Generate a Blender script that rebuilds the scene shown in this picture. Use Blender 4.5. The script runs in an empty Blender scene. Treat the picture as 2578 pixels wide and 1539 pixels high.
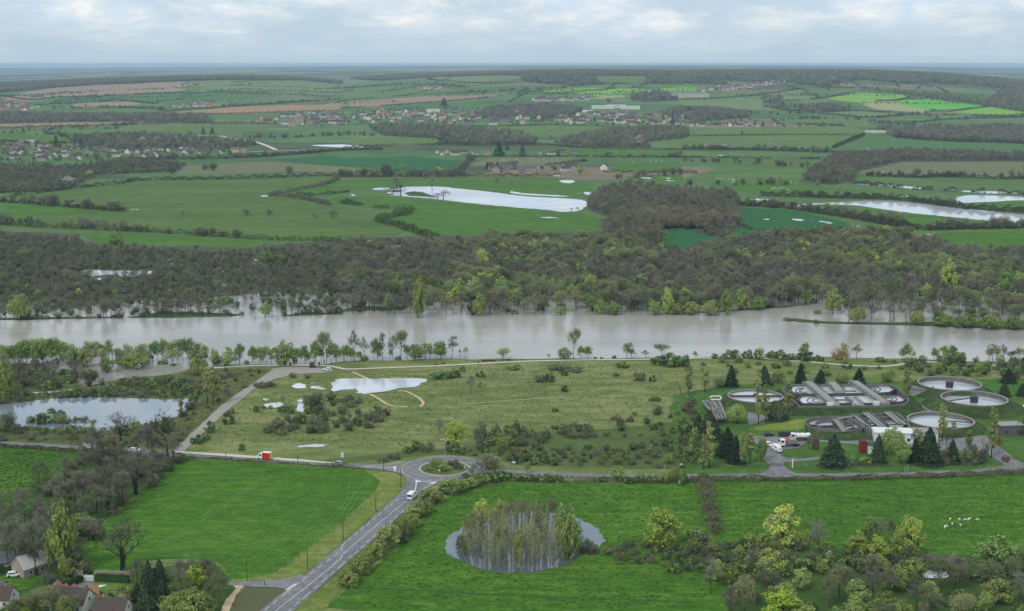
import bpy, math, random
import numpy as np
from mathutils import Vector, Matrix
from mathutils.geometry import delaunay_2d_cdt
SC = bpy.context.scene
COL = SC.collection
# ------------------------------------------------------------ camera, world, sun, exposure
W, HI, CX, CY = 2578.0, 1539.0, 1289.0, 769.5
F, CAMZ, VH = 3448.0, 150.0, 160.0
PITCH = math.atan((CY - VH) / F)
SP, CP = math.sin(PITCH), math.cos(PITCH)
cam = bpy.data.cameras.new("camera"); camo = bpy.data.objects.new("camera", cam); COL.objects.link(camo)
camo.location = (0, 0, CAMZ); camo.rotation_euler = (math.pi / 2 - PITCH, 0, 0)
cam.sensor_fit = 'HORIZONTAL'; cam.sensor_width = 36; cam.lens = F / W * 36
cam.clip_start = 1; cam.clip_end = 90000
SC.camera = camo
SUN_EL, SUN_AZ = math.radians(48), math.radians(215)      # azimuth clockwise from +Y (view direction)
sl = bpy.data.lights.new("sun", 'SUN'); sl.energy = 1.45; sl.angle = math.radians(10); sl.color = (1, .96, .9)
so = bpy.data.objects.new("sun", sl); COL.objects.link(so); so.location = (0, -200, 400)
sd = Vector((math.sin(SUN_AZ) * math.cos(SUN_EL), math.cos(SUN_AZ) * math.cos(SUN_EL), math.sin(SUN_EL)))
so.rotation_euler = sd.to_track_quat('Z', 'Y').to_euler()
SC.view_settings.view_transform = 'Standard'; SC.view_settings.look = 'None'
SC.view_settings.gamma = 1; SC.view_settings.exposure = 0.0; SC.view_settings.use_curve_mapping = False

def N(nt, t, **kw):
    n = nt.nodes.new(t)
    for k, v in kw.items():
        if k.startswith('i_'):
            n.inputs[k[2:].replace('_', ' ')].default_value = v
        else:
            setattr(n, k, v)
    return n

def ramp(nt, stops, fac, interp='LINEAR'):
    r = nt.nodes.new('ShaderNodeValToRGB'); r.color_ramp.interpolation = interp
    e = r.color_ramp.elements
    while len(e) < len(stops): e.new(.5)
    for q, (p, c) in zip(e, stops):
        q.position = p
        q.color = (c, c, c, 1) if isinstance(c, (int, float)) else (*c, 1)
    nt.links.new(fac, r.inputs[0])
    return r.outputs[0]

def build_world():
    w = bpy.data.worlds.new("World"); SC.world = w; w.use_nodes = True
    nt = w.node_tree; nt.nodes.clear(); L = nt.links.new
    out = nt.nodes.new('ShaderNodeOutputWorld')
    sky = N(nt, 'ShaderNodeTexSky', sky_type='NISHITA', sun_disc=False, sun_elevation=SUN_EL, sun_rotation=SUN_AZ,
            altitude=150, air_density=1.0, dust_density=1.6, ozone_density=1.2)
    bg = N(nt, 'ShaderNodeBackground', i_Strength=.085); L(sky.outputs[0], bg.inputs[0])
    tc = nt.nodes.new('ShaderNodeTexCoord')
    sep = nt.nodes.new('ShaderNodeSeparateXYZ'); L(tc.outputs['Generated'], sep.inputs[0])
    zz = N(nt, 'ShaderNodeMath', operation='MAXIMUM'); L(sep.outputs[2], zz.inputs[0]); zz.inputs[1].default_value = 0
    za = N(nt, 'ShaderNodeMath', operation='ADD'); L(zz.outputs[0], za.inputs[0]); za.inputs[1].default_value = .02
    az = N(nt, 'ShaderNodeMath', operation='ARCTAN2'); L(sep.outputs[0], az.inputs[0]); L(sep.outputs[1], az.inputs[1])
    dx = N(nt, 'ShaderNodeMath', operation='MULTIPLY'); L(az.outputs[0], dx.inputs[0]); dx.inputs[1].default_value = 30
    lg = N(nt, 'ShaderNodeMath', operation='LOGARITHM'); L(za.outputs[0], lg.inputs[0]); lg.inputs[1].default_value = 2.71828
    dy = N(nt, 'ShaderNodeMath', operation='MULTIPLY'); L(lg.outputs[0], dy.inputs[0]); dy.inputs[1].default_value = 4.6
    cb = nt.nodes.new('ShaderNodeCombineXYZ'); L(dx.outputs[0], cb.inputs[0]); L(dy.outputs[0], cb.inputs[1])
    n1 = N(nt, 'ShaderNodeTexNoise', i_Scale=.30, i_Detail=7.0, i_Roughness=.6, i_Distortion=.35); L(cb.outputs[0], n1.inputs['Vector'])
    n2 = N(nt, 'ShaderNodeTexNoise', i_Scale=.75, i_Detail=6.0, i_Roughness=.62, i_Distortion=.3); L(cb.outputs[0], n2.inputs['Vector'])
    cover = ramp(nt, [(.40, .12), (.5, .6), (.6, 1.0)], n1.outputs[0])
    shade = ramp(nt, [(.36, (.62, .76, .90)), (.5, (.78, .86, .93)), (.62, (1.0, 1.0, .98))], n2.outputs[0])
    # clouds thin out to a clear pale band above the horizon
    band = ramp(nt, [(.0, .0), (.012, .25), (.036, 1.0)], zz.outputs[0])
    fm = N(nt, 'ShaderNodeMath', operation='MULTIPLY'); L(cover, fm.inputs[0]); L(band, fm.inputs[1])
    cl = N(nt, 'ShaderNodeBackground', i_Strength=.98); L(shade, cl.inputs[0])
    # thin veil of high cloud over the blue
    veil = N(nt, 'ShaderNodeBackground', i_Strength=.92); veil.inputs[0].default_value = (.59, .77, .92, 1)
    m1 = nt.nodes.new('ShaderNodeMixShader'); m1.inputs[0].default_value = .8
    L(bg.outputs[0], m1.inputs[1]); L(veil.outputs[0], m1.inputs[2])
    m2 = nt.nodes.new('ShaderNodeMixShader'); L(fm.outputs[0], m2.inputs[0]); L(m1.outputs[0], m2.inputs[1]); L(cl.outputs[0], m2.inputs[2])
    L(m2.outputs[0], out.inputs[0])
build_world()
SC.cycles.max_bounces = 6; SC.cycles.diffuse_bounces = 2; SC.cycles.glossy_bounces = 2
SC.cycles.transmission_bounces = 2; SC.cycles.volume_bounces = 1; SC.cycles.transparent_max_bounces = 4
SC.cycles.use_denoising = True
rng = np.random.default_rng(7)
random.seed(7)

# ------------------------------------------------------------ pixel of the photograph -> point of the land
def sm(t):
    t = np.clip(t, 0, 1); return t * t * (3 - 2 * t)
def pix_u(x): return (x - CX) / (F * CP)
RX = np.array([-400, 0, 250, 500, 600, 760, 860, 960, 1180, 1300, 1500, 1720, 2000, 2168, 2375, 2480, 2578, 3000])
RY = np.array([212, 206, 196, 189, 188, 192, 202, 197, 184, 177, 173, 177, 176, 174, 182, 190, 200, 214])
RHH = CAMZ - (RY - VH) * 6500 / F - 13
FX = np.array([-600, 0, 400, 900, 1300, 1800, 2200, 2578, 3200])
FY = np.array([174, 172, 169, 166.5, 165, 164.5, 166, 170, 175])
FHH = CAMZ - (FY - VH) * 30000 / F
def hgt(x, y):
    x = np.asarray(x, float); y = np.asarray(y, float)
    u = x / np.maximum(y, 300) * F / CP + CX
    r1 = np.interp(u, RX, RHH); r2 = np.interp(u, FX, FHH)
    wob = 5 * np.sin(x / 610 + 1.3) * np.sin(y / 730 + .4)
    up = sm((y - 2700) / 3700)
    near = up * (r1 + wob * (1 - sm((y - 5200) / 1000)))
    t = sm((y - 6550) / 2600)
    far = r2 + 16 * np.sin(y / 1400 + x / 2300) * sm((y - 7500) / 3000) * (1 - sm((y - 20000) / 9000)) - 12 * (1 - sm((y - 9000) / 18000))
    far = far + np.clip((122 - r2) / 60, .12, 1) * (38 * np.exp(-((y - 11500) / 950) ** 2) * (.55 + .45 * np.sin(x / 1500 + .6)) + 34 * np.exp(-((y - 17500) / 1500) ** 2) * (.55 + .45 * np.sin(x / 2300 + 2)))
    return near * (1 - t) + far * t
YS = np.concatenate([np.arange(2500, 9000, 12), np.geomspace(9000, 30000, 300)])
def G(x, y, z=0.0):
    """world point where the land shows at photo pixel (x, y)"""
    u = (x - CX) / F; v = (y - CY) / F
    dy = CP - v * SP; dz = -SP - v * CP
    if dz < 0:
        t = (z - CAMZ) / dz
        if t * dy < 2650: return Vector((u * t, dy * t, z))
    ts = YS / dy
    gap = CAMZ + dz * ts - (hgt(u * ts, YS) + z)
    k = np.nonzero(gap <= 0)[0]
    if len(k) == 0:
        i = int(np.argmin(gap[:430])); yy = YS[i]
    else:
        i = int(k[0])
        if i == 0: yy = YS[0]
        else:
            g0, g1 = gap[i - 1], gap[i]; yy = YS[i - 1] + (YS[i] - YS[i - 1]) * g0 / (g0 - g1)
    t = yy / dy
    return Vector((u * t, yy, float(hgt(u * t, yy)) + z))
def scale_at(p):           # photo pixels per metre at a world point
    return F / (p.y * CP + (CAMZ - p.z) * SP)
REG = {'A1': (0, 120, .34594), 'A2': (860, 120, .34594), 'A3': (1720, 120, .34513), 'B1': (0, 460, .34594), 'B2': (860, 460, .34594),
       'B3': (1720, 460, .34513), 'C1': (0, 800, .34594), 'C2': (860, 800, .34594), 'C3': (1720, 800, .34513), 'E1': (0, 1100, .34594),
       'E2': (860, 1100, .34594), 'E3': (1720, 1100, .34513), 'H1': (1740, 900, .20212), 'H2': (2140, 900, .20212), 'J': (0, 1360, .14481),
       'K': (560, 1080, .1609), 'L': (940, 1080, .14481), 'S': (0, 0, 1), 'M': (640, 800, .20917)}
def px(s):
    out = []; r = REG['S']
    for tok in s.split():
        if tok in REG: r = REG[tok]
        else:
            a, b = tok.split(','); out.append((r[0] + float(a) * r[2], r[1] + float(b) * r[2]))
    return out
def pts(s, z=0.0): return [G(x, y, z) for x, y in px(s)]
def zx(r, x, y): q = REG[r]; return (q[0] + x * q[2], q[1] + y * q[2])

# ------------------------------------------------------------ mesh helpers
class MB:
    def __init__(s): s.v = []; s.f = []; s.m = []
    def add(s, vs, fs, mi=0):
        o = len(s.v); s.v.extend([tuple(p) for p in vs]); s.f.extend([tuple(i + o for i in f) for f in fs]); s.m.extend([mi] * len(fs))
    def tris(s, arr, mi=0):             # arr (n,3,3)
        o = len(s.v); n = len(arr)
        s.v.extend(map(tuple, arr.reshape(-1, 3).tolist()))
        s.f.extend([(o + 3 * i, o + 3 * i + 1, o + 3 * i + 2) for i in range(n)]); s.m.extend([mi] * n)
    def box(s, x0, x1, y0, y1, z0, z1, mi=0):
        s.add([(x0, y0, z0), (x1, y0, z0), (x1, y1, z0), (x0, y1, z0), (x0, y0, z1), (x1, y0, z1), (x1, y1, z1), (x0, y1, z1)],
              [(0, 3, 2, 1), (4, 5, 6, 7), (0, 1, 5, 4), (1, 2, 6, 5), (2, 3, 7, 6), (3, 0, 4, 7)], mi)
    def bar(s, p, q, w, z0, z1, mi=0):  # box along p->q in plan
        p = Vector((p[0], p[1], 0)); q = Vector((q[0], q[1], 0)); d = (q - p).normalized(); n = Vector((-d.y, d.x, 0)) * w / 2
        a, b, c, e = p - n, q - n, q + n, p + n
        s.add([(a.x, a.y, z0), (b.x, b.y, z0), (c.x, c.y, z0), (e.x, e.y, z0), (a.x, a.y, z1), (b.x, b.y, z1), (c.x, c.y, z1), (e.x, e.y, z1)],
              [(0, 3, 2, 1), (4, 5, 6, 7), (0, 1, 5, 4), (1, 2, 6, 5), (2, 3, 7, 6), (3, 0, 4, 7)], mi)
    def tube(s, p0, p1, r0, r1, n=5, mi=0, cap=False):
        p0 = Vector(p0); p1 = Vector(p1); d = (p1 - p0)
        if d.length < 1e-6: return
        d.normalize(); a = d.orthogonal().normalized(); b = d.cross(a)
        vs = []
        for c, r in ((p0, r0), (p1, r1)):
            for i in range(n):
                t = 2 * math.pi * i / n; vs.append(c + (a * math.cos(t) + b * math.sin(t)) * r)
        fs = [(i, (i + 1) % n, n + (i + 1) % n, n + i) for i in range(n)]
        if cap: fs += [tuple(range(n))[::-1], tuple(range(n, 2 * n))]
        s.add(vs, fs, mi)
    def prism(s, prof, y0, y1, mi=0):   # profile in (x,z) extruded along y
        n = len(prof)
        s.add([(x, y0, z) for x, z in prof] + [(x, y1, z) for x, z in prof],
              [(i, (i + 1) % n, n + (i + 1) % n, n + i) for i in range(n)] + [tuple(range(n))[::-1], tuple(range(n, 2 * n))], mi)
    def mesh(s, name, mats, smooth=False):
        me = bpy.data.meshes.new(name); me.from_pydata(s.v, [], s.f)
        for m in (mats if isinstance(mats, (list, tuple)) else [mats]): me.materials.append(m)
        if any(s.m): me.polygons.foreach_set('material_index', s.m)
        if smooth: me.polygons.foreach_set('use_smooth', [True] * len(s.f))
        me.update(); return me
    def build(s, name, mats, parent=None, smooth=False):
        return link(name, s.mesh(name, mats, smooth), parent)
def link(name, me, parent=None):
    o = bpy.data.objects.new(name, me); COL.objects.link(o)
    if parent: o.parent = parent
    return o
def tag(o, label=None, cat=None, group=None, kind=None):
    if label: o['label'] = label
    if cat: o['category'] = cat
    if group: o['group'] = group
    if kind: o['kind'] = kind
    return o
def empty(name, loc, rz=0, label=None, cat=None, group=None):
    o = bpy.data.objects.new(name, None); COL.objects.link(o); o.location = loc; o.rotation_euler = (0, 0, rz); o.empty_display_size = .5
    return tag(o, label, cat, group)
def copy_tree(o, parent=None):
    c = o.copy(); COL.objects.link(c)
    if parent: c.parent = parent
    for ch in list(o.children): copy_tree(ch, c)
    return c

# ------------------------------------------------------------ materials
def mat_base(name):
    m = bpy.data.materials.new(name); m.use_nodes = True; nt = m.node_tree
    return m, nt, nt.nodes['Principled BSDF'], nt.links.new
def plain(name, c, rough=.8, var=.12, scale=1.5, metal=0, spec=.3):
    m, nt, b, L = mat_base(name)
    g = nt.nodes.new('ShaderNodeNewGeometry')
    n = N(nt, 'ShaderNodeTexNoise', i_Scale=scale, i_Detail=4.0); L(g.outputs['Position'], n.inputs['Vector'])
    c0 = tuple(max(0, v * (1 - var)) for v in c); c1 = tuple(min(1, v * (1 + var)) for v in c)
    L(ramp(nt, [(.3, c0), (.7, c1)], n.outputs[0]), b.inputs['Base Color'])
    b.inputs['Roughness'].default_value = rough; b.inputs['Metallic'].default_value = metal; b.inputs['Specular IOR Level'].default_value = spec
    return m
def soil(name, stops, big=.012, mid=.12, fine=1.6, stretch=(1, 1, 1), rot=0, wmid=.4, wfine=.35):
    """ground cover: three sizes of noise through a colour ramp"""
    m, nt, b, L = mat_base(name)
    g = nt.nodes.new('ShaderNodeNewGeometry')
    mp = nt.nodes.new('ShaderNodeMapping'); mp.inputs['Rotation'].default_value = (0, 0, rot); mp.inputs['Scale'].default_value = stretch
    L(g.outputs['Position'], mp.inputs['Vector'])
    acc = None
    for sc, w, det in ((big, 1 - wmid - wfine, 3.0), (mid, wmid, 4.0), (fine, wfine, 3.0)):
        n = N(nt, 'ShaderNodeTexNoise', i_Scale=sc, i_Detail=det, i_Roughness=.6); L(mp.outputs[0], n.inputs['Vector'])
        k = N(nt, 'ShaderNodeMath', operation='MULTIPLY_ADD'); L(n.outputs[0], k.inputs[0]); k.inputs[1].default_value = w
        if acc is None: k.inputs[2].default_value = 0
        else: L(acc, k.inputs[2])
        acc = k.outputs[0]
    L(ramp(nt, stops, acc), b.inputs['Base Color'])
    b.inputs['Roughness'].default_value = .95; b.inputs['Specular IOR Level'].default_value = .12
    return m
def grass(name, c, c2=None, var=.28, **kw):
    c2 = c2 or (c[0] * 1.5, c[1] * 1.12, c[2] * 1.1)
    d = tuple(v * (1 - var) for v in c)
    return soil(name, [(.39, d), (.5, c), (.60, c2)], **kw)
def leaf(name, c, c2, gain=1.12):
    """foliage: clumps by position, tree to tree by object"""
    c = tuple(v * gain for v in c); c2 = tuple(v * gain for v in c2)
    m = bpy.data.materials.new(name); m.use_nodes = True; nt = m.node_tree; nt.nodes.clear(); L = nt.links.new
    out = nt.nodes.new('ShaderNodeOutputMaterial'); b = nt.nodes.new('ShaderNodeBsdfDiffuse')
    tc = nt.nodes.new('ShaderNodeTexCoord'); oi = nt.nodes.new('ShaderNodeObjectInfo')
    n = N(nt, 'ShaderNodeTexNoise', i_Scale=.55, i_Detail=3.0); L(tc.outputs['Object'], n.inputs['Vector'])
    a = N(nt, 'ShaderNodeMath', operation='MULTIPLY_ADD'); L(oi.outputs['Random'], a.inputs[0]); a.inputs[1].default_value = .5; a.inputs[2].default_value = -.25
    s = N(nt, 'ShaderNodeMath', operation='ADD'); L(n.outputs[0], s.inputs[0]); L(a.outputs[0], s.inputs[1])
    L(ramp(nt, [(.22, c), (.75, c2)], s.outputs[0]), b.inputs[0]); L(b.outputs[0], out.inputs[0])
    return m
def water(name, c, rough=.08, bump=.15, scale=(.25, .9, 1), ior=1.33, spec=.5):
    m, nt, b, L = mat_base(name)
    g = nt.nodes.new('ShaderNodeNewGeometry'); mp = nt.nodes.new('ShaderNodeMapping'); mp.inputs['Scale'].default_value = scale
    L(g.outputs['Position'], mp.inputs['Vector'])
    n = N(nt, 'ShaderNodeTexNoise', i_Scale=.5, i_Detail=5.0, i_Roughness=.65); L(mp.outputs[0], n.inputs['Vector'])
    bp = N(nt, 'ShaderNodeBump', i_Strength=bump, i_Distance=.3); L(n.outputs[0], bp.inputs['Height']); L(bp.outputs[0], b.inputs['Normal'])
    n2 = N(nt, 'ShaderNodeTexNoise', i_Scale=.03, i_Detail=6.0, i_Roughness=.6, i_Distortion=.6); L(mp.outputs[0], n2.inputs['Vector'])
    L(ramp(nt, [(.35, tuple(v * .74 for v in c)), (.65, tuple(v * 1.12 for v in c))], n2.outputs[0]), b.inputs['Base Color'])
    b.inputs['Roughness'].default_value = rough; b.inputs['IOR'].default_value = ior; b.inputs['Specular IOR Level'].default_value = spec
    return m

# ------------------------------------------------------------ land sheets
def jag(poly, step, amp, r):
    """closed outline broken into short steps with small in-and-out wobble"""
    out = []
    n = len(poly)
    for i in range(n):
        a, b = poly[i], poly[(i + 1) % n]; L_ = (b - a).length; k = max(1, int(L_ / step))
        nn = Vector((-(b - a).y, (b - a).x, 0)).normalized() if L_ > 0 else Vector()
        for j in range(k):
            p = a.lerp(b, j / k)
            out.append(p + nn * r.uniform(-amp, amp))
    return out
def smooth_closed(P, it=1):
    for _ in range(it):
        q = []
        for i in range(len(P)):
            a, b = P[i], P[(i + 1) % len(P)]
            q += [a.lerp(b, .25), a.lerp(b, .75)]
        P = q
    return P
def area2(P): return sum(P[i].x * P[(i + 1) % len(P)].y - P[(i + 1) % len(P)].x * P[i].y for i in range(len(P)))
def sheet(name, P, mat, lift=.1, kind='structure', rough=None, rnd=0, holes=()):
    """a patch of ground, water or road lying on the land"""
    if isinstance(P, str): P = pts(P)
    if rnd: P = smooth_closed(P, rnd)
    if rough: P = jag(P, rough[0], rough[1], random.Random(len(P)))
    if area2(P) < 0: P = P[::-1]
    ymax = max(p.y for p in P); ymin = min(p.y for p in P)
    v2 = [Vector((p.x, p.y)) for p in P]; n = len(v2)
    faces = [list(range(n))]
    if ymax > 2650:
        xs = [p.x for p in P]; st = max(30, (ymax - ymin) / 26, (max(xs) - min(xs)) / 40)
        for gx in np.arange(min(xs), max(xs), st):
            for gy in np.arange(ymin, ymax, st): v2.append(Vector((gx + .37, gy + .21)))
    r = delaunay_2d_cdt(v2, [], faces, 1, 1e-4)
    vs = [(p.x, p.y, (float(hgt(p.x, p.y)) if p.y > 2600 else 0.0) + lift * (1 + max(0, p.y - 1500) / 700)) for p in r[0]]
    fs = []
    for f in r[2]:
        f = list(f); a, b, c = (r[0][i] for i in f[:3])
        if (b.x - a.x) * (c.y - a.y) - (b.y - a.y) * (c.x - a.x) < 0: f = f[::-1]
        fs.append(f)
    me = bpy.data.meshes.new(name); me.from_pydata(vs, [], fs); me.materials.append(mat); me.update()
    return tag(link(name, me), kind=kind)
def catmull(P, k=6):
    out = []
    for i in range(len(P) - 1):
        p0, p1, p2, p3 = P[max(i - 1, 0)], P[i], P[i + 1], P[min(i + 2, len(P) - 1)]
        for j in range(k):
            t = j / k
            out.append(.5 * ((2 * p1) + (p2 - p0) * t + (2 * p0 - 5 * p1 + 4 * p2 - p3) * t * t + (3 * p1 - p0 - 3 * p2 + p3) * t ** 3))
    return out + [P[-1]]
def strip(name, P, width, mat, lift=.2, kind='structure', k=6, mb=None):
    """a ribbon of road, path or paint of a given width"""
    if isinstance(P, str): P = pts(P)
    if k > 1: P = catmull(P, k)
    own = mb is None; mb = mb or MB()
    vs = []
    for i, p in enumerate(P):
        d = (P[min(i + 1, len(P) - 1)] - P[max(i - 1, 0)]); d.z = 0; d.normalize()
        n = Vector((-d.y, d.x, 0)) * (width / 2)
        z = (float(hgt(p.x, p.y)) if p.y > 2600 else 0) + lift * (1 + max(0, p.y - 1500) / 700)
        vs += [(p.x + n.x, p.y + n.y, z), (p.x - n.x, p.y - n.y, z)]
    mb.add(vs, [(2 * i, 2 * i + 1, 2 * i + 3, 2 * i + 2) for i in range(len(P) - 1)])
    if own: return tag(mb.build(name, mat), kind=kind)
# ------------------------------------------------------------ ground, fields, water, roads
def s(r, g, b): return tuple(((v / 255 + .055) / 1.055) ** 2.4 if v > 10 else v / 255 / 12.92 for v in (r, g, b))
M = {}
M['rough'] = soil('rough_meadow', [(.36, s(78, 88, 48)), (.44, s(96, 111, 60)), (.51, s(112, 124, 70)), (.57, s(142, 142, 94)), (.64, s(112, 112, 72))], big=.018, mid=.11, fine=.9, stretch=(.55, 1.3, 1))
M['floor'] = soil('woodland_floor', [(.3, s(62, 64, 52)), (.5, s(82, 82, 68)), (.7, s(98, 104, 72))], big=.03, mid=.2, fine=1.2)
def far_mat():
    """patchwork of small distant fields"""
    m, nt, b, L = mat_base('far_fields'); g = nt.nodes.new('ShaderNodeNewGeometry')
    mp = nt.nodes.new('ShaderNodeMapping'); mp.inputs['Scale'].default_value = (.0021, .0034, .0); mp.inputs['Rotation'].default_value = (0, 0, .25); L(g.outputs['Position'], mp.inputs['Vector'])
    v = N(nt, 'ShaderNodeTexVoronoi', feature='F1', distance='CHEBYCHEV'); v.inputs['Scale'].default_value = 1.0; v.inputs['Randomness'].default_value = .85; L(mp.outputs[0], v.inputs['Vector'])
    sp = nt.nodes.new('ShaderNodeSeparateColor'); L(v.outputs['Color'], sp.inputs[0])
    col = ramp(nt, [(0, s(82, 112, 66)), (.3, s(98, 122, 76)), (.5, s(88, 116, 60)), (.62, s(108, 118, 82)), (.72, s(128, 116, 94)), (.78, s(94, 122, 68)), (.9, s(84, 98, 66))], sp.outputs[0], 'CONSTANT')
    n = N(nt, 'ShaderNodeTexNoise', i_Scale=.012, i_Detail=5.0); L(g.outputs['Position'], n.inputs['Vector'])
    mx = N(nt, 'ShaderNodeMix', data_type='RGBA', blend_type='MULTIPLY'); mx.inputs[0].default_value = 1
    L(col, mx.inputs[6]); L(ramp(nt, [(.3, .72), (.7, 1.2)], n.outputs[0]), mx.inputs[7]); L(mx.outputs[2], b.inputs['Base Color'])
    b.inputs['Roughness'].default_value = .95; b.inputs['Specular IOR Level'].default_value = .1
    return m
M['far'] = far_mat()
M['beyond'] = soil('far_land', [(.42, s(66, 74, 72)), (.49, s(92, 102, 90)), (.525, s(120, 132, 104)), (.57, s(160, 158, 132))], big=.0006, mid=.003, fine=.02, stretch=(.5, 1, 1))
M['plain'] = soil('plain_grass', [(.34, s(70, 98, 52)), (.5, s(88, 114, 64)), (.66, s(106, 122, 76))], big=.006, mid=.06, fine=.5)
def build_ground():
    ys = np.concatenate([[-600, 0, 600, 760, 1150, 1800], np.arange(2600, 9000, 45), np.geomspace(9000, 31000, 90)])
    us = np.linspace(-1, 1, 161)
    mb = MB(); nx = len(us); V = []
    for y in ys:
        x = us * (.62 * max(y, 0) + 900); z = hgt(x, np.full_like(x, y)) if y > 2600 else np.zeros_like(x)
        V += list(zip(x.tolist(), [float(y)] * nx, z.tolist()))
    Fc = []; mi = []
    for j in range(len(ys) - 1):
        for i in range(nx - 1):
            a = j * nx + i; Fc.append((a, a + 1, a + nx + 1, a + nx)); mi.append(3 if ys[j] >= 7600 else 1 if ys[j] >= 1800 else (2 if ys[j] >= 760 else 0))
    mb.v, mb.f, mb.m = V, Fc, mi
    return tag(mb.build('ground', [M['rough'], M['far'], M['plain'], M['beyond']], smooth=True), kind='structure')
build_ground()

G1 = grass('pasture_green', s(72, 110, 40), s(97, 127, 52), stretch=(.6, 1.5, 1), big=.02, mid=.16, fine=.8)
G2 = grass('pasture_bright', s(68, 108, 30), s(98, 131, 48), var=.32, stretch=(.6, 1.6, 1), big=.02, mid=.18, fine=.7, wfine=.4)
G3 = grass('pasture_olive', s(82, 108, 50), s(102, 122, 62), stretch=(.6, 1.5, 1), big=.01, mid=.09, fine=.5)
G4 = grass('crop_dark_green', s(44, 98, 52), s(56, 108, 58), var=.18, big=.012, mid=.1)
G5 = grass('verge_yellow', s(106, 124, 58), s(142, 142, 82), big=.05, mid=.3)
GF = grass('far_green', s(92, 116, 60), s(108, 128, 72), var=.14, big=.004, mid=.03, fine=.2)
GFd = grass('far_dark_green', s(76, 112, 60), s(90, 120, 68), var=.14, big=.004, mid=.03, fine=.2)
GFo = grass('far_olive', s(108, 126, 80), s(128, 136, 92), var=.14, big=.004, mid=.03, fine=.2)
GFb = grass('far_bright_and_sunlit', s(122, 166, 62), s(138, 176, 76), var=.12, big=.004, mid=.03, fine=.2)  # bright fields, and sunlight on the far right put into the green
GFx = grass('far_sunlit_green', s(92, 172, 60), s(112, 182, 70), var=.12, big=.004, mid=.03, fine=.2)  # sun on a far right field, put into its green
BR = soil('plough_pink', [(.35, s(138, 116, 98)), (.65, s(158, 138, 116))], big=.004, mid=.03, fine=.2)
BO = soil('plough_orange', [(.35, s(150, 118, 88)), (.65, s(168, 138, 106))], big=.004, mid=.03, fine=.2)
BT = soil('stubble_tan', [(.35, s(150, 148, 104)), (.65, s(166, 160, 118))], big=.004, mid=.03, fine=.2)
BL = soil('fallow_olive_brown', [(.35, s(98, 104, 70)), (.65, s(122, 122, 88))], big=.006, mid=.05, fine=.3)
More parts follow.
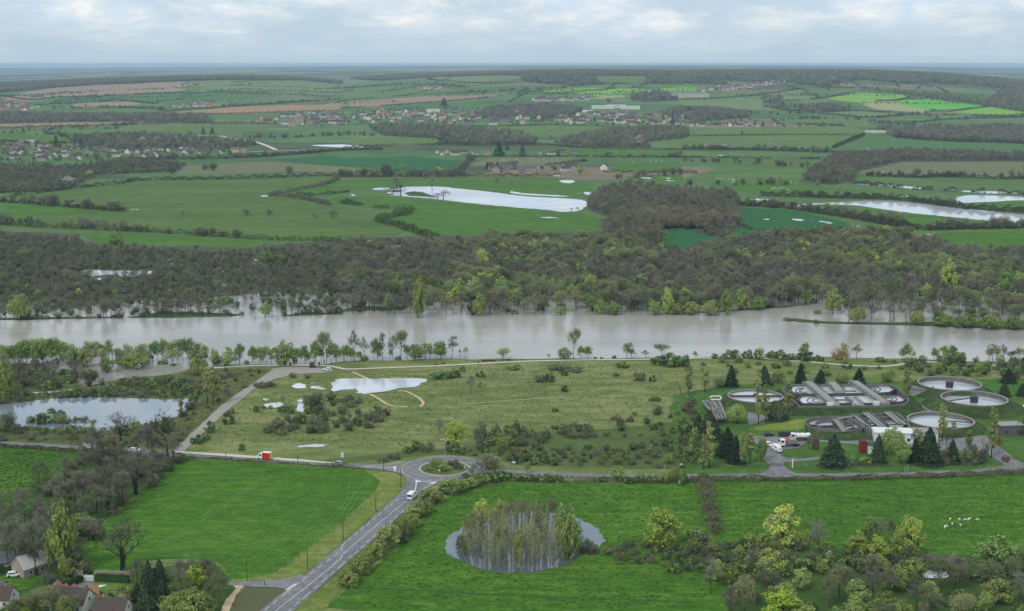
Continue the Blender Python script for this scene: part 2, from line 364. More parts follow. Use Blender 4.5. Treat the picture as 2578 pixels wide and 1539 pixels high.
FIELDS = [  # far to near; each is one field
 (BR, "A1 0,370 200,322 380,295 800,268 1350,242 1300,280 1230,290 1350,303 1350,320 850,345 400,357 180,382 0,397"),
 (GFo, "A1 1350,243 1800,236 2300,250 2486,285 A2 200,330 60,345 A1 2200,335 1900,322 1450,322 1480,270"),
 (GFd, "A1 190,405 400,376 800,362 840,382 700,396 250,420"),
 (GFd, "A1 830,362 1100,347 1450,330 2050,326 1850,368 1500,392 1150,412 930,392"),
 (BR, "A1 530,408 950,392 1030,412 900,436 540,441"),
 (GF, "A1 330,470 900,447 1200,456 1600,430 2100,404 2486,385 2486,405 2100,418 1700,432 1150,468 700,482"),
 (BO, "A1 1150,478 1700,434 2150,417 2486,426 A2 60,415 A2 0,445 A1 2400,458 1800,482 1480,484 1200,494"),
 (GF, "A1 1540,494 2000,484 1960,500 1700,545 1560,520"),
 (BR, "A1 0,556 500,540 900,532 1050,541 1000,560 300,577 0,592"),
 (GF, "A1 830,592 1500,562 1950,572 1950,604 1400,642 850,632 400,645 0,620 0,606 400,605"),
 (G1, "A1 0,630 580,652 600,680 460,700 0,684"),
 (BR, "A2 -200,425 0,398 600,355 1200,334 1180,352 900,382 400,420 0,446 -200,458"),
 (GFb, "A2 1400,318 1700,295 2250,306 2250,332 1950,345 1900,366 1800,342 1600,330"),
 (BT, "A2 1800,372 1950,352 2060,348 2060,360 1900,372"),
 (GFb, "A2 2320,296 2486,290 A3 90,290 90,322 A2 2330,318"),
 (GFo, "A2 700,212 1290,204 1310,225 1000,262 620,232"),
 (GF, "A2 1800,206 2240,200 2190,250 2080,262 1900,262"),
 (GF, "A2 0,300 500,250 800,300 880,330 600,352 0,385"),
 (GF, "A2 890,600 1200,572 1500,560 1930,575 1780,642 1480,655 1300,615"),
 (GF, "A2 0,692 300,645 750,668 720,695 450,712 200,712"),
 (G1, "A2 1330,757 1650,722 2486,764 2486,792 1900,792 1500,764"),
 (GFd, "A2 1880,810 2486,795 A3 0,800 0,830 A2 2000,860"),
 (G4, "A2 0,812 500,790 880,828 860,900 350,890 0,868 A1 2000,820 2400,790 2486,800"),
 (BL, "A1 1180,920 1350,862 1950,828 2486,868 A2 350,893 500,905 0,908 A1 2100,905 1700,918"),
 (BL, "A2 920,860 1100,800 1700,800 1640,842 1300,858"),
 (GF, "A2 2190,690 2486,662 A3 0,652 600,642 1300,642 1090,738 600,745 0,742"),
 (GFd, "A3 1320,648 1530,650 2486,702 2486,770 1800,745 1350,740 1110,735"),
 (GF, "A3 0,592 600,580 1200,572 1330,605 1330,638 600,636 0,645"),
 (GF, "A3 640,540 860,520 1340,535 1400,580 1180,575 800,560"),
 (BL, "A3 1265,905 1600,832 2486,830 2486,948 1950,942 1550,930 1340,936"),
 (G3, "A3 1700,955 1920,958 2486,965 2486,1005 2000,1000"),
 (GFb, "A3 1040,372 1280,330 1600,346 1650,366 1420,386 1390,408 1290,408"),  # sunlit patch, painted as a brighter green
 (GFx, "A3 1530,392 1780,375 2220,432 2180,444 1800,457 1620,425"),  # strongest sunlit patch, its light painted into the grass colour
 (BT, "A3 1300,412 1450,395 1530,392 1620,425 1800,457 1780,477 1400,452"),
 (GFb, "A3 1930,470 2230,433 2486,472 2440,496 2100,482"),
 (GF, "A3 860,302 1200,290 1260,322 1040,372 900,345"),
 (GFo, "A3 0,378 420,362 560,378 590,430 700,440 1050,470 1060,490 700,460 300,450 0,420"),
 (GFo, "A3 540,372 860,305 900,345 1000,372 740,390"),
 (GFo, "A3 750,460 1100,455 1300,465 1680,490 1380,512 1080,500"),
 (GF, "A3 1420,515 1700,492 1960,525 1900,545 1720,545"),
 (GFd, "A3 1250,232 1600,262 1560,285 1300,250"),
 (GF, "A3 1900,262 2150,258 2340,292 2100,290"),
 (GF, "A3 320,235 480,245 460,272 330,270"),
 (GF, "A3 2000,585 2486,545 2486,562 2150,592"),
 (GF, "A3 0,758 960,768 960,786 400,800 0,790"),
 (G3, "A3 240,815 1050,822 1000,880 700,880 300,850"),
 (G1, "A3 180,985 500,970 750,975 1000,1000 B3 1000,30 1600,85 1540,98 800,98 560,95 380,60 180,40"),
 (GFo, "A2 0,240 200,210 400,230 200,260 0,275"),
 (G1, "A2 1890,868 2080,838 2486,835 2486,905 2200,908 1990,900"),
 (G1, "A2 2050,940 2486,915 2486,1000 2250,1000"),
 # middle distance, on the flood plain
 (G3, "B1 -700,125 90,100 480,50 880,5 A1 1050,965 1700,955 2400,930 A2 -50,955 B1 1950,92 2150,115 2486,172 B2 150,205 262,280 540,380 0,405 B1 2440,420 2000,412 1500,380 1000,352 700,330 480,322 0,285 0,275 450,242 930,215 500,180 200,150 -700,140"),
 (G1, "B1 -700,142 200,152 500,182 900,216 450,240 0,272 -700,272"),
 (G1, "B1 590,365 900,368 1400,395 2000,435 1960,470 1700,475 1100,452 640,430"),
 (G1, "B2 -80,95 320,100 600,125 950,155 1530,205 1740,220 1960,285 1985,350 1250,372 750,385 580,370 300,275 480,250 480,215 250,190 -80,150"),
 (G1, "A2 -80,955 700,945 1600,940 1780,985 B2 1830,70 1750,110 1330,95 850,40 740,25 300,25 200,50 -80,75 B1 1990,90 2400,0"),
 (G4, "B3 390,175 560,190 800,200 1200,290 1230,330 850,345 550,355 430,310"),
 (G4, "B3 -40,330 330,325 430,312 550,355 320,420 100,450 -40,495 B2 2340,480 2360,350"),
 (G1, "B3 860,165 1230,165 1600,215 2000,255 2400,297 2000,310 1780,328 1640,330 1500,290 1230,222 1000,190"),
 (G2, "B3 1770,380 2000,358 3400,345 3400,520 2300,492 2000,472 1860,430"),
 (G1, "B3 2060,160 2300,130 3400,150 3400,240 2300,205"),
 # near side of the river
 (G2, "E1 -700,78 300,90 595,98 600,160 560,260 420,330 200,520 100,600 -700,700"),
 (G2, "E1 1300,165 1700,180 2000,200 2486,232 E2 250,252 330,330 300,400 100,560 0,640 E1 2200,860 2000,1005 1820,1045 1665,1050 1640,960 1550,900 1100,880 930,990 560,1010 560,780 760,640 880,520 1020,400 1150,330"),
 (G2, "E2 -150,1290 40,1110 250,960 480,740 640,540 760,440 1050,345 1300,322 1700,330 2486,342 E3 -10,318 120,318 200,700 250,1000 400,1300 E3 0,1320 E2 2486,1310"),
 (G2, "E3 120,305 600,312 1300,300 1900,285 3400,245 3400,1290 100,1290 200,1000 220,700"),
]
for i, (mat, P) in enumerate(FIELDS):
    near = i >= len(FIELDS) - 14
    sheet('field', P, mat, lift=.05 + .002 * (i % 5) + (.04 if i >= len(FIELDS) - 4 else 0), rough=(9, .9) if near else (60, 3.0), rnd=1 if near else 0)
# grass verges beside the diagonal road, weedy plot, plant lawns
sheet('grass_verge', "E2 170,250 390,262 462,318 462,365 400,425 200,605 0,775 E1 2220,1002 2100,1030 1900,1050 1665,1060 1665,1045 1850,1035 2010,995 2200,850 2486,625 E2 130,500 260,390 280,330", G5, .13, rough=(4, .5))
sheet('grass_verge', "E2 0,965 260,745 490,535 570,560 430,680 230,880 0,1080 E1 2486,1110 2350,1269 2150,1300 2140,1269", G5, .13, rough=(4, .5))
sheet('weedy_plot', "E1 1790,1097 2075,1112 1925,1275 1655,1285 1715,1170", soil('weedy_soil', [(.35, s(84, 88, 58)), (.5, s(98, 94, 70)), (.65, s(76, 106, 54))], big=.1, mid=.5, fine=2), .12)
LG = grass('lawn_green', s(72, 106, 44), s(94, 122, 60), big=.03, mid=.2)
sheet('plant_lawn', "C3 -80,560 200,520 350,490 700,480 1500,470 1800,450 3300,440 3300,700 2486,1080 2400,1100 1700,1130 900,1140 0,1140 -80,1000", LG, .07, rough=(8, 1.5))
sheet('lawn', "C3 520,800 830,745 900,745 905,815 700,825 530,820", grass('lawn_lime', s(128, 142, 62), s(144, 152, 76)), .11)
sheet('lawn', "C3 740,985 900,955 1000,930 1290,930 1290,1000 1010,1015 870,1028 760,1022", LG, .11)
sheet('garden_lawn', "J -100,660 250,610 620,600 700,680 500,850 300,900 200,1000 100,800 -100,900", G2, .16)
sheet('garden_lawn', "J 1540,740 2240,745 2100,850 1900,900 1350,930 1340,840", grass('lawn_yellow_green', s(92, 128, 54), s(118, 146, 70)), .16)
# scrub ground between the meadow and the road
sheet('scrub_ground', "C2 -200,1040 300,1000 900,930 1300,830 2000,800 2486,760 C3 120,650 130,1090 C2 2486,1100 1300,1080 1000,1020 500,1000 0,1050", soil('scrub_floor', [(.3, s(66, 82, 42)), (.5, s(84, 102, 54)), (.7, s(108, 112, 68))], big=.03, mid=.15), .06, rough=(10, 3))
sheet('scrub_ground', "C1 -700,330 300,340 520,430 600,510 760,470 1280,410 1400,370 1560,370 1980,380 1700,560 1400,830 1250,960 -700,900", soil('bank_grass', [(.38, s(58, 70, 40)), (.47, s(82, 92, 54)), (.54, s(104, 108, 66)), (.6, s(84, 82, 58))], big=.03, mid=.15), .06, rough=(10, 2))
# far bank of the river: flooded woodland floor
sheet('woodland_floor', "B1 -900,985 600,975 1000,965 1800,950 2486,955 B2 1100,975 1700,945 2486,950 B3 450,925 740,905 1000,880 1600,960 3400,1000 3400,500 2300,490 2000,470 1860,430 1700,380 1500,330 1200,330 550,350 300,420 0,490 B2 1985,352 1250,375 750,390 500,395 0,410 B1 2000,450 1770,478 1100,458 620,430 560,380 -900,300", M['floor'], .08, rough=(12, 5))

for P in ("E1 -700,60 600,95 1240,150 1330,170 1150,330 880,520 560,780 560,1010 930,990 1550,900 1660,1050 1700,1100 1640,1290 -700,1290", "E3 220,760 420,800 1000,800 1600,860 3400,900 3400,1300 360,1300 330,1130 200,1040"):
    sheet('scrub_ground', P, soil('dark_grass', [(.3, s(52, 74, 36)), (.5, s(68, 92, 44)), (.7, s(88, 104, 56))], big=.03, mid=.15), .04 if P.startswith('E1') else .118, rough=(8, 1.5))
# water
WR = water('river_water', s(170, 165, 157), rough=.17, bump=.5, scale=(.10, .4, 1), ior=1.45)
WP = water('pond_water', s(132, 142, 152), rough=.03, bump=.02, scale=(.6, .6, 1), ior=2.3)
WQ = water('mirror_pond', s(90, 98, 104), rough=.02, bump=.012, scale=(.6, .6, 1), ior=2.7)
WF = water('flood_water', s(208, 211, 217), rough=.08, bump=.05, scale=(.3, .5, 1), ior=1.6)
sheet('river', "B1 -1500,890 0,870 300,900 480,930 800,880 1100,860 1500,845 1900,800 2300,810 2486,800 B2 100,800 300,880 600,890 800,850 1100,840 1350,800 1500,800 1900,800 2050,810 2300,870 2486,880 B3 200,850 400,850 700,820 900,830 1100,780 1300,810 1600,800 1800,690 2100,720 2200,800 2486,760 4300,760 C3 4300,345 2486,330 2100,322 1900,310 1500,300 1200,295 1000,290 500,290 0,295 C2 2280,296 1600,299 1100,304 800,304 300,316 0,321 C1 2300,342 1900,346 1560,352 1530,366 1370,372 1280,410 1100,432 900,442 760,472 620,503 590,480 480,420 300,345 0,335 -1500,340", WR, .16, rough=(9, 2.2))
BK = grass('low_bank', s(64, 84, 46), s(84, 102, 60))
for P in ("B2 455,76 520,64 590,70 650,92 690,108 560,101 490,98", "B2 345,62 400,55 450,60 430,70 370,72", "B2 330,84 372,80 380,90 340,94", "B1 -200,998 -200,985 100,988 500,980 900,978 900,990 600,992 100,1003", "B1 925,985 1150,945 1300,940 1780,960 1700,975 1200,988", "B1 2030,975 2250,945 2486,950 2486,960 2100,975",
          "B2 -50,945 100,905 500,900 450,930 100,940", "B3 -40,950 400,925 740,900 900,890 740,912 450,935 250,952", "B3 1650,930 1760,920 1740,935 1660,940",
          "B3 735,998 800,992 960,1010 1300,1022 1700,1020 2050,1010 3600,1010 3600,1080 2400,1072 2050,1058 1700,1044 1100,1034 850,1022"):
    sheet('low_bank', P, BK, .24, rough=(5, .9))
POND = [
 "C1 -60,645 100,625 350,592 700,582 850,582 1200,600 1390,590 1410,612 1350,680 1290,722 1000,802 700,832 480,817 200,797 60,802 -60,800"]
for P in POND: sheet('pond', P, WP, .17, rough=(5, .8))
sheet('pond', "E2 750,800 790,730 860,665 1020,600 1200,557 1350,548 1500,552 1700,588 1850,655 1915,745 1895,798 1750,862 1600,947 1400,992 1200,997 1000,972 850,902 765,845", WQ, .17, rough=(2.2, .75), rnd=1)
FLOOD = [
 "M 955,772 1000,745 1150,742 1370,738 1700,730 2080,735 2050,765 2000,800 1900,840 1700,865 1560,890 1360,922 1250,915 1230,880 1235,850 1000,885 905,885 930,830",
 "M 445,825 520,795 610,790 640,820 600,850 500,855", "M 655,830 760,822 860,850 830,868 700,862", "M 670,798 740,778 750,785 690,803",
 "M 70,1060 150,1040 340,1025 370,1035 260,1095 180,1080 110,1080", "M 500,1035 630,1035 600,1100 560,1145 510,1140", "M 520,1000 560,982 605,985 600,1010 560,1022 525,1012", "M 95,980 140,970 155,982 140,1000 100,995",
 "C1 2140,940 2250,925 2385,919 2340,942 2200,950",
 "H2 1980,710 2090,670 2090,610 2190,575 2190,690 2050,725",
 "B2 320,95 380,40 500,30 740,30 850,45 1060,65 1330,102 1650,117 1780,130 1790,160 1740,207 1600,216 1530,202 1200,177 950,152 760,130 600,112 480,102",
 "B2 220,45 300,35 360,40 330,55 240,55", "B2 1220,62 1260,68 1330,80 1500,90 1650,98 1650,104 1500,100 1330,90 1230,78", "B2 1450,250 1570,254 1570,260 1450,258", "B2 1750,70 1800,68 1890,98 1860,106 1790,95",
 "B2 65,82 110,96 80,100", "A2 1510,928 1600,932 1600,940 1520,936", "A2 1580,965 1700,965 1690,990 1600,985", "A2 2170,944 2260,946 2255,958 2190,956", "A2 2300,944 2400,948 2390,960", "A2 2340,965 2440,968 2400,976",
 "B3 750,168 900,155 1200,140 1400,130 1700,150 2000,185 2300,215 2600,250 2600,308 2300,287 2000,257 1600,217 1300,172 1240,165 1000,160",
 "B3 1270,5 1370,12 1350,25 1275,20", "B3 1420,12 1600,25 1750,38 1740,48 1600,42 1430,30", "B3 1900,45 2000,52 2000,62 1910,55", "B3 2030,55 2440,72 2440,88 2040,72",
 "B3 2000,95 2250,92 2600,112 2600,132 2400,130 2280,140 2020,150 1990,140", "B3 2190,305 2486,300 2600,305 2600,322 2190,315", "B3 765,265 900,268 850,282", "B3 960,278 1090,288 1080,304 1040,296", "B3 590,264 635,266 625,274 592,272", "B3 1560,96 1670,97 1660,106 1570,104",
 "B3 1230,318 1260,306 1295,322 1240,328", "B3 1760,374 1850,378 1800,390", "B3 470,120 650,118 640,132 480,130", "B1 1890,95 1960,95 1950,103 1900,104",
 "B1 590,652 640,635 740,640 1150,645 1150,660 1010,672 900,690 860,680 760,668 700,682 600,675", "B1 690,700 790,690 780,703 700,712", "B1 1230,590 1260,592 1250,606", "B1 1500,588 1560,590 1520,604", "B1 1415,588 1440,590 1430,606", "B1 1840,560 1880,562 1860,575",
 "B2 255,455 440,455 440,475 260,478", "B2 505,690 545,685 525,725", "B2 430,650 465,655 455,675", "B2 1260,545 1280,545 1280,562 1265,560",
 "A1 2220,712 2486,706 A2 0,705 200,722 100,735 0,728 A1 2400,725", "E3 1530,905 1560,905 1590,940 1570,950", "E3 1670,975 1850,985 2030,985 2030,1015 1850,1028 1680,1030", "E3 2090,985 2200,988 2200,1005 2100,1000"]
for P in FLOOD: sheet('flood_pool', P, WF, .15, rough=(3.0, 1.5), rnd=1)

def puddles():
    r = random.Random(71); mb = MB()
    for q in FLOOD[10:38]:
        P = smooth_closed(pts(q), 1); n = len(P); per = sum((P[i] - P[i - 1]).length for i in range(n))
        for _ in range(int(min(26, per / 16))):
            i = r.randrange(n); a = P[i - 1].lerp(P[i], r.uniform(0, 1)) + Vector((r.gauss(0, 5), r.gauss(0, 4), 0)); L_, w, t = r.uniform(.8, 4.5), r.uniform(.4, 1.3), r.uniform(-.3, .3)
            mb.add([(a.x + L_ * math.cos(k) * r.uniform(.7, 1.1), a.y + w * math.sin(k) * r.uniform(.7, 1.1) + t * L_ * math.cos(k), .17) for k in np.linspace(0, 6.283, 10)[:-1]], [tuple(range(9))])
    tag(mb.build('flood_puddles', WF), kind='structure')
puddles()
# roads and paths
AS = soil('asphalt', [(.38, s(100, 98, 102)), (.47, s(122, 120, 122)), (.55, s(134, 131, 132)), (.62, s(150, 146, 144))], big=.05, mid=.4, fine=2.5)
GV = soil('gravel', [(.3, s(142, 136, 128)), (.7, s(170, 164, 154))], big=.08, mid=.5, fine=2.5)
PW = soil('pale_path', [(.3, s(190, 184, 164)), (.7, s(212, 206, 188))], big=.1, mid=.6, fine=2.5)
SAND = soil('sandy_path', [(.3, s(190, 164, 128)), (.7, s(214, 190, 154))], big=.1, mid=.6, fine=2.5)
PAINT = plain('road_paint', s(208, 208, 203), .7, .06)
KERB = plain('kerb_stone', s(188, 184, 174), .8, .1)
def two_edge(name, Ls, Rs, mat, lift):
    Lp, Rp = pts(Ls), pts(Rs); return sheet(name, Lp + Rp[::-1], mat, lift)
RC = G(1119, 1181)                     # middle of the roundabout
two_edge('road', "S -700,1070 0,1112 208,1124 450,1138 657,1151 860,1169 929,1171.6 981,1171 1026,1164 1070,1155", "S -700,1076 0,1119 208,1133 450,1152 657,1162 860,1177 946,1183 995,1189 1012,1196 1060,1205", AS, .20)
two_edge('road', "S 636,1557 654,1539 768,1449 860,1370 929,1311 998.4,1249 1019,1228 1023,1207 1015,1197", "S 722,1557 740,1539 860,1432 946,1356 1026,1283 1054,1249 1080,1226 1120,1207", AS, .204)
two_edge('road', "S 1160,1158 1210,1175 1275,1183 1420,1192.7 1517,1195 1720,1196 1927,1193 2065,1193.4 2272,1190.6 2445,1184.7 2578,1168 3500,1060", "S 1160,1205 1210,1191 1268,1191.7 1327,1195 1427,1202.7 1517,1203.8 1720,1205.5 1962,1203 2169,1200 2307,1196 2514,1188 2578,1180 3500,1074", AS, .208)
sheet('roundabout_road', [RC + Vector((math.cos(a) * 16.3, math.sin(a) * 16.3, 0)) for a in np.linspace(0, 6.2832, 65)[:-1]], AS, .212)
two_edge('gravel_shoulder', "S 440,1136.5 560,1143.5 657,1150.5 760,1158 840,1166", "S 440,1141 560,1149 657,1156 760,1163.5 840,1168", PW, .216)
sheet('gravel_track', "C1 1258,985 1400,840 1600,650 1750,540 1900,440 1985,375 2050,362 2250,362 2400,378 2440,390 2380,402 2150,415 2000,450 1870,505 1780,580 1640,690 1470,850 1345,975 1330,1000 1250,990", GV, .20, rough=(4, .25))
sheet('gravel_track', "E1 1660,1062 1900,1052 2110,1030 2200,1000 2230,1040 2085,1115 1990,1100 1800,1096 1665,1086", AS, .22)
sheet('sandy_drive', "E1 1700,1086 1775,1090 1720,1160 1690,1220 1660,1290 1600,1290 1640,1190 1720,1110", SAND, .224, rough=(2, .15))
strip('towpath', "C1 1480,371 1600,366 1750,355 1900,352 2250,350 2400,355 2486,372 C2 60,377 300,368 700,353 1100,332 1400,318 1800,310 2280,305 C3 150,297 300,295 500,292 640,305 760,318 900,322 1050,338 1250,352 1430,358 1570,347 1690,325 1850,328 2050,340 2300,352 2550,360", 2.4, PW, .21)
strip('footpath', "C1 150,554 300,548 420,540 545,524", 2.2, PW, .21)
strip('worn_path', "C2 205,556 270,592 330,630 390,645 480,650", 1.3, SAND, .12)
strip('worn_path', "C2 410,533 470,538 520,562 570,592 595,625 570,650", 1.3, SAND, .12)
strip('worn_path', "M 1180,655 1270,695 1370,737", 1.4, SAND, .12)
strip('worn_path', "C2 900,630 1150,610 1400,592 1540,585", .7, SAND, .12)
sheet('asphalt_yard', "C3 500,868 620,866 880,878 960,892 1150,890 1290,896 1290,930 1150,918 905,908 840,955 740,965 700,990 720,1012 760,1027 870,1032 1000,1016 1010,1034 860,1052 750,1058 735,1080 770,1112 850,1150 550,1152 620,1107 640,1082 590,1045 585,1010 615,980 575,945 530,920", AS, .19)
sheet('asphalt_yard', "C3 1290,896 1290,925 1500,935 1800,955 1900,975 2200,985 2320,1060 2380,1110 2500,1092 2500,1070 2420,1040 2350,975 2270,915 2210,865 2050,862 1850,875 1600,900", AS, .19)
sheet('asphalt_yard', "H1 700,690 960,740 980,760 880,800 720,845 700,790", AS, .19)
sheet('asphalt_yard', "C3 1770,600 1860,650 1890,690 1800,695 1740,650", AS, .19)
def ring(name, c, r0, r1, z0, z1, mat, n=64, parent=None, loc=True):
    mb = MB(); v = []
    for i in range(n):
        a = 2 * math.pi * i / n; ca, sa = math.cos(a), math.sin(a)
        for r, z in ((r0, z0), (r1, z0), (r1, z1), (r0, z1)): v.append((c[0] + ca * r, c[1] + sa * r, z))
    f = []
    for i in range(n):
        j = (i + 1) % n
        for k in range(4): f.append((4 * i + k, 4 * j + k, 4 * j + (k + 1) % 4, 4 * i + (k + 1) % 4))
    mb.add(v, f); return mb.build(name, mat, parent)
tag(ring('kerb', RC, 9.0, 9.5, .2, .36, KERB), kind='structure')
tag(ring('road_marking', RC, 16.0, 16.25, .21, .226, KERB), kind='structure')
sheet('roundabout_island', [RC + Vector((math.cos(a) * 9.0, math.sin(a) * 9.0, 0)) for a in np.linspace(0, 6.2832, 49)[:-1]], grass('island_grass', s(92, 112, 58), s(120, 122, 76)), .34)
# painted lines
def dashes(a, b, width, on, off, mb, lift=.235, t0=0):
    L_ = (b - a).length; d = (b - a) / L_; t = t0
    while t < L_:
        e = min(t + on, L_); strip('', [a + d * t, a + d * e], width, None, lift, k=1, mb=mb); t += on + off
mb = MB()
le = pts("E1 1925,1269 2080,1140 2486,830 E2 0,800 430,440"); 
for a, b in zip(le[:-1], le[1:]): dashes(a, b, .22, 3.0, 2.2, mb)
ri = pts("E1 2085,1290 2230,1160 2350,1055 2486,940 E2 0,940 260,705 500,500")
for a, b in zip(ri[:-1], ri[1:]): dashes(a, b, .22, 3.0, 2.2, mb)
ce = pts("E1 1980,1290 2240,1090 2486,885 E2 0,868 240,660 470,470"); strip('', ce, .2, None, .235, k=2, mb=mb)
strip('', pts("L 680,1140 720,1080 742,1000 745,940"), .4, None, .235, k=3, mb=mb)
strip('', pts("L 730,900 870,925 1100,940"), .4, None, .235, k=2, mb=mb)
strip('', pts("L 860,1055 960,1010 1100,940"), .4, None, .235, k=2, mb=mb)
for P in ("L 725,890 740,945 860,925", "L 955,965 1030,930 1105,935 1080,955", "L 690,1130 720,1105 775,1098 730,1125", "L 340,665 405,660 380,755 358,755 368,705 345,700"):
    q = pts(P); q = q if area2(q) > 0 else q[::-1]; mb.add([(p.x, p.y, .236) for p in q], [tuple(range(len(q)))])
strip('', pts("L -300,660 0,668 140,678 370,690"), .35, None, .235, k=2, mb=mb)
strip('', pts("L -120,640 140,630 300,615 550,585"), .25, None, .235, k=2, mb=mb)
strip('', pts("E1 2085,1120 2155,1075"), .8, None, .235, k=1, mb=mb)
tag(mb.build('road_marking', PAINT), kind='structure')
# wheel tracks of the last cut across the mown field
TL = grass('tram_track', s(92, 130, 62), s(110, 144, 78), var=.2, mid=.5)
mb = MB()
for P in ("E1 1060,840 1450,600 1900,300", "E1 1130,815 1500,590 1920,300", "E1 1180,860 1700,560 2060,330", "E1 1230,880 1760,570 2130,345", "E1 1020,640 1250,510 1650,270", "E1 1050,560 1330,400 1560,270", "E1 1000,500 1250,370 1400,290",
          "E1 1330,870 1900,540 2330,340", "E1 1560,870 2000,620 2486,330", "E1 1600,950 2100,620 2486,370", "E1 1640,970 2150,650 2486,410", "E1 1830,900 2250,630 2486,470", "E1 1930,940 2300,680 2486,520", "E1 1090,830 1600,500 1980,280",
          "E1 1700,265 1850,255 1920,280 1880,330", "E2 0,570 90,430 180,310 150,290", "E2 0,520 40,450 60,330"):
    nt_ = len(mb.v); strip('', pts(P), .26, None, .150 + nt_ * 1e-5, k=8, mb=mb)
    Q = [p + Vector((1.7, -.5, 0)) for p in pts(P)]; strip('', Q, .22, None, .151 + nt_ * 1e-5, k=8, mb=mb)
tag(mb.build('mown_tracks', TL), kind='structure')
DT = soil('ditch', [(.35, s(54, 82, 42)), (.65, s(66, 96, 48))], big=.1, mid=.5)
strip('ditch', "E2 100,1105 500,1115 830,1135 1200,1155 1600,1175 2000,1185 2486,1205 E3 60,1215", .9, DT, .14)
# distant roads
strip('road', "A1 1390,645 1600,650 1700,670 1850,690 1930,715 2010,750", 9, PW, .5)
strip('road', "A1 1600,645 1750,640 1900,640", 5, PW, .5)
strip('road', "A1 1800,765 2000,757 2300,752", 6, PW, .5)
strip('road', "A1 0,780 600,790 1400,795 1800,770 2300,755 2486,745 A2 400,720 900,712 1600,705", 7, M['floor'], .45)
strip('road', "A2 820,920 880,860 930,810", 5, PW, .3)
strip('road', "A2 1460,870 1600,850 1750,825", 5, GV, .3)
strip('road', "A3 960,268 1000,250 1080,232 1160,212", 24, PW, .5)
# ------------------------------------------------------------ trees: a few grown kinds, then copies
BARK = plain('bark_grey_brown', s(74, 68, 58), .95, .25, 3)
BARKP = plain('bark_pale', s(128, 120, 108), .95, .2, 3)
BARKD = plain('bark_dark', s(52, 48, 42), .95, .25, 3)
LM = {
 'russet': leaf('twigs_russet', s(114, 105, 82), s(142, 130, 102)),
 'tan_grey': leaf('twigs_pale', s(126, 124, 104), s(162, 158, 132)),
 'bare': leaf('twigs_grey', s(106, 106, 92), s(142, 142, 124)), 'brown': leaf('twigs_brown', s(108, 102, 86), s(140, 134, 114)),
 'bud': leaf('buds_olive', s(98, 104, 72), s(142, 146, 100)), 'willow': leaf('willow_leaf', s(138, 158, 72), s(186, 196, 104)),
 'green': leaf('leaf_green', s(104, 132, 74), s(152, 172, 104)), 'bright': leaf('leaf_bright', s(118, 152, 50), s(164, 184, 74)),
 'poplar': leaf('poplar_leaf', s(122, 132, 78), s(166, 168, 108)), 'conifer': leaf('conifer_needle', s(42, 60, 44), s(74, 92, 66)),
 'shrub': leaf('shrub_leaf', s(62, 82, 50), s(102, 118, 74)), 'bramble': leaf('bramble_stem', s(90, 94, 72), s(122, 124, 92)),
 'blossom': leaf('blossom', s(150, 148, 140), s(196, 192, 184)), 'ivy': leaf('ivy_leaf', s(34, 52, 28), s(52, 70, 38)),
 'pale': leaf('pale_leaf', s(140, 150, 104), s(178, 182, 136)), 'chestnut': leaf('chestnut_leaf', s(104, 116, 74), s(170, 168, 120)),
 'olive': leaf('olive_leaf', s(106, 126, 64), s(144, 156, 86)), 'trim': leaf('trimmed_hedge', s(40, 60, 32), s(60, 82, 42)),
 'dark': leaf('dark_twigs', s(72, 68, 64), s(100, 94, 86)), 'red': leaf('red_leaf', s(112, 62, 48), s(140, 84, 62)),
 'scrub': leaf('scrub_twigs', s(88, 92, 74), s(120, 122, 98)), 'tan': leaf('tan_twigs', s(146, 124, 92), s(178, 154, 118))}
def unit(v): return v / np.maximum(np.linalg.norm(v, axis=1, keepdims=True), 1e-9)
def leaves(r, c, size, out=None, flat=.6, stretch=1.0):
    """leaf triangles at centres c, facing roughly outward"""
    n = len(c); nn = r.normal(size=(n, 3)); nn = unit(nn)
    if out is not None: nn = unit(nn + out * flat)
    a = unit(np.cross(nn, r.normal(size=(n, 3)))); b = np.cross(nn, a)
    z = size * r.uniform(.6, 1.35, (n, 1))
    t = r.uniform(0, 6.28, (n, 1))
    P = []
    for k in range(3):
        P.append(c + z * (a * np.cos(t + k * 2.094) * stretch + b * np.sin(t + k * 2.094)))
    return np.stack(P, 1)
def slivers(r, p, d, L, w):
    n = len(p); d = unit(d); sd = unit(np.cross(d, r.normal(size=(n, 3)))) * w / 2
    return np.stack([p - sd, p + sd, p + d * L * r.uniform(.6, 1.3, (n, 1))], 1)
def lobes(r, n, rx, rz, cz, fill=.75):
    d = unit(r.normal(size=(n, 3))); q = r.uniform(fill, 1, (n, 1))
    return d * q * np.array([rx, rx, rz]) + np.array([0, 0, cz]), d
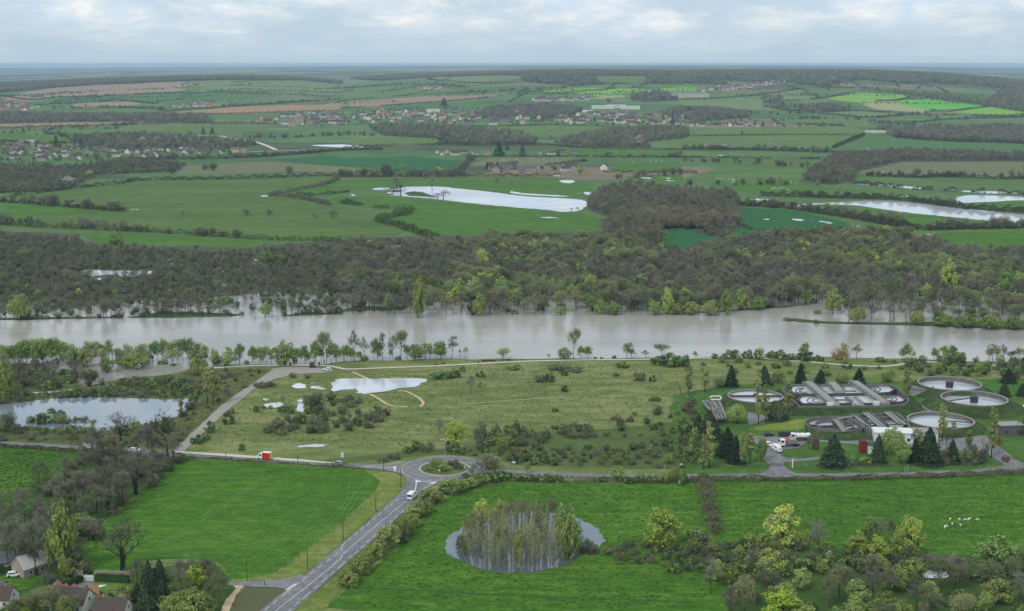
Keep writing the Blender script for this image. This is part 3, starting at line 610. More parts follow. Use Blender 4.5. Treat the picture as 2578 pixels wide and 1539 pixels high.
def limbs(mb, r, h, spread, lv, r0, up=.55, first=.28, mi=0, nb=(6, 4, 4), curl=.25):
    """trunk and forking limbs; returns the twig tips and directions"""
    tips = []
    top = Vector((r.normal() * .04 * h, r.normal() * .04 * h, h * .62))
    segs = 5; pr = Vector((0, 0, -.2))
    trunkp = [pr]
    for i in range(1, segs + 1):
        q = top * (i / segs) + Vector((r.normal(), r.normal(), 0)) * h * .008
        mb.tube(pr, q, r0 * (1 - .72 * (i - 1) / segs), r0 * (1 - .72 * i / segs), 7, mi); pr = q; trunkp.append(q)
    def grow(p, d, L, rad, k):
        q = p
        for _ in range(2):
            d2 = (d + Vector((r.normal(), r.normal(), r.normal() * .6 + .12)) * curl).normalized()
            e = q + d2 * L * .5; mb.tube(q, e, rad, rad * .72, 5 if k < 1 else 3, mi); q = e; d = d2; rad *= .72
        if k >= lv: tips.append((q, d)); return
        for _ in range(nb[min(k, 2)]):
            a = r.uniform(0, 6.28); dv = (d * .75 + Vector((math.cos(a), math.sin(a), r.uniform(-.1, .8))) * .75).normalized()
            grow(q if r.uniform() < .55 else p.lerp(q, r.uniform(.5, 1)), dv, L * r.uniform(.52, .72), rad * .8, k + 1)
    nmain = nb[0] + 3
    for i in range(nmain):
        t = first + (1 - first) * (i + .5) / nmain; k = min(int(t * segs), segs - 1); p = trunkp[k].lerp(trunkp[k + 1], t * segs - k)
        a = i * 2.4 + r.uniform(-.4, .4); dv = Vector((math.cos(a), math.sin(a), up + .9 * t)).normalized()
        grow(p, dv, h * spread * (1.05 - .45 * t) * r.uniform(.8, 1.15), r0 * (.62 - .3 * t), 1)
    return np.array([t[0] for t in tips]), np.array([t[1] for t in tips])
PROTO = {}          # kind -> list of (crown mesh, trunk mesh or None, height, width)
def put(kind, crown, cmats, trunk, tmat, h, w):
    cm = crown.mesh(kind + '_crown', cmats); tm = trunk.mesh(kind + '_trunk', tmat) if trunk else None
    v = np.array(crown.v); hh = float(np.percentile(v[:, 2], 99.5)); rr = np.hypot(v[:, 0], v[:, 1]); ww = 2 * float(np.percentile(rr, 96))
    PROTO.setdefault(kind, []).append((cm, tm, hh, ww))
def make_bare(kind, seed, h, spread, lv, nb, mats, ntw, leafn=0, leafsz=.3, r0=.3, up=.55, first=.3, tw=.055, tl=1.2, ivy=False, bark=None):
    r = np.random.default_rng(seed); t = MB(); tp, td = limbs(t, r, h, spread, lv, r0, up, first, 0, nb)
    c = MB(); n = len(tp)
    for _ in range(ntw):
        d = td + r.normal(size=(n, 3)) * .65 + np.array([0, 0, .25])
        c.tris(slivers(r, tp - unit(td) * r.uniform(0, .8, (n, 1)) * h * .05, d, tl * h / 14, tw), 0)
    if leafn:
        k = r.integers(0, n, leafn); c.tris(leaves(r, tp[k] + r.normal(size=(leafn, 3)) * .055 * h, leafsz), 1)
    if ivy:
        z = r.uniform(0, h * .5, 500); a = r.uniform(0, 6.28, 500); rr = r0 * 1.3 + .35 * r.uniform(0, 1, 500) + .25 * (z > h * .3)
        c.tris(leaves(r, np.stack([np.cos(a) * rr, np.sin(a) * rr, z], 1), .3), 2)
    put(kind, c, [LM[m] for m in mats], t, bark or BARK, h, 0)
def make_leafy(kind, seed, h, rx, rz, cz, nl, per, sprd, size, mats, r0=.28, trunk=True, stem=0, vary=.3, low=None, flat=.9):
    r = np.random.default_rng(seed); t = None
    if trunk:
        t = MB(); limbs(t, r, h, rx / h * .75, 1, r0, .9, .3, 0, (5, 3, 3))
    c = MB(); C, d = lobes(r, nl, rx, rz, cz, .55)
    C[:, :2] *= 1 - vary * np.clip((C[:, 2:] - cz) / rz, 0, 1) * .5
    if low is not None: C[:, 2] = np.maximum(C[:, 2], low + r.uniform(0, .3, len(C)))
    for i in range(nl):
        k = int(per * r.uniform(.6, 1.4)); q = r.normal(size=(k, 3)); q = unit(q) * (r.uniform(.35, 1, (k, 1)) ** .5) * sprd * r.uniform(.7, 1.3) * np.array([1, 1, .8])
        P = C[i] + q; P[:, 2] = np.abs(P[:, 2])
        c.tris(leaves(r, P, size, unit(q) + d[i] * .5, flat), 0 if len(mats) == 1 or r.uniform() < .8 else 1)
    if stem:
        k = r.integers(0, nl, stem); base = np.zeros((stem, 3)); base[:, :2] = r.normal(size=(stem, 2)) * rx * .3
        c.tris(slivers(r, base, C[k] - base + r.normal(size=(stem, 3)) * .3, np.linalg.norm(C[k] - base, axis=1, keepdims=True), .09), len(mats) - 1)
    put(kind, c, [LM[m] for m in mats], t, BARKD, h, 0)
for i in range(3): make_bare('bare', 11 + i, 14, .30, 3, (5, 4, 4), ['bare'], 17, r0=.24, up=.8, tw=.07, tl=1.4)
for i in range(2): make_bare('brown', 21 + i, 13, .32, 3, (5, 4, 4), ['brown'], 18, r0=.24, up=.7, tw=.07, tl=1.4)
for i in range(2): make_bare('oak', 31 + i, 15, .46, 3, (6, 4, 4), ['dark'], 9, r0=.55, up=.3, first=.35, tw=.075, bark=BARKD)
for i in range(2): make_bare('ivy_oak', 35 + i, 15, .38, 3, (5, 4, 4), ['bare', 'bare', 'ivy'], 14, r0=.4, up=.5, ivy=True, bark=BARKD)
for i in range(3): make_bare('bud', 41 + i, 13, .31, 3, (5, 4, 4), ['bare', 'bud'], 12, 2600, .19, r0=.22, up=.7)
for i in range(3): make_bare('sapling', 51 + i, 10, .24, 2, (5, 5, 4), ['bare', 'pale'], 7, 800, .27, r0=.11, up=1.3, first=.12, tw=.06)
def make_pole(seed, h=10):
    r = np.random.default_rng(seed); t = MB(); c = MB()
    for k in range(r.integers(2, 5)):
        b = np.array([r.normal() * .25, r.normal() * .25, -.3]); d = np.array([r.normal() * .055, r.normal() * .055, 1.0]); hh = h * r.uniform(.75, 1.0)
        q = [b + d * hh * f + np.array([r.normal() * .05, r.normal() * .05, 0]) for f in (0, .35, .7, 1)]
        for i in range(3): t.tube(q[i], q[i + 1], .085 - .024 * i, .085 - .024 * (i + 1), 5)
        n = 66; f = r.uniform(.22, 1.0, (n, 1)) ** .8; p = b + d * hh * f; a = r.uniform(0, 6.28, n); dr = np.stack([np.cos(a) * .42, np.sin(a) * .42, np.full(n, 1.0)], 1)
        c.tris(slivers(r, p, dr, 1.5, .055), 0); m = 70; f = r.uniform(.45, 1.05, (m, 1)); c.tris(leaves(r, b + d * hh * f + r.normal(size=(m, 3)) * np.array([.42, .42, .3]), .15), 1)
    put('pole_tree', c, [LM['tan_grey'], LM['poplar']], t, BARKP, h, 0)
for i in range(4): make_pole(155 + i)
for i in range(0): make_bare('pole_tree', 55 + i, 10, .075, 2, (3, 4, 3), ['tan_grey', 'bud'], 4, 60, .2, r0=.10, up=2.0, first=.35, tw=.05, bark=BARKP)
for i in range(3): make_bare('young', 61 + i, 11, .28, 3, (5, 4, 3), ['bare', 'green'], 4, 1900, .28, r0=.15, up=1.0, first=.1)
for i in range(3): make_leafy('willow', 71 + i, 13, 4.6, 5.6, 6.4, 62, 60, 1.35, .30, ['willow', 'poplar'], r0=.35)
for i in range(3): make_leafy('green', 81 + i, 11, 3.9, 4.6, 5.6, 46, 48, 1.25, .30, ['green', 'olive'], r0=.26)
for i in range(2): make_leafy('bright', 85 + i, 9, 3.6, 3.9, 4.7, 46, 50, 1.1, .28, ['bright', 'willow'], r0=.22)
for i in range(3): make_leafy('olive', 91 + i, 9, 4.2, 3.7, 4.0, 50, 48, 1.2, .30, ['olive', 'bud'], r0=.22)
for i in range(2): make_leafy('poplar', 95 + i, 15, 1.3, 6.6, 8.0, 46, 40, .75, .24, ['poplar', 'bud'], r0=.2)
for i in range(3): make_leafy('shrub', 101 + i, 3, 2.5, 1.6, 1.3, 26, 42, .7, .21, ['shrub', 'green'], trunk=False, stem=20)
for i in range(3): make_leafy('bramble', 111 + i, 3, 2.5, 1.6, 1.25, 24, 34, .7, .19, ['bramble', 'scrub'], trunk=False, stem=160)
for i in range(2): make_leafy('thorn', 115 + i, 5, 2.6, 2.3, 2.6, 28, 34, .8, .2, ['scrub', 'shrub'], trunk=False, stem=260)
make_leafy('blossom', 121, 6, 2.8, 2.6, 3.2, 30, 40, .9, .24, ['blossom', 'bare'])
make_leafy('chestnut', 123, 8, 4.0, 3.4, 4.2, 60, 30, .75, .3, ['chestnut', 'green'])
make_leafy('redbush', 125, 3, 1.6, 1.4, 1.4, 18, 30, .6, .2, ['red', 'bramble'], trunk=False)
make_leafy('tan', 127, 7, 3.2, 2.6, 3.4, 26, 10, 1.0, .18, ['tan', 'tan'], trunk=False, stem=520)
def make_conifer(seed, h, R):
    r = np.random.default_rng(seed); t = MB(); t.tube((0, 0, -.2), (0, 0, h * .95), .28, .05, 7); c = MB()
    n = 3600; z = h * (.04 + .95 * r.uniform(0, 1, n) ** 1.35); tier = np.floor(z / h * 15); rad = R * (1 - (z / h) ** 1.45) ** .95 * (1 + .16 * np.sin(z * 1.9 + seed))
    lob = 1 + .22 * np.sin(tier * 2.4 + 5 * r.integers(0, 7, n) * .9); q = np.sqrt(r.uniform(.25, 1, n)); a = r.uniform(0, 6.28, n)
    a = np.round(a / .7 + tier * .37) * .7 + r.normal(size=n) * .2
    P = np.stack([np.cos(a) * rad * q * lob, np.sin(a) * rad * q * lob, np.maximum(.15, z - rad * q * .22)], 1)
    o = np.stack([np.cos(a), np.sin(a), np.full(n, .5)], 1)
    c.tris(leaves(r, P, .36, o, .8), 0); put('conifer', c, [LM['conifer']], t, BARKD, h, 0)
for i in range(3): make_conifer(131 + i, 13, 3.7)
# coarser kinds for the distance: one mesh, crown and stem together
def make_far(kind, seed, h, rx, rz, cz, n, size, mats, stems=6, twig=False):
    r = np.random.default_rng(seed); c = MB(); C, d = lobes(r, n, rx, rz, cz, .35)
    P = C + r.normal(size=(n, 3)) * .35; P[:, 2] = np.abs(P[:, 2])
    k = int(n * .7)
    if twig: dd = d + np.array([0, 0, .9]) + r.normal(size=d.shape) * .4; c.tris(slivers(r, P[:k], dd[:k], 2.4, .26), 0); c.tris(slivers(r, P[k:], dd[k:], 2.2, .26), 1)
    else: c.tris(leaves(r, P[:k], size, d[:k], .7), 0); c.tris(leaves(r, P[k:], size, d[k:], .7), 1 if len(mats) > 1 else 0)
    c.tube((0, 0, -.3), (0, 0, cz), .3, .12, 5, len(mats))
    for _ in range(stems):
        p = C[r.integers(0, n)]; c.tube((0, 0, cz * .4), tuple(p), .13, .05, 3, len(mats))
    put(kind, c, [LM[m] for m in mats] + [BARK], None, None, h, 0)
for i in range(3): make_far('far_bare', 201 + i, 12, 4.2, 5, 6.6, 560, .62, ['bare', 'brown'], 10, True)
for i in range(2): make_far('far_bud', 211 + i, 12, 4.2, 5, 6.6, 340, .62, ['bud', 'green'])
for i in range(2): make_far('far_dark', 221 + i, 8, 3.8, 3.4, 3.9, 300, .6, ['scrub', 'dark'])
for i in range(2): make_far('far_shrub', 231 + i, 5, 3.2, 2.4, 2.4, 230, .55, ['shrub', 'scrub'], 2)
for i in range(2): make_far('far_russet', 236 + i, 12, 4.4, 4.6, 6.2, 600, .6, ['russet', 'brown'], 8, True)
make_far('far_blossom', 241, 8, 3.6, 3.4, 4.2, 320, .55, ['blossom', 'bare'])
make_far('far_yellow', 243, 9, 3.8, 3.8, 4.8, 320, .58, ['willow', 'olive'])
def far_conifer():
    r = np.random.default_rng(251); c = MB(); n = 320; z = 15 * r.uniform(0, 1, n) ** 1.3; rad = 3.9 * (1 - z / 15.5); a = r.uniform(0, 6.28, n); q = np.sqrt(r.uniform(.2, 1, n))
    c.tris(leaves(r, np.stack([np.cos(a) * rad * q, np.sin(a) * rad * q, z + .3], 1), .7, np.stack([np.cos(a), np.sin(a), np.full(n, .4)], 1), .7), 0)
    c.tube((0, 0, -.3), (0, 0, 14), .3, .1, 5, 1); put('far_conifer', c, [LM['conifer'], BARKD], None, None, 15, 0)
far_conifer()
WORD = {  # kind -> (object name, look, category)
 'bare': ('bare_tree', 'leafless grey tree', 'tree'), 'brown': ('bare_tree', 'leafless brownish tree', 'tree'), 'oak': ('oak_tree', 'big crooked leafless oak', 'tree'),
 'ivy_oak': ('ivy_tree', 'ivy clad leafless tree', 'tree'), 'bud': ('budding_tree', 'olive budding tree', 'tree'), 'sapling': ('young_tree', 'slender pale young tree', 'tree'),
 'pole_tree': ('slender_tree', 'thin straight bare tree', 'tree'), 'young': ('young_tree', 'upright loose green tree', 'tree'), 'willow': ('willow_tree', 'rounded yellow-green willow', 'tree'), 'green': ('leafy_tree', 'round mid-green leafy tree', 'tree'),
 'bright': ('leafy_tree', 'vivid lime leafy tree', 'tree'), 'olive': ('bushy_tree', 'broad olive bushy tree', 'tree'), 'poplar': ('poplar_tree', 'narrow columnar poplar', 'tree'), 'shrub': ('shrub', 'dark green shrub', 'shrub'),
 'bramble': ('bramble_bush', 'grey brown bramble bush', 'bush'), 'thorn': ('thorn_bush', 'grey green thorn bush', 'bush'), 'blossom': ('blossom_tree', 'tree in white blossom', 'tree'), 'chestnut': ('chestnut_tree', 'creamy leaved round tree', 'tree'),
 'redbush': ('red_bush', 'reddish bush', 'bush'), 'tan': ('tan_bush', 'tall tan leafless bush', 'bush'), 'conifer': ('conifer_tree', 'dark green conifer', 'tree'),
 'far_bare': ('bare_tree', 'leafless grey tree', 'tree'), 'far_bud': ('budding_tree', 'olive budding tree', 'tree'), 'far_dark': ('dark_tree', 'low dark leafless tree', 'tree'), 'far_shrub': ('shrub', 'dark green shrub', 'shrub'),
 'far_russet': ('bare_tree', 'leafless russet tree', 'tree'), 'far_blossom': ('blossom_tree', 'tree in white blossom', 'tree'), 'far_yellow': ('leafy_tree', 'pale yellow green tree', 'tree'), 'far_conifer': ('conifer_tree', 'tall dark conifer', 'tree')}
PLACED = []          # (object, kind, zone, pixel x, label given)
def plant(kind, p, h, w=None, zone='', label=None, rs=None, sx=0):
    rs = rs or random
    cm, tm, ph, pw = rs.choice(PROTO[kind]); k = h / ph; kw = (w / pw) if w else k * rs.uniform(.9, 1.12)
    nm, _, cat = WORD[kind]; rz = rs.uniform(0, 6.28)
    if tm:
        o = empty(nm, p, rz); link('trunk', tm, o); link('crown', cm, o)
    else:
        o = link(nm, cm); o.location = p; o.rotation_euler = (0, 0, rz)
    o.scale = (kw, kw, k); o['category'] = cat
    if label: o['label'] = label
    PLACED.append([o, kind, zone, sx, label])
    return o
def T(zone, spec):
    """kind reg x,base,top[,w] ... ; a quoted label may follow a position after '='"""
    rs = random.Random(len(spec)); kind = reg = None
    for tok in spec.split():
        if tok in REG: reg = tok; continue
        if ',' not in tok: kind = tok; continue
        v = [float(a) for a in tok.split(',')]
        x, yb = zx(reg, v[0], v[1]); _, yt = zx(reg, v[0], v[2]); p = G(x, yb); sc = scale_at(p)
        h = (yb - yt) / sc * 1.02; w = (v[3] * REG[reg][2] / sc) if len(v) > 3 else None
        plant(kind, p, max(h, .6), w, zone, LABELS.get((kind, reg, int(v[0]), int(v[1]))), rs, x)
LABELS = {}
def inside(poly, x, y):
    c = False; j = len(poly) - 1
    for i in range(len(poly)):
        xi, yi = poly[i].x, poly[i].y; xj, yj = poly[j].x, poly[j].y
        if (yi > y) != (yj > y) and x < (xj - xi) * (y - yi) / (yj - yi) + xi: c = not c
        j = i
    return c
def scatter(P, n, seed, mind=0):
    """n random points of the land inside an outline"""
    r = random.Random(seed); xs = [p.x for p in P]; ys = [p.y for p in P]; out = []; tries = 0; cell = {}
    while len(out) < n and tries < n * 60:
        tries += 1; x = r.uniform(min(xs), max(xs)); y = r.uniform(min(ys), max(ys))
        if not inside(P, x, y): continue
        if mind:
            c = (int(x // mind), int(y // mind))
            if any((x - a) ** 2 + (y - b) ** 2 < mind * mind for i in (-1, 0, 1) for j in (-1, 0, 1) for a, b in cell.get((c[0] + i, c[1] + j), ())): continue
            cell.setdefault(c, []).append((x, y))
        out.append(Vector((x, y, float(hgt(x, y)) if y > 2600 else 0)))
    return out
def pixx(p): return CX + F * p.x / (p.y * CP + (CAMZ - p.z) * SP)
def pick(r, mix):
    t = r.uniform(0, sum(m[1] for m in mix))
    for m in mix:
        t -= m[1]
        if t <= 0: return m
    return mix[-1]
def fill(zone, outline, n, mix, seed, mind=0):
    """mix: (kind, weight, hmin, hmax)"""
    r = random.Random(seed)
    for p in scatter(pts(outline), n, seed, mind):
        k, _, a, b = pick(r, mix); plant(k, p, r.uniform(a, b), None, zone, None, r, pixx(p))
# a wood too big to count: points carrying copies through geometry nodes
STUFF = {}
def stuff_group(key, kinds):
    if key in STUFF: return STUFF[key]
    c = bpy.data.collections.new('wood_' + key); i = 0
    for k in kinds:
        for cm, tm, ph, pw in PROTO[k]:
            o = bpy.data.objects.new('wood_tree_%s_%02d' % (key, i), cm if not tm else join_mesh(cm, tm)); c.objects.link(o); i += 1
    ng = bpy.data.node_groups.new('wood_' + key, 'GeometryNodeTree')
    ng.interface.new_socket('Geometry', in_out='INPUT', socket_type='NodeSocketGeometry'); ng.interface.new_socket('Geometry', in_out='OUTPUT', socket_type='NodeSocketGeometry')
    gi = ng.nodes.new('NodeGroupInput'); go = ng.nodes.new('NodeGroupOutput'); io = ng.nodes.new('GeometryNodeInstanceOnPoints')
    ci = ng.nodes.new('GeometryNodeCollectionInfo'); ci.inputs['Collection'].default_value = c; ci.inputs['Separate Children'].default_value = True; ci.inputs['Reset Children'].default_value = True
    io.inputs['Pick Instance'].default_value = True; L = ng.links.new
    def att(n, t):
        a = ng.nodes.new('GeometryNodeInputNamedAttribute'); a.data_type = t; a.inputs[0].default_value = n; return a.outputs[0]
    L(gi.outputs[0], io.inputs['Points']); L(ci.outputs[0], io.inputs['Instance']); L(att('idx', 'INT'), io.inputs['Instance Index'])
    eu = ng.nodes.new('FunctionNodeEulerToRotation'); L(att('rot', 'FLOAT_VECTOR'), eu.inputs[0]); L(eu.outputs[0], io.inputs['Rotation'])
    L(att('scl', 'FLOAT_VECTOR'), io.inputs['Scale']); L(io.outputs[0], go.inputs[0])
    STUFF[key] = (ng, [(k, len(PROTO[k])) for k in kinds]); return STUFF[key]
def join_mesh(cm, tm):
    mb = MB(); n1 = len(cm.materials)
    for me, off in ((cm, 0), (tm, n1)):
        mb.add([v.co for v in me.vertices], [tuple(f.vertices) for f in me.polygons]); k = len(me.polygons); mb.m[-k:] = [f.material_index + off for f in me.polygons]
    return mb.mesh(cm.name, list(cm.materials) + list(tm.materials))
def wood(name, label, P, mix, seed, key, wide=1):
    """P: list of points; mix: (kind, weight, hmin, hmax)"""
    r = random.Random(seed); ng, ks = stuff_group(key, [m[0] for m in mix]); first = {}; c = 0
    for k, n in ks: first[k] = (c, n); c += n
    me = bpy.data.meshes.new(name); me.from_pydata([tuple(p) for p in P], [], [])
    idx, rot, scl = [], [], []
    for p in P:
        k, _, a, b = pick(r, mix); f, n = first[k]; j = r.randrange(n); idx.append(f + j); h = r.uniform(a, b) / PROTO[k][j][2]; w = h * r.uniform(.85, 1.2) * wide
        rot += [0, 0, r.uniform(0, 6.28)]; scl += [w, w, h]
    me.attributes.new('idx', 'INT', 'POINT').data.foreach_set('value', idx)
    me.attributes.new('rot', 'FLOAT_VECTOR', 'POINT').data.foreach_set('vector', rot)
    me.attributes.new('scl', 'FLOAT_VECTOR', 'POINT').data.foreach_set('vector', scl)
    o = link(name, me); md = o.modifiers.new('trees', 'NODES'); md.node_group = ng
    return tag(o, label, 'wood', None, 'stuff')
# hedgerows: one mesh each, leaf clumps along a line
HM = {'dark': leaf('hedge_dark', s(56, 64, 44), s(84, 88, 60)), 'brown': leaf('hedge_brown', s(80, 80, 62), s(108, 108, 84)), 'green': leaf('hedge_green', s(62, 84, 44), s(94, 110, 58))}
def hedge(label, line, w, h, mat='dark', dens=9, size=.4, group=None, gap=.0, name='hedge', tidy=False, k=4):
    P = pts(line) if isinstance(line, str) else line
    P = catmull(P, k) if k > 1 else P
    r = np.random.default_rng(int(abs(P[0].x * 7 + P[0].y * 3)) % 99991); mb = MB()
    for a, b in zip(P[:-1], P[1:]):
        d = b - a; L_ = d.length
        if L_ < .01: continue
        n = int(L_ * dens * (.55 + .9 * r.uniform())) if not tidy else int(L_ * dens)
        if gap and r.uniform() < gap: n = int(n * .12)
        t = r.uniform(0, 1, (n, 1)); nrm = np.array([-d.y, d.x, 0]) / L_
        big = 1 + (0 if tidy else .55) * np.sin(t * L_ / 3.1 + r.uniform(0, 6)) * r.uniform(.3, 1)
        o = r.normal(size=(n, 1)) * .33 * w if not tidy else r.uniform(-.5, .5, (n, 1)) * w
        top = h * big * (np.sqrt(np.maximum(.08, 1 - (o / w * 1.25) ** 2)) if not tidy else 1); z = top * (1 - r.uniform(0, 1, (n, 1)) ** 1.8)
        c = np.array(a) + t * np.array(d) + o * nrm; c[:, 2:] += z + .05
        out = o / w * nrm + np.array([0, 0, .8]) * z / h
        mb.tris(leaves(r, c, size, out, .8), 0)
    if tidy:
        for a, b in zip(P[:-1], P[1:]): mb.bar(a, b, w * .9, 0, h * .94, 0)
    o = mb.build(name, HM.get(mat) or LM[mat]); return tag(o, label, 'hedge', group)
ORD = ['leftmost', 'second', 'third', 'fourth', 'fifth', 'sixth', 'seventh', 'eighth', 'ninth', 'tenth', 'eleventh', 'twelfth', 'thirteenth', 'fourteenth', 'fifteenth', 'sixteenth', 'seventeenth', 'eighteenth', 'nineteenth', 'twentieth']
NUM = ['', 'one', 'two', 'three', 'four', 'five', 'six', 'seven', 'eight', 'nine', 'ten', 'eleven', 'twelve', 'thirteen', 'fourteen', 'fifteen', 'sixteen', 'seventeen', 'eighteen', 'nineteen', 'twenty']
def label_trees():
    g = {}
    for rec in PLACED: g.setdefault((WORD[rec[1]][1], rec[2]), []).append(rec)
    for (look, zone), L in g.items():
        L.sort(key=lambda q: q[3]); gname = look.replace('tree', 'trees').replace('bush', 'bushes').replace('shrub', 'shrubs').replace('willow', 'willows').replace('poplar', 'poplars').replace('conifer', 'conifers') + ' ' + zone
        if len(L) == 1:
            if not L[0][4]: L[0][0]['label'] = look + ' ' + zone
            continue
        for i, q in enumerate(L):
            q[0]['group'] = gname
            if q[4]: continue
            if len(L) <= 20:
                w = 'rightmost' if i == len(L) - 1 else (ORD[i] if i == 0 else ORD[i] + ' from left')
                q[0]['label'] = look + ' ' + zone + ', ' + w + ' of ' + NUM[len(L)]
                if len(q[0]['label'].split()) > 16: q[0]['label'] = look + ' ' + zone + ', ' + w.replace(' from left', '')
                if len(q[0]['label'].split()) > 16: print('LONG', q[0]['label'])
            else: q[0]['label'] = 'one ' + look + ' among many ' + zone
# ------------------------------------------------------------ vegetation, near to far
# flooded trees at the left of the near bank
T("in floodwater at the far left", "young C1 20,345,235 60,350,215 110,345,195 150,345,165 190,345,158 230,340,160 270,345,152 310,345,162 345,340,155 385,345,152 420,340,155 455,345,162 490,345,180 520,350,200 550,345,230 "
  "bud C1 30,420,250,120 olive C1 45,480,300,130 620,360,240,110 580,340,255,100 bright C1 20,560,430,110 olive C1 40,600,360,140")
T("in water beside the river", "sapling C1 640,310,172 690,305,172 735,310,195 860,335,220 910,310,188 950,335,195 1000,325,205 1040,330,188 1290,310,158 1420,310,175 1490,320,190 "
  "young C1 735,330,190,60 790,320,158,80 1110,315,185,70 1150,310,168,80 1200,312,150,85 1250,312,178 1330,312,146,80 1375,312,146,80 1460,315,185 "
  "olive C1 780,400,290,110 1000,370,255,190 920,365,290,120 green C1 1560,345,232,80 olive C1 1440,420,280,150 shrub C1 1185,338,303,80 1260,348,335,60")
T("standing by the car park bank", "green C1 1660,350,246,110 young C1 1740,345,190,90 1835,340,208,80 1890,338,215 1940,335,205 2160,338,220 2215,335,205 2450,335,185,80 2290,335,190,90 "
  "olive C1 2070,345,172,185 bud C1 2360,336,108,150 young C1 2300,338,170,80 2410,336,200,80 C2 20,322,195 40,322,200,70 70,325,210")
T("on the bank above the towpath", "bare C2 95,318,85,100 165,318,135,85 300,316,105,100 375,312,130,80 800,304,128,100 bud C2 430,314,82,140 235,318,150,60 green C2 535,306,208,125 725,302,172,100 "
  "young C2 260,316,190 130,320,240 sapling C2 570,303,200 605,302,178 640,302,182 680,301,175 700,302,215 905,268,212 860,272,230 sapling C2 1175,303,220,110")
T("beside the river past midway", "green C2 1625,300,222,110 bud C2 1690,298,76,100 young C2 1740,300,205 1790,298,205,80 bud C2 2075,298,180,90 2110,298,222,80 bare C2 2210,296,235,70 1505,299,262,40 bud C2 2330,292,185,120 "
  "shrub C2 1845,300,284 1890,300,285 1985,299,276 2370,345,268,220 2460,355,285,120 2300,330,285,90 C3 20,300,270")
T("on the river edge behind the works", "young C3 90,296,242 880,296,180,80 1620,312,188,70 1830,315,218,60 1910,318,205 1960,320,203,80 sapling C3 1170,300,185 1600,312,215 1660,312,210 1860,315,230 2280,318,200 2230,318,220 "
  "tan C3 1165,298,178,130 1110,298,215,90 bare C3 1265,300,190,95 2260,320,193,110 2330,320,195,90 bud C3 2450,322,220,90 2390,322,240 "
  "shrub C3 230,296,262 330,296,236,110 380,298,232,90 470,295,232,80 550,302,215,80 640,300,245 700,308,240,130 780,310,260 900,312,246,180 860,310,255 1000,318,285 1440,322,286,90 1130,300,285,90 1540,330,305 1960,322,262,90 2010,325,248,110 1890,325,272,90")
fill("along the riverside path", "C3 1640,330 2100,325 2600,340 2600,470 2250,430 1900,440 1640,400", 46, [('shrub', 3, 2.5, 5.5), ('thorn', 3, 3, 6), ('bramble', 1, 2, 4), ('green', .8, 5, 8)], 3, 6)
fill("below the riverside path", "C3 0,320 700,335 1100,365 1600,365 1620,440 1200,440 700,410 0,400", 26, [('shrub', 3, 1.5, 3.2), ('bramble', 2, 1.2, 2.6), ('olive', .6, 3, 5)], 5, 8)
# the rough meadow
T("in the rough meadow", "shrub C2 700,442,395,120 760,440,380,130 820,436,372,100 885,390,355,50 1015,430,390,80 1275,380,340,70 1240,378,350,80 1515,465,400,90 1620,420,378,70 2040,362,322,110 2265,466,418,60 1620,538,490,60 2290,608,572,80 1555,682,655,50 "
  "bramble C2 1540,378,342,110 1620,382,348,130 1700,392,352,140 1440,468,415,100 2160,458,392,110 2250,605,585,50 2000,425,398,60 thorn C2 335,712,645,60 C1 2130,437,398,70 2245,438,402,60 bare C2 945,550,415,80 1010,535,462,70")
fill("in the meadow thicket", "M 150,1380 300,1210 520,1180 800,1130 1100,1060 1500,1120 1560,1290 1300,1340 900,1400 300,1434", 30, [('bramble', 4, 2.5, 4.6), ('thorn', 3, 3, 5.5), ('shrub', 3, 2, 4), ('dark_', 0, 1, 1)], 8, 4)
fill("in the meadow thicket", "M 700,960 880,960 1300,1000 1320,1030 1100,1060 720,1120", 9, [('bramble', 3, 2.5, 4.5), ('shrub', 2, 2, 3.6), ('thorn', 2, 3, 5)], 9, 5)
T("by the puddles in the meadow", "shrub M 30,1130,1050,90 110,1105,1050,60 200,1100,1050,50 360,1140,1060,180 450,1150,1060,120 650,1150,1060,150 thorn M 770,1120,910,200 bare M 340,1050,930,120 bramble M 620,1060,930,80 200,830,770,120 90,850,790,110")
T("beside the gravel track", "shrub C1 1660,775,688,100 1530,835,752,95 1450,915,850,90 1410,920,870,60 1500,890,850,60 1760,968,910,50 1690,700,660,60 bramble C1 1640,432,392,110 1680,430,400,70 1950,495,465,120 1880,500,470,80 1780,510,480,60 1300,900,850,80")
T("near the roundabout", "bright C2 835,945,750,140 bare C2 705,858,728,80 shrub C2 545,960,895,75 490,980,930,90 850,985,930,120 780,970,900,90 bramble C2 1010,885,752,110 620,970,910,110 300,1045,1000,110 380,1030,985,100 thorn C2 1130,865,760,70 1265,835,738,60 bud C2 1090,1120,990,160 bare C2 1040,1150,1010,150")
fill("in the roadside scrub", "C2 880,985 1100,900 1350,900 1500,960 2000,960 2486,900 C3 20,1080 C2 2486,1095 2000,1085 1500,1075 1200,1060 950,1010", 75, [('shrub', 3.6, 1.4, 3), ('bramble', 4, 1.4, 3), ('thorn', 2.5, 2, 3.6), ('olive', .7, 3, 5)], 12, 4.5)
fill("in the scrub above the road", "C2 980,860 1280,820 1500,880 1400,960 1150,960 940,960", 16, [('bramble', 3, 2.5, 4.5), ('shrub', 3, 2, 4.5), ('thorn', 2, 3, 5)], 14, 5)
fill("in the scrub left of the works", "C2 2000,700 2300,700 2486,650 C3 110,640 110,1000 C2 2400,900 2100,900 1850,880", 26, [('bramble', 4, 1.2, 3), ('shrub', 3, 1.2, 3), ('thorn', 2, 2.5, 5)], 15, 6)
fill("in the pale bramble patch", "C2 1530,810 1700,785 1850,820 1840,880 1600,880", 16, [('bramble', 5, 1.8, 2.8), ('thorn', 1, 2, 3)], 16, 3)
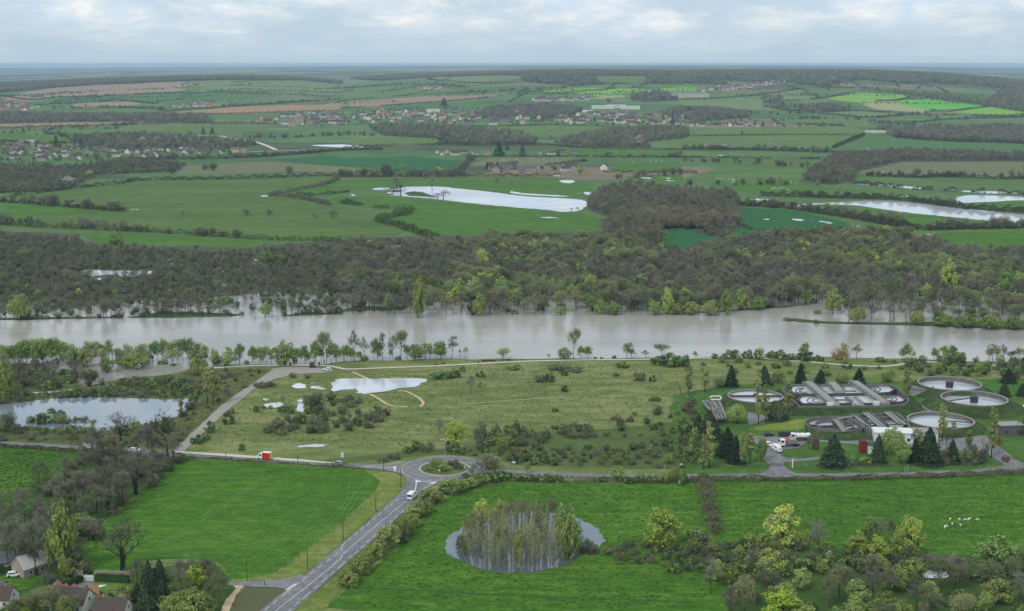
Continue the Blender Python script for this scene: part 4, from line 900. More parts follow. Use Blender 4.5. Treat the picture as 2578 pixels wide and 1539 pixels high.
T("on the roundabout island", "olive L 1060,660,510,140 green L 1160,690,520,180 1230,740,600,220 olive L 960,740,650,120 bramble L 1400,660,530,230 1470,710,600,180 1350,640,560,120")
# left: between pond and river
fill("on the bank above the pond", "C1 780,500 950,450 1250,445 1490,480 1480,570 1200,592 850,572 760,540", 58, [('shrub', 5, 1.6, 3), ('bramble', 3, 1.5, 3), ('thorn', 1, 2.5, 3.6)], 18, 3.8)
fill("along the left pond shore", "C1 -60,600 150,570 400,560 760,545 840,572 600,585 340,592 100,620 -60,640", 34, [('bramble', 4, 2, 4), ('shrub', 3, 1.8, 3.5), ('thorn', 2, 3, 5)], 19, 4)
fill("in the flooded left wood", "C1 -60,400 250,390 500,390 640,420 720,440 580,510 300,530 120,545 -60,560", 46, [('bare', 3, 7, 10), ('brown', 3, 6, 9), ('thorn', 4, 4, 7), ('shrub', 3, 3, 5), ('green', .6, 6, 9)], 20, 5)
T("beside the pond", "poplar C1 1510,625,365,70 1550,632,355,75 1590,632,385,60 1430,640,470,50 1320,680,540,45 conifer C1 545,440,365,60 bud C1 40,840,690,120 90,835,720,70 450,830,700,110 560,825,720,80 620,822,715,80 680,822,740,70 young C1 1390,650,560,50 thorn C1 1380,670,600,90 1340,720,640,90 650,500,430,60 740,490,440,50")
T("on the pond islet", "shrub C1 300,770,690,110 370,768,660,140 440,765,672,100 bramble C1 230,765,715,80 490,775,700,60 bud C1 460,770,690,70")
fill("along the near pond shore", "C1 -60,815 150,808 450,828 700,838 1000,815 1250,760 1240,840 900,860 500,850 -60,840", 36, [('shrub', 5, 1.6, 3.2), ('bramble', 3, 1.5, 3), ('olive', 1, 3, 5)], 21, 3.5)
fill("between the pond and the road", "C1 -60,870 500,880 900,880 1200,870 1200,960 900,950 500,920 -60,895", 24, [('bramble', 5, 1, 2.2), ('shrub', 1, 1, 2.2), ('bud', .5, 5, 7)], 22, 5)
fill("between the pond and the track", "C1 1080,930 1240,945 1500,720 1700,540 1920,395 1600,380 1560,640 1400,700", 22, [('bramble', 4, .8, 2), ('thorn', 1.5, 1.5, 3)], 23, 4)
T("by the road junction", "oak C1 880,935,690,340 1220,1030,652,330 brown C1 1010,1010,800,160 bud C1 790,945,830,110 520,940,840,60 bare C1 1080,960,760,180")
T("in the tree line below the junction", "ivy_oak E1 990,420,160,260 790,545,225,250 brown E1 1140,315,170,160 700,560,250,240 560,545,230,260 bare E1 620,545,235,230 450,520,255,220 260,560,330,160 860,470,250,180 oak E1 750,330,100,250 bare E1 1010,300,90,230 900,330,130,200 700,250,80,160 bramble E1 900,490,420,110 1130,310,240,120 830,560,480,120 1190,200,150,110 thorn E1 640,570,470,120 400,560,440,130 bud E1 740,560,330,150 thorn E1 1290,185,120,140 shrub E1 1340,165,130,90")
fill("in the thicket below the junction", "E1 1130,170 1290,180 1180,330 1000,420 900,520 700,640 520,600 400,580 180,540 300,330 560,210 650,120 900,130", 44, [('bare', 5, 9, 14), ('brown', 5, 8, 13), ('bud', 1.5, 8, 12), ('bramble', 3, 2.5, 4.5), ('thorn', 3, 3, 6)], 51, 5.5)
fill("around the left houses", "E1 -60,620 100,560 300,560 560,600 760,720 640,950 540,1000 400,980 200,1000 60,990 -60,900", 26, [('bare', 4, 9, 14), ('brown', 3, 8, 12), ('bud', 3, 8, 12), ('thorn', 2, 3, 6), ('olive', 1, 5, 8)], 52, 6)
T("in the trees beside the houses", "olive E1 450,1000,470,230 520,960,600,150 bare E1 150,1000,570,250 260,1015,600,220 60,980,620,150 330,900,560,170 oak E1 885,985,560,380 ivy_oak E1 900,990,610,260 bare E1 640,760,560,200 700,700,590,140 brown E1 560,740,590,170 bramble E1 600,1000,890,150 700,720,640,110 thorn E1 560,900,750,150 bud E1 80,900,500,120 -20,720,480,150 olive E1 500,1020,880,130 shrub E1 690,690,600,100 620,1010,960,110")
T("in the grove by the side road", "conifer E1 1080,1070,895,120 1165,1060,885,130 1060,1280,1060,150 1190,1230,1010,150 1130,1150,950,150 1000,1190,1060,110 bare E1 1000,1060,880,170 1300,1060,880,170 1400,1010,880,170 1520,1070,890,150 1620,1160,960,130 brown E1 1490,1080,880,150 1550,1180,930,160 1330,1150,950,160 bright E1 1430,1090,935,170 olive E1 1400,1300,1110,240 1290,1290,1130,180 1500,1290,1150,160 1230,1290,1150,150 bud E1 1600,1200,980,120 1560,1260,1050,140 chestnut E1 830,1250,1120,240 olive E1 910,1150,1080,130 shrub E1 1250,1180,1080,150 940,1180,1100,100")
T("in the gardens at lower left", "bud E1 380,1285,1090,180 olive E1 300,1285,1130,130 bud E1 200,1290,1150,150 shrub E1 130,1290,1210,150 conifer E1 275,1250,1160,70 olive E1 60,1300,1230,110 430,1290,1130,110 bright E1 190,1300,1235,80 shrub E1 490,1090,1030,70 bare E1 330,1080,980,120")
T("along the diagonal road", "olive E2 650,490,372,165 700,470,390,110 560,580,490,150 610,560,460,130 500,660,560,150 470,720,590,140 350,800,632,200 420,740,600,140 240,890,765,160 280,860,740,110 120,1000,868,200 180,960,850,130 60,1095,985,140 20,1080,960,110 green E2 520,600,500,130 440,700,570,120 bramble E2 590,520,440,90 300,820,720,80 450,770,690,90 90,1060,960,90")
T("in the hedge below the roundabout", "green E2 790,420,298,170 870,395,310,130 935,370,295,130 1000,355,260,120 bramble E2 740,410,340,90 900,360,270,130 shrub E2 1060,330,262,110 1130,322,245,130 1190,318,250,110 1290,318,275,90 1380,315,280,90 1480,322,270,150 1560,325,275,110 bare E2 960,330,190,140 green E2 1085,230,128,150 young E2 1350,270,180,60")
T("along the lane hedge", "green E2 2010,318,215,130 olive E2 2420,318,215,110 2340,330,255,110 shrub E2 1900,325,290,80 2100,335,285,110 2180,330,270,90 2260,330,275,90 2480,335,280,80 E3 -10,340,250,90")
# pond grove
def pond_grove():
    r = random.Random(31); P = pts("E2 900,880 880,780 1000,700 1150,650 1400,640 1600,690 1740,790 1700,870 1550,940 1400,972 1250,975 1050,945 930,900")
    for p in scatter(P, 150, 31, 1.8):
        k = pick(r, [('pole_tree', 14, 0, 0)])[0]
        plant(k, p, r.uniform(6.5, 10.5), None, "standing in the round pond", None, r, pixx(p))
pond_grove()
fill("crowded in the water by the far left", "C1 -60,280 300,285 700,285 1000,300 1480,300 1520,345 900,350 640,350 300,345 -60,350", 52, [('sapling', 4, 5, 9), ('pole_tree', 2, 6, 9), ('olive', .7, 3, 5)], 61, 4)
fill("standing in shallow water by the bank", "C1 1540,315 1900,318 2280,318 C2 300,298 700,292 760,303 300,312 0,318 C1 2280,338 1900,340 1560,346", 34, [('sapling', 4, 4, 8), ('pole_tree', 2, 5, 8), ('shrub', 1, 1.5, 3)], 62, 4)
T("before the lower left houses", "bud E1 330,1320,1085,180 250,1310,1120,140 100,1320,1190,150 olive E1 480,1320,1150,130 bud E1 400,1300,1120,130 540,1320,1160,120")
T("around the round pond grove", "willow E2 1020,640,455,120 1150,620,450,130 olive E2 940,700,540,120 1440,630,465,130 bud E2 1250,640,470,110 1310,640,460,130 1530,640,450,110 green E2 1640,850,485,190 1700,860,640,130 olive E2 1650,870,560,140 1280,930,650,80 bud E2 1160,830,640,100 bramble E2 900,850,720,90 870,800,710,80 1760,840,740,120 bramble E2 1830,850,770,110 shrub E2 1650,890,820,110 bud E2 1000,740,580,140")
# lower right
fill("in the scrub right of the pond", "E2 1880,850 2050,800 2200,800 2486,820 E3 60,760 250,790 300,960 60,1010 E2 2300,960 2050,900", 46, [('bramble', 6, 1.6, 3), ('shrub', 3, 1.6, 3.2), ('thorn', 1.5, 2.5, 4)], 33, 4)
T("in the lower right field edge", "willow E2 2330,810,518,290 E3 725,810,495,260 620,1055,812,235 240,1050,888,115 1270,880,685,165 1420,935,720,165 1655,885,572,200 1560,850,700,100 860,810,700,110 580,800,700,110 green E3 1360,800,572,140 2290,1010,725,340 bare E3 1000,850,590,160 1440,800,585,130 brown E3 1510,820,600,120 olive E3 480,800,700,130 340,800,760,90 "
  "bright E3 705,1340,1125,290 thorn E3 750,960,820,150 shrub E3 700,840,760,90 olive E3 700,830,760,150")
fill("in the lower right thicket", "E3 20,760 120,720 300,800 560,840 800,830 1100,830 1300,860 1560,900 1600,960 1300,1030 1000,1010 700,1000 300,1000 100,960", 40, [('bramble', 4, 2.5, 4.5), ('thorn', 5, 3, 5), ('shrub', 4, 2.5, 5), ('olive', 2, 3, 5), ('brown', .5, 6, 8)], 34, 5)
T("by the small flooded dip", "bare E3 1860,1000,850,180 brown E3 1760,990,850,150 bare E3 1960,1000,850,170 blossom E3 2040,990,880,60 1970,960,845,70 bramble E3 1700,990,880,110 thorn E3 1640,930,780,110 shrub E3 1620,990,900,110 conifer E3 2340,1010,910,70")
fill("in the bottom right wood", "E3 130,1130 300,1040 700,1040 980,1080 1050,1110 1300,1090 1600,1060 2050,1040 2600,1020 2600,1400 2000,1450 900,1420 250,1330 330,1230", 60, [('bare', 2.5, 7, 11), ('bud', 6, 7, 11), ('brown', 2, 7, 11), ('olive', 5, 5, 8), ('green', 2, 5, 8), ('thorn', 3, 3, 5), ('shrub', 3, 2.5, 5)], 35, 5.5)
# sewage works planting
T("in the sewage works grounds", "conifer C3 350,502,348,110 590,492,348,125 855,478,330,95 1000,478,378,100 1280,478,368,100 2370,475,370,120 2340,575,468,100 2470,572,478,90 1095,1085,850,205 1790,1070,800,210 1420,1065,850,130 320,1015,800,180 190,880,672,200 110,850,700,120 1960,1060,890,130 380,1060,860,130 1690,1060,880,110 "
  "poplar C3 190,1100,760,75 150,1105,850,60 485,1065,810,65 430,1085,830,50 550,775,398,60 600,775,490,60 765,705,440,70 1630,625,370,70 1890,905,630,70 2250,1025,645,75 160,545,370,70 40,565,365,60 1960,890,760,60 1730,980,820,60 2080,960,820,60")
T("around the works yard", "green C3 390,770,635,150 570,1055,868,90 1490,1010,810,120 1590,1075,890,130 1540,960,800,100 olive C3 690,475,390,100 1150,475,395,110 1490,470,400,110 1580,1000,830,90 thorn C3 270,505,420,110 690,760,610,130 650,755,640,110 750,745,620,90 bramble C3 2090,1065,925,150 2160,1060,960,110 1930,1065,950,120 thorn C3 2190,1045,890,70 redbush C3 2345,1048,1000,80 2305,935,880,60 bramble C3 2420,840,760,120 2470,850,740,110 2380,850,800,80 bare C3 910,975,850,80 1690,980,800,90 shrub C3 1820,545,500,40 1240,1075,1010,110 1330,1070,1020,110 60,1060,930,150 30,1000,850,130 80,950,800,120 20,880,760,130 brown C3 40,700,600,90 bud C3 1920,960,800,90 bare C3 1800,1000,860,110")
PONDP = [pts('E2 740,800 860,655 1200,545 1500,545 1860,645 1925,745 1760,870 1600,955 1400,1000 1200,1005 850,910')]; PONDM = [pts(q) for q in FLOOD if q.startswith('M ')]
def outside(PL, P): return [p for p in P if not any(inside(q, p.x, p.y) for q in PL)]
# tussocks of the rough meadow and grazed tufts of the pastures
def tuft(kind, seed, mats, size):
    r = np.random.default_rng(seed); c = MB(); n = 26; p = r.normal(size=(n, 3)) * np.array([.3, .3, .12]) + np.array([0, 0, .16]); p[:, 2] = np.abs(p[:, 2]); c.tris(leaves(r, p, size, np.array([[0, 0, 1.0]]), .8)); put(kind, c, [LM[m] for m in mats], None, None, .5, 0)
LM['straw'] = leaf('straw_tuft', s(140, 138, 92), s(176, 168, 118), 1.0); LM['tuftg'] = leaf('green_tuft', s(60, 92, 36), s(84, 112, 48), 1.0); LM['tufto'] = leaf('olive_tuft', s(96, 108, 62), s(120, 126, 80), 1.15)
for i in range(2): tuft('tuft_straw', 301 + i, ['straw'], .2); tuft('tuft_green', 311 + i, ['tuftg'], .2); tuft('tuft_olive', 321 + i, ['tufto'], .22)
wood('grass_tussocks', 'countless dry tussocks in the rough meadow', outside(PONDM, scatter(pts("C1 2486,420 C2 300,400 900,340 2486,330 C3 100,520 C2 2486,820 1500,760 900,900 600,960 C1 1450,930 1750,620 2000,470"), 5200, 401)) + scatter(pts("C1 1080,930 1240,945 1500,720 1700,540 1920,395 1600,380 1560,640 1400,700"), 1300, 406), [('tuft_straw', 4, .12, .4), ('tuft_olive', 4, .12, .45)], 402, 'tuft')
wood('grass_tufts', 'countless grass tufts in the near pastures', outside(PONDP, scatter(pts("E2 250,1020 640,560 1050,360 2486,350 E3 150,330 2480,275 2480,1000 300,900 160,1250 E2 100,1260"), 9000, 403)) + scatter(pts("E1 -40,90 560,110 540,260 300,450 -40,640"), 2600, 404), [('tuft_green', 5, .15, .4), ('tuft_olive', 1, .15, .35)], 405, 'tuft2')
# the far bank: nearest trees one by one, the rest as one wood
def far_bank():
    front = pts("B1 -120,995 0,985 600,978 1000,975 1800,965 2486,972 B2 100,975 1100,980 1700,955 2486,958 B3 450,930 740,905 1000,878 1600,965 2700,1010 2700,1065 2000,1050 1100,1025 1000,940 700,985")
    P1 = pts("B1 -900,990 600,970 1000,965 1800,955 2486,965 B2 1100,972 1700,948 2486,952 B3 450,925 740,905 1000,880 1300,930 1700,960 3400,1000 3400,560 2300,560 2000,540 1860,500 1700,440 1500,400 1200,400 550,430 300,490 0,560 B2 1985,450 1250,470 750,490 500,480 0,490 B1 2000,500 1770,530 1100,510 620,480 560,430 -900,360")
    P2 = pts("B3 1100,1040 1700,1040 2700,1065 2700,990 1900,960 1600,1000 1200,1000")
    r = random.Random(77)
    S = scatter(P1, 6700, 77, 5.2) + scatter(P2, 34, 78, 7)
    glints = [pts(q) for q in FLOOD if q.startswith(('B1 590', 'B1 690', 'B1 1230', 'B1 1500', 'B1 1415', 'B1 1840', 'B2 255', 'B2 505', 'B2 430', 'B2 1260'))]
    water_ = [pts("B1 1600,990 700,990 700,900 1500,880 2486,830 B2 0,820 1000,880 B2 1000,960"), pts("B2 1150,960 1150,850 2100,830 2100,930"), pts("B3 1000,990 1250,890 1700,860 2150,830 2300,960 1700,990"), pts("B1 0,985 0,960 900,940 900,985")]
    out = []
    for p in S:
        if any(inside(w_, p.x, p.y) for w_ in water_) and r.uniform(0, 1) < .55: continue
        if any(inside(w_, p.x, p.y + d) for w_ in glints for d in (0, 5, 10, 16)): continue
        out.append(p)
    out.sort(key=lambda p: p.y)
    return out
FB = far_bank()
def bank_tree(p, r):
    x = pixx(p); k = np.interp(x, [0, 700, 1000, 1300, 1900, 2578], [0, .1, .7, 1, 1, .9])     # low scrub at left, tall wood at right
    hmin, hmax = 4.8 + 5.8 * k, 7.5 + 7.5 * k
    v = math.sin(p.x / 41 + 1) + math.sin(p.y / 33 + p.x / 90) + .7 * math.sin(p.x / 17 + p.y / 13); q = 1 + .28 * math.sin(p.x / 23 + 2) * math.sin(p.y / 19 + .5); hmin *= q * .85; hmax *= q; g = max(0, v)
    mix = [('bare', 5 - 1.5 * g, hmin, hmax), ('brown', 4 - 1.2 * g, hmin, hmax), ('bud', 1.2 + 4 * g, hmin, hmax), ('green', .3 + .8 * g + .3 * k, hmin * .7, hmax * .9), ('willow', .12, hmin * .7, hmax * .8), ('thorn', 2.4 * (1 - k) + .6, 3, 6), ('shrub', .6, 2.5, 4.5)]
    return mix
def plant_far_bank():
    r = random.Random(5)
    ZN = [(0, "on the flooded far bank, left"), (560, "on the flooded far bank, left centre"), (1000, "on the flooded far bank, middle"), (1400, "on the flooded far bank, right centre"), (1850, "on the flooded far bank, right"), (2200, "on the flooded far bank, far right")]
    count = {}; rest = []
    for p in FB:
        k, _, a, b = pick(r, bank_tree(p, r)); lk = WORD[k][1]
        if p.y < 905 and count.get(lk, 0) < (75 if k != 'shrub' else 12):
            count[lk] = count.get(lk, 0) + 1; x = pixx(p); zn = [z for t, z in ZN if x >= t or t == 0][-1]
            plant(k, p, r.uniform(a, b), None, zn, None, r, x)
        else: rest.append(p)
    L = [p for p in rest if pixx(p) < 850]; R_ = [p for p in rest if pixx(p) >= 850]
    wood('woodland', 'low dark leafless wood on the flooded far bank, left part', L, [('bare', 5, 4.5, 8), ('brown', 4, 4.5, 8), ('bud', 1, 5, 9), ('thorn', 5, 3, 6), ('shrub', 1.6, 2.5, 4.5)], 6, 'mid')
    st = lambda p: math.sin(p.x / 41 + 1) + math.sin(p.y / 33 + p.x / 90) + .7 * math.sin(p.x / 17 + p.y / 13)
    wood('woodland', 'tall leafless grey stands of the wood on the right far bank', [p for p in R_ if st(p) < .35], [('bare', 5, 7, 14), ('brown', 4.5, 7, 13), ('bud', 1.2, 8, 13), ('thorn', 1, 4, 7), ('shrub', 1, 3, 5)], 7, 'tall')
    wood('woodland', 'olive budding stands of the wood on the right far bank', [p for p in R_ if st(p) >= .35], [('bare', 2, 7, 13), ('bud', 6, 7, 14), ('thorn', 1, 4, 7), ('green', 1.6, 6, 12), ('willow', .4, 7, 12)], 8, 'olive')
plant_far_bank()
def bank_rows():
    r = random.Random(66)
    for q, n in (("B1 -60,990 200,986 500,982 900,979 900,988 500,990 -60,1000", 22), ("B1 925,982 1150,948 1300,943 1780,962 1700,972 1200,984", 34), ("B1 2030,972 2250,948 2486,952 2486,958", 14), ("B2 -50,942 100,908 500,903 450,928 100,938", 18)):
        for p in scatter(pts(q), n, n * 3, 2.5):
            k = pick(r, [('bare', 4, 7, 11), ('brown', 4, 7, 11), ('thorn', 3, 2.5, 5), ('bramble', 3, 1.5, 3)]); plant(k[0], p, r.uniform(k[2], k[3]), None, "on the low flooded bank strip", None, r, pixx(p))
bank_rows()
T("on the flooded far bank front", "olive B1 150,1000,815,180 bud B1 780,985,845,110 green B1 1930,985,870,100 olive B2 570,985,740,110 B3 310,965,780,100 bud B3 790,905,670,150 B3 890,900,690,120 olive B3 200,970,860,120 60,965,870,130 440,930,815,110 540,930,830,120 1090,960,780,140 green B3 2350,880,610,130 willow B3 1930,820,565,130 bud B3 1510,960,690,120 olive B3 1270,1030,900,120 1700,1045,930,110 1900,1050,960,160 2050,1060,960,170 2250,1070,970,180 2420,1075,980,150 green B2 1590,965,900,110 1980,960,870,130 2280,965,860,100 olive B2 2420,960,870,110 willow B2 2370,960,770,90 green B3 2430,900,800,110 olive B2 1000,970,800,100 bramble B3 770,1008,985,90 shrub B3 970,1030,1000,60 980,955,930,60 olive B2 2450,960,880,90 1880,960,850,90")
T("rising from the far bank wood", "willow B2 1020,640,488,100 B2 1030,760,650,110 B2 1370,720,645,90 olive B2 1780,800,655,110 willow B3 850,520,400,90 B3 240,670,560,50 olive B1 180,560,480,110 850,480,362,130 olive B1 1930,600,500,120 willow B2 220,480,420,110 brown B2 760,660,550,130 olive B2 1740,470,345,110 2090,480,395,100 B3 1150,470,395,100 1290,620,490,150 green B3 380,460,365,130 bud B3 590,470,370,130 bare B2 1090,450,335,150 bud B2 1370,480,335,200 green B2 1400,560,420,120 bud B2 1880,520,370,150 olive B2 1640,490,400,110")
# middle distance: single trees
T("alone in the wide green pasture", "far_bare B1 1795,243,183,80 1960,245,192,60 2290,257,215,60 2425,257,193,80 1330,232,205,40 95,142,80,60 630,192,125,110")
T("by the long flood pool", "oak B2 740,128,50,110 bare A2 400,1025,945,110 660,1040,940,100 oak B2 430,100,5,110 700,125,75,70 380,95,35,60 bare B2 1720,205,178,40 1670,205,185,40 far_bare A2 1130,985,940,50 1240,995,970,40")
T("near the flood plain farms", "far_conifer A1 410,725,640,50 590,722,660,40 1480,632,578,40 1545,628,578,40 A2 1145,785,690,90 1315,790,700,60 1205,745,712,40 1575,792,738,30 1060,880,835,40 1095,880,832,40 1135,880,828,40 745,425,368,60 2410,578,460,40 A3 430,640,605,25 580,575,535,30 690,490,475,30 40,475,430,50 "
  "far_dark A2 325,940,848,80 160,940,880,70 540,940,880,60 250,940,900,50 A1 1490,893,848,50 1550,893,842,70 2105,915,862,60 1250,920,870,60 A2 750,690,600,90 far_yellow A2 705,920,868,60 1735,925,862,60 440,890,845,40 A1 650,940,895,60 far_blossom A2 2170,718,642,80 1525,660,625,40 1275,490,455,50 A3 180,745,700,70 310,745,700,80 630,730,698,40 1355,760,735,50 1605,760,730,60 A1 1040,690,652,60 1140,690,648,60 510,1000,940,110 A1 2060,945,920,50")
def hedge_trees():
    r = random.Random(41); out = []
    for line, n, mix in (("A3 0,745 500,748 1000,770", 22, 1), ("A3 1350,780 1800,800 2486,815", 34, 1), ("A2 1900,800 2486,800", 14, 1), ("A3 0,830 500,850 900,880", 22, 0), ("A2 0,935 500,938 900,930", 12, 0), ("B3 560,60 1000,110 1500,120 2000,180", 22, 0),
                         ("B3 800,190 1200,240 1600,310", 16, 0), ("A2 2000,960 2486,920", 18, 0), ("A3 0,1010 600,1000 1000,1010", 14, 0), ("B3 1750,345 2486,330", 12, 0), ("A1 0,615 500,600 900,590", 14, 0), ("A2 1880,560 2486,600", 10, 0), ("B1 100,120 500,165 900,205", 10, 0), ("A1 700,545 1500,555 2000,560", 16, 0), ("A2 1000,870 1500,890 1950,880", 16, 0), ("A1 440,650 800,645 1200,640", 46, 0), ("A1 0,620 450,640", 24, 1), ("A2 0,640 300,645", 14, 0), ("A2 700,700 1400,705", 40, 1), ("A3 0,560 600,575 1180,575", 40, 0), ("A3 1350,545 2000,590", 60, 0), ("A1 1200,680 1500,700 1720,715", 40, 0), ("A1 1750,660 1980,660 2486,640", 40, 0),
                         ("A3 640,540 900,520 1300,530", 40, 0), ("A3 1420,515 1700,492 1960,525 2486,505", 60, 0), ("A1 0,600 600,585 1000,560", 50, 0), ("A1 300,445 900,440 1200,455", 50, 0), ("A1 1600,430 2100,404 2486,380", 60, 0), ("A1 50,352 400,365 850,350", 40, 0), ("A3 560,375 900,345 1000,370", 40, 0), ("A3 750,460 1050,470", 30, 0), ("A2 0,300 500,270 900,290", 60, 0), ("A2 880,330 1300,310 1700,290", 60, 0), ("A3 0,450 500,480 1000,480", 50, 0),
                         ("A2 0,930 500,936 900,930", 40, 0), ("B1 0,140 300,160 700,195 920,212", 24, 0), ("B1 0,305 500,330 1000,358 1800,405", 40, 0), ("B3 390,165 800,200 1200,255 1650,330", 40, 0), ("A3 1340,935 1900,945 2486,955", 40, 0), ("B3 1780,345 2486,330", 30, 0), ("A3 0,742 600,750 1050,762", 50, 1), ("A1 950,815 1500,812 2000,790", 30, 0)):
        P = catmull(pts(line), 6)
        for i in range(n):
            j = r.randrange(len(P) - 1); p = P[j].lerp(P[j + 1], r.uniform(0, 1)) + Vector((r.uniform(-3, 3), r.uniform(-4, 4), 0)); p.z = float(hgt(p.x, p.y)) if p.y > 2600 else 0
            out.append(p)
    wood('hedgerow_trees', 'countless hedgerow trees between the fields of the far plain', out, [('far_bare', 5, 6, 13), ('far_dark', 4, 5, 9), ('far_bud', 2, 6, 12), ('far_shrub', 4, 3, 6), ('far_blossom', .4, 4, 7)], 42, 'hedgerow')
hedge_trees()
# woods beyond the plain, each one mass
MIDMIX = [('bare', 5, 7, 13), ('brown', 5, 7, 14), ('bud', 1.6, 7, 13), ('thorn', 2, 3, 6)]
FARMIX = [('far_bare', 6, 8, 14), ('far_bud', 2, 8, 13), ('far_dark', 3, 6, 9), ('far_shrub', 1.5, 3, 6)]
DARKMIX = [('far_dark', 5, 4, 7), ('far_shrub', 3, 3, 5.5), ('far_bare', 3, 6, 10), ('far_bud', .8, 6, 10)]
TOWNMIX = [('far_bare', 4, 5, 9), ('far_dark', 3, 4, 7), ('far_shrub', 2, 3, 5), ('far_conifer', .8, 8, 13)]
BAREMIX = [('far_bare', 8, 9, 13), ('far_dark', 2, 8, 11), ('far_bud', 1, 8, 12)]
WFL = soil('leafless_wood_floor', [(.35, s(76, 74, 64)), (.65, s(96, 92, 80))], big=.02, mid=.1)
for lab, P, n, d, mix, key in [
  ('bare wood right of the long flood pool', "B2 1790,150 1900,85 2050,30 2486,85 B3 380,105 400,330 320,420 0,330 B2 2360,340 1995,350 1970,260 1800,200", 900, 6, MIDMIX, 'midwood'),
  ('russet patch of the wood below the flood pool', "B2 2085,310 2130,235 2340,235 2486,255 B3 390,275 420,320 250,335 0,340 B2 2300,345", 170, 6, [('far_russet', 1, 9, 13)], 'russet'),
  ('loose trees between the russet patch and the riverside wood', "B2 1960,290 2110,345 2330,345 2330,460 1990,440 1900,380", 120, 6, MIDMIX, 'midloose'),
  ('dark scrub wood along the far embankment, left', "A1 -60,850 500,870 950,815 1350,850 1300,905 950,915 700,930 500,1035 0,1060 B1 0,60 -60,60", 1000, 7, [('thorn', 5, 3.5, 7), ('bare', 3, 5, 9), ('brown', 3, 5, 9), ('shrub', 3, 3, 5), ('bud', 1, 5, 9)], 'scrubwood'),
  ('bare wood spreading across the right plain', "A3 850,975 1100,800 1600,770 2486,800 2486,830 1600,832 1265,905 1250,960 1100,1005", 900, 7, MIDMIX, 'midwood'),
  ('dark wood at the right edge of the plain', "A3 1400,590 1600,600 2000,590 2486,580 2600,600 2600,700 2486,700 1900,680 1550,650", 800, 8, BAREMIX, 'bare'),
  ('tree belt before the far town', "A2 200,580 700,570 1000,600 1300,630 1420,690 1380,712 900,712 760,690 680,660 300,640", 700, 9, FARMIX, 'plain'),
  ('wood right of the far town belt', "A2 1560,690 1700,660 1900,600 2486,585 A3 40,620 40,650 A2 2486,662 2200,688 2250,730 1700,722", 620, 9, FARMIX, 'plain'),
  ('wooded park behind the far town', "A2 960,490 1100,440 1500,420 1760,450 1700,490 1560,515 1280,520 1000,510", 700, 10, BAREMIX, 'bare'),
  ('woodland band left of the far town', "A1 -60,475 400,490 900,490 1500,495 1550,545 1000,540 500,545 0,556 -60,556", 800, 12, FARMIX, 'plain'),
  ('tree belt behind the left village', "A1 700,640 1000,640 1400,650 1600,680 1900,700 1700,740 1300,735 900,740 600,710 480,660", 420, 9, FARMIX, 'plain'),
  ('gardens and trees around the left village', "A1 -60,690 500,690 900,720 1700,750 1750,775 1300,815 600,830 -60,830", 240, 12, DARKMIX, 'dark'),
  ('trees among the far town houses', "A2 -400,520 0,480 400,440 800,430 1000,450 1000,560 600,570 200,570 -200,580 -420,560", 260, 14, TOWNMIX, 'plain3'),
  ('trees among the far town houses, right', "A2 1000,520 1700,500 2100,490 2486,500 A3 480,500 600,570 0,580 A2 1900,570 1200,560", 230, 14, TOWNMIX, 'plain3'),
  ('conifer and bare copse on the far right slope', "A3 570,390 720,375 740,420 600,438 A3 1050,420 1230,430 1200,460 1060,475", 130, 12, BAREMIX, 'bare'),
  ('round copse beyond the far town', "A2 2100,350 2250,330 2440,350 2450,385 2200,395 2110,385", 160, 12, BAREMIX, 'bare'),
  ('scattered trees on the right hill slopes', "A3 1280,310 1900,350 2486,420 2486,470 2100,410 1600,340", 500, 14, FARMIX, 'plain'),
  ('bare wood behind the right town end', "A2 2486,440 A3 0,450 200,445 490,480 480,510 100,540 0,520 A2 2300,490", 330, 10, BAREMIX, 'bare'),
  ('dark forest on the left ridge', "A1 -60,262 400,246 1000,218 1400,210 1900,216 2486,250 2486,266 1900,240 1400,244 900,264 400,292 100,322 -60,330", 3200, 12, BAREMIX, 'bare'),
  ('dark forest on the middle ridge', "A2 60,228 600,190 1300,172 1800,160 2486,178 2486,262 2200,262 2250,205 1800,212 1910,270 1700,282 1330,250 1310,207 600,217 300,242", 3600, 13, BAREMIX, 'bare'),
  ('dark forest on the right ridge', "A3 -20,172 700,165 1300,165 1900,190 2300,230 2450,248 2600,290 2600,420 2200,410 2350,300 1900,262 1600,262 1280,232 1000,285 760,250 480,250 300,235 320,270 0,260", 4200, 14, BAREMIX, 'bare')]:
    Q = pts(P); ridge = 'ridge' in lab; PP = scatter(Q, n * (3 if ridge else 1), len(lab) * 7, d * .8)
    wood('woodland', lab, PP, mix, len(P), key, 1.7 if ridge else 1)
    if 'among' not in lab and 'scattered' not in lab and 'gardens' not in lab and 'loose' not in lab: sheet('woodland_floor', Q, WFL, .3)
def far_dots():
    """the countless far hedgerow trees of the rising land"""
    r = random.Random(90); P = []
    for _ in range(120):
        x = r.uniform(-100, 2680); y = r.uniform(186, 262); a = G(x, y); L_ = r.uniform(120, 520); t = r.choice([.05, .2, -.15, 1.3, 1.5]) + r.uniform(-.12, .12); n = int(L_ / r.uniform(5, 9))
        for i in range(n):
            px_, py_ = a.x + math.cos(t) * L_ * i / n + r.uniform(-5, 5), a.y + math.sin(t) * L_ * i / n + r.uniform(-5, 5); P.append(Vector((px_, py_, float(hgt(px_, py_)))))
    wood('hedgerow_trees', 'countless far hedgerow trees on the rising farmland', P, [('far_bare', 2, 4, 9), ('far_dark', 5, 3, 6), ('far_shrub', 7, 2, 4), ('far_bud', 1, 4, 8)], 91, 'plain2')
far_dots()
label_trees()
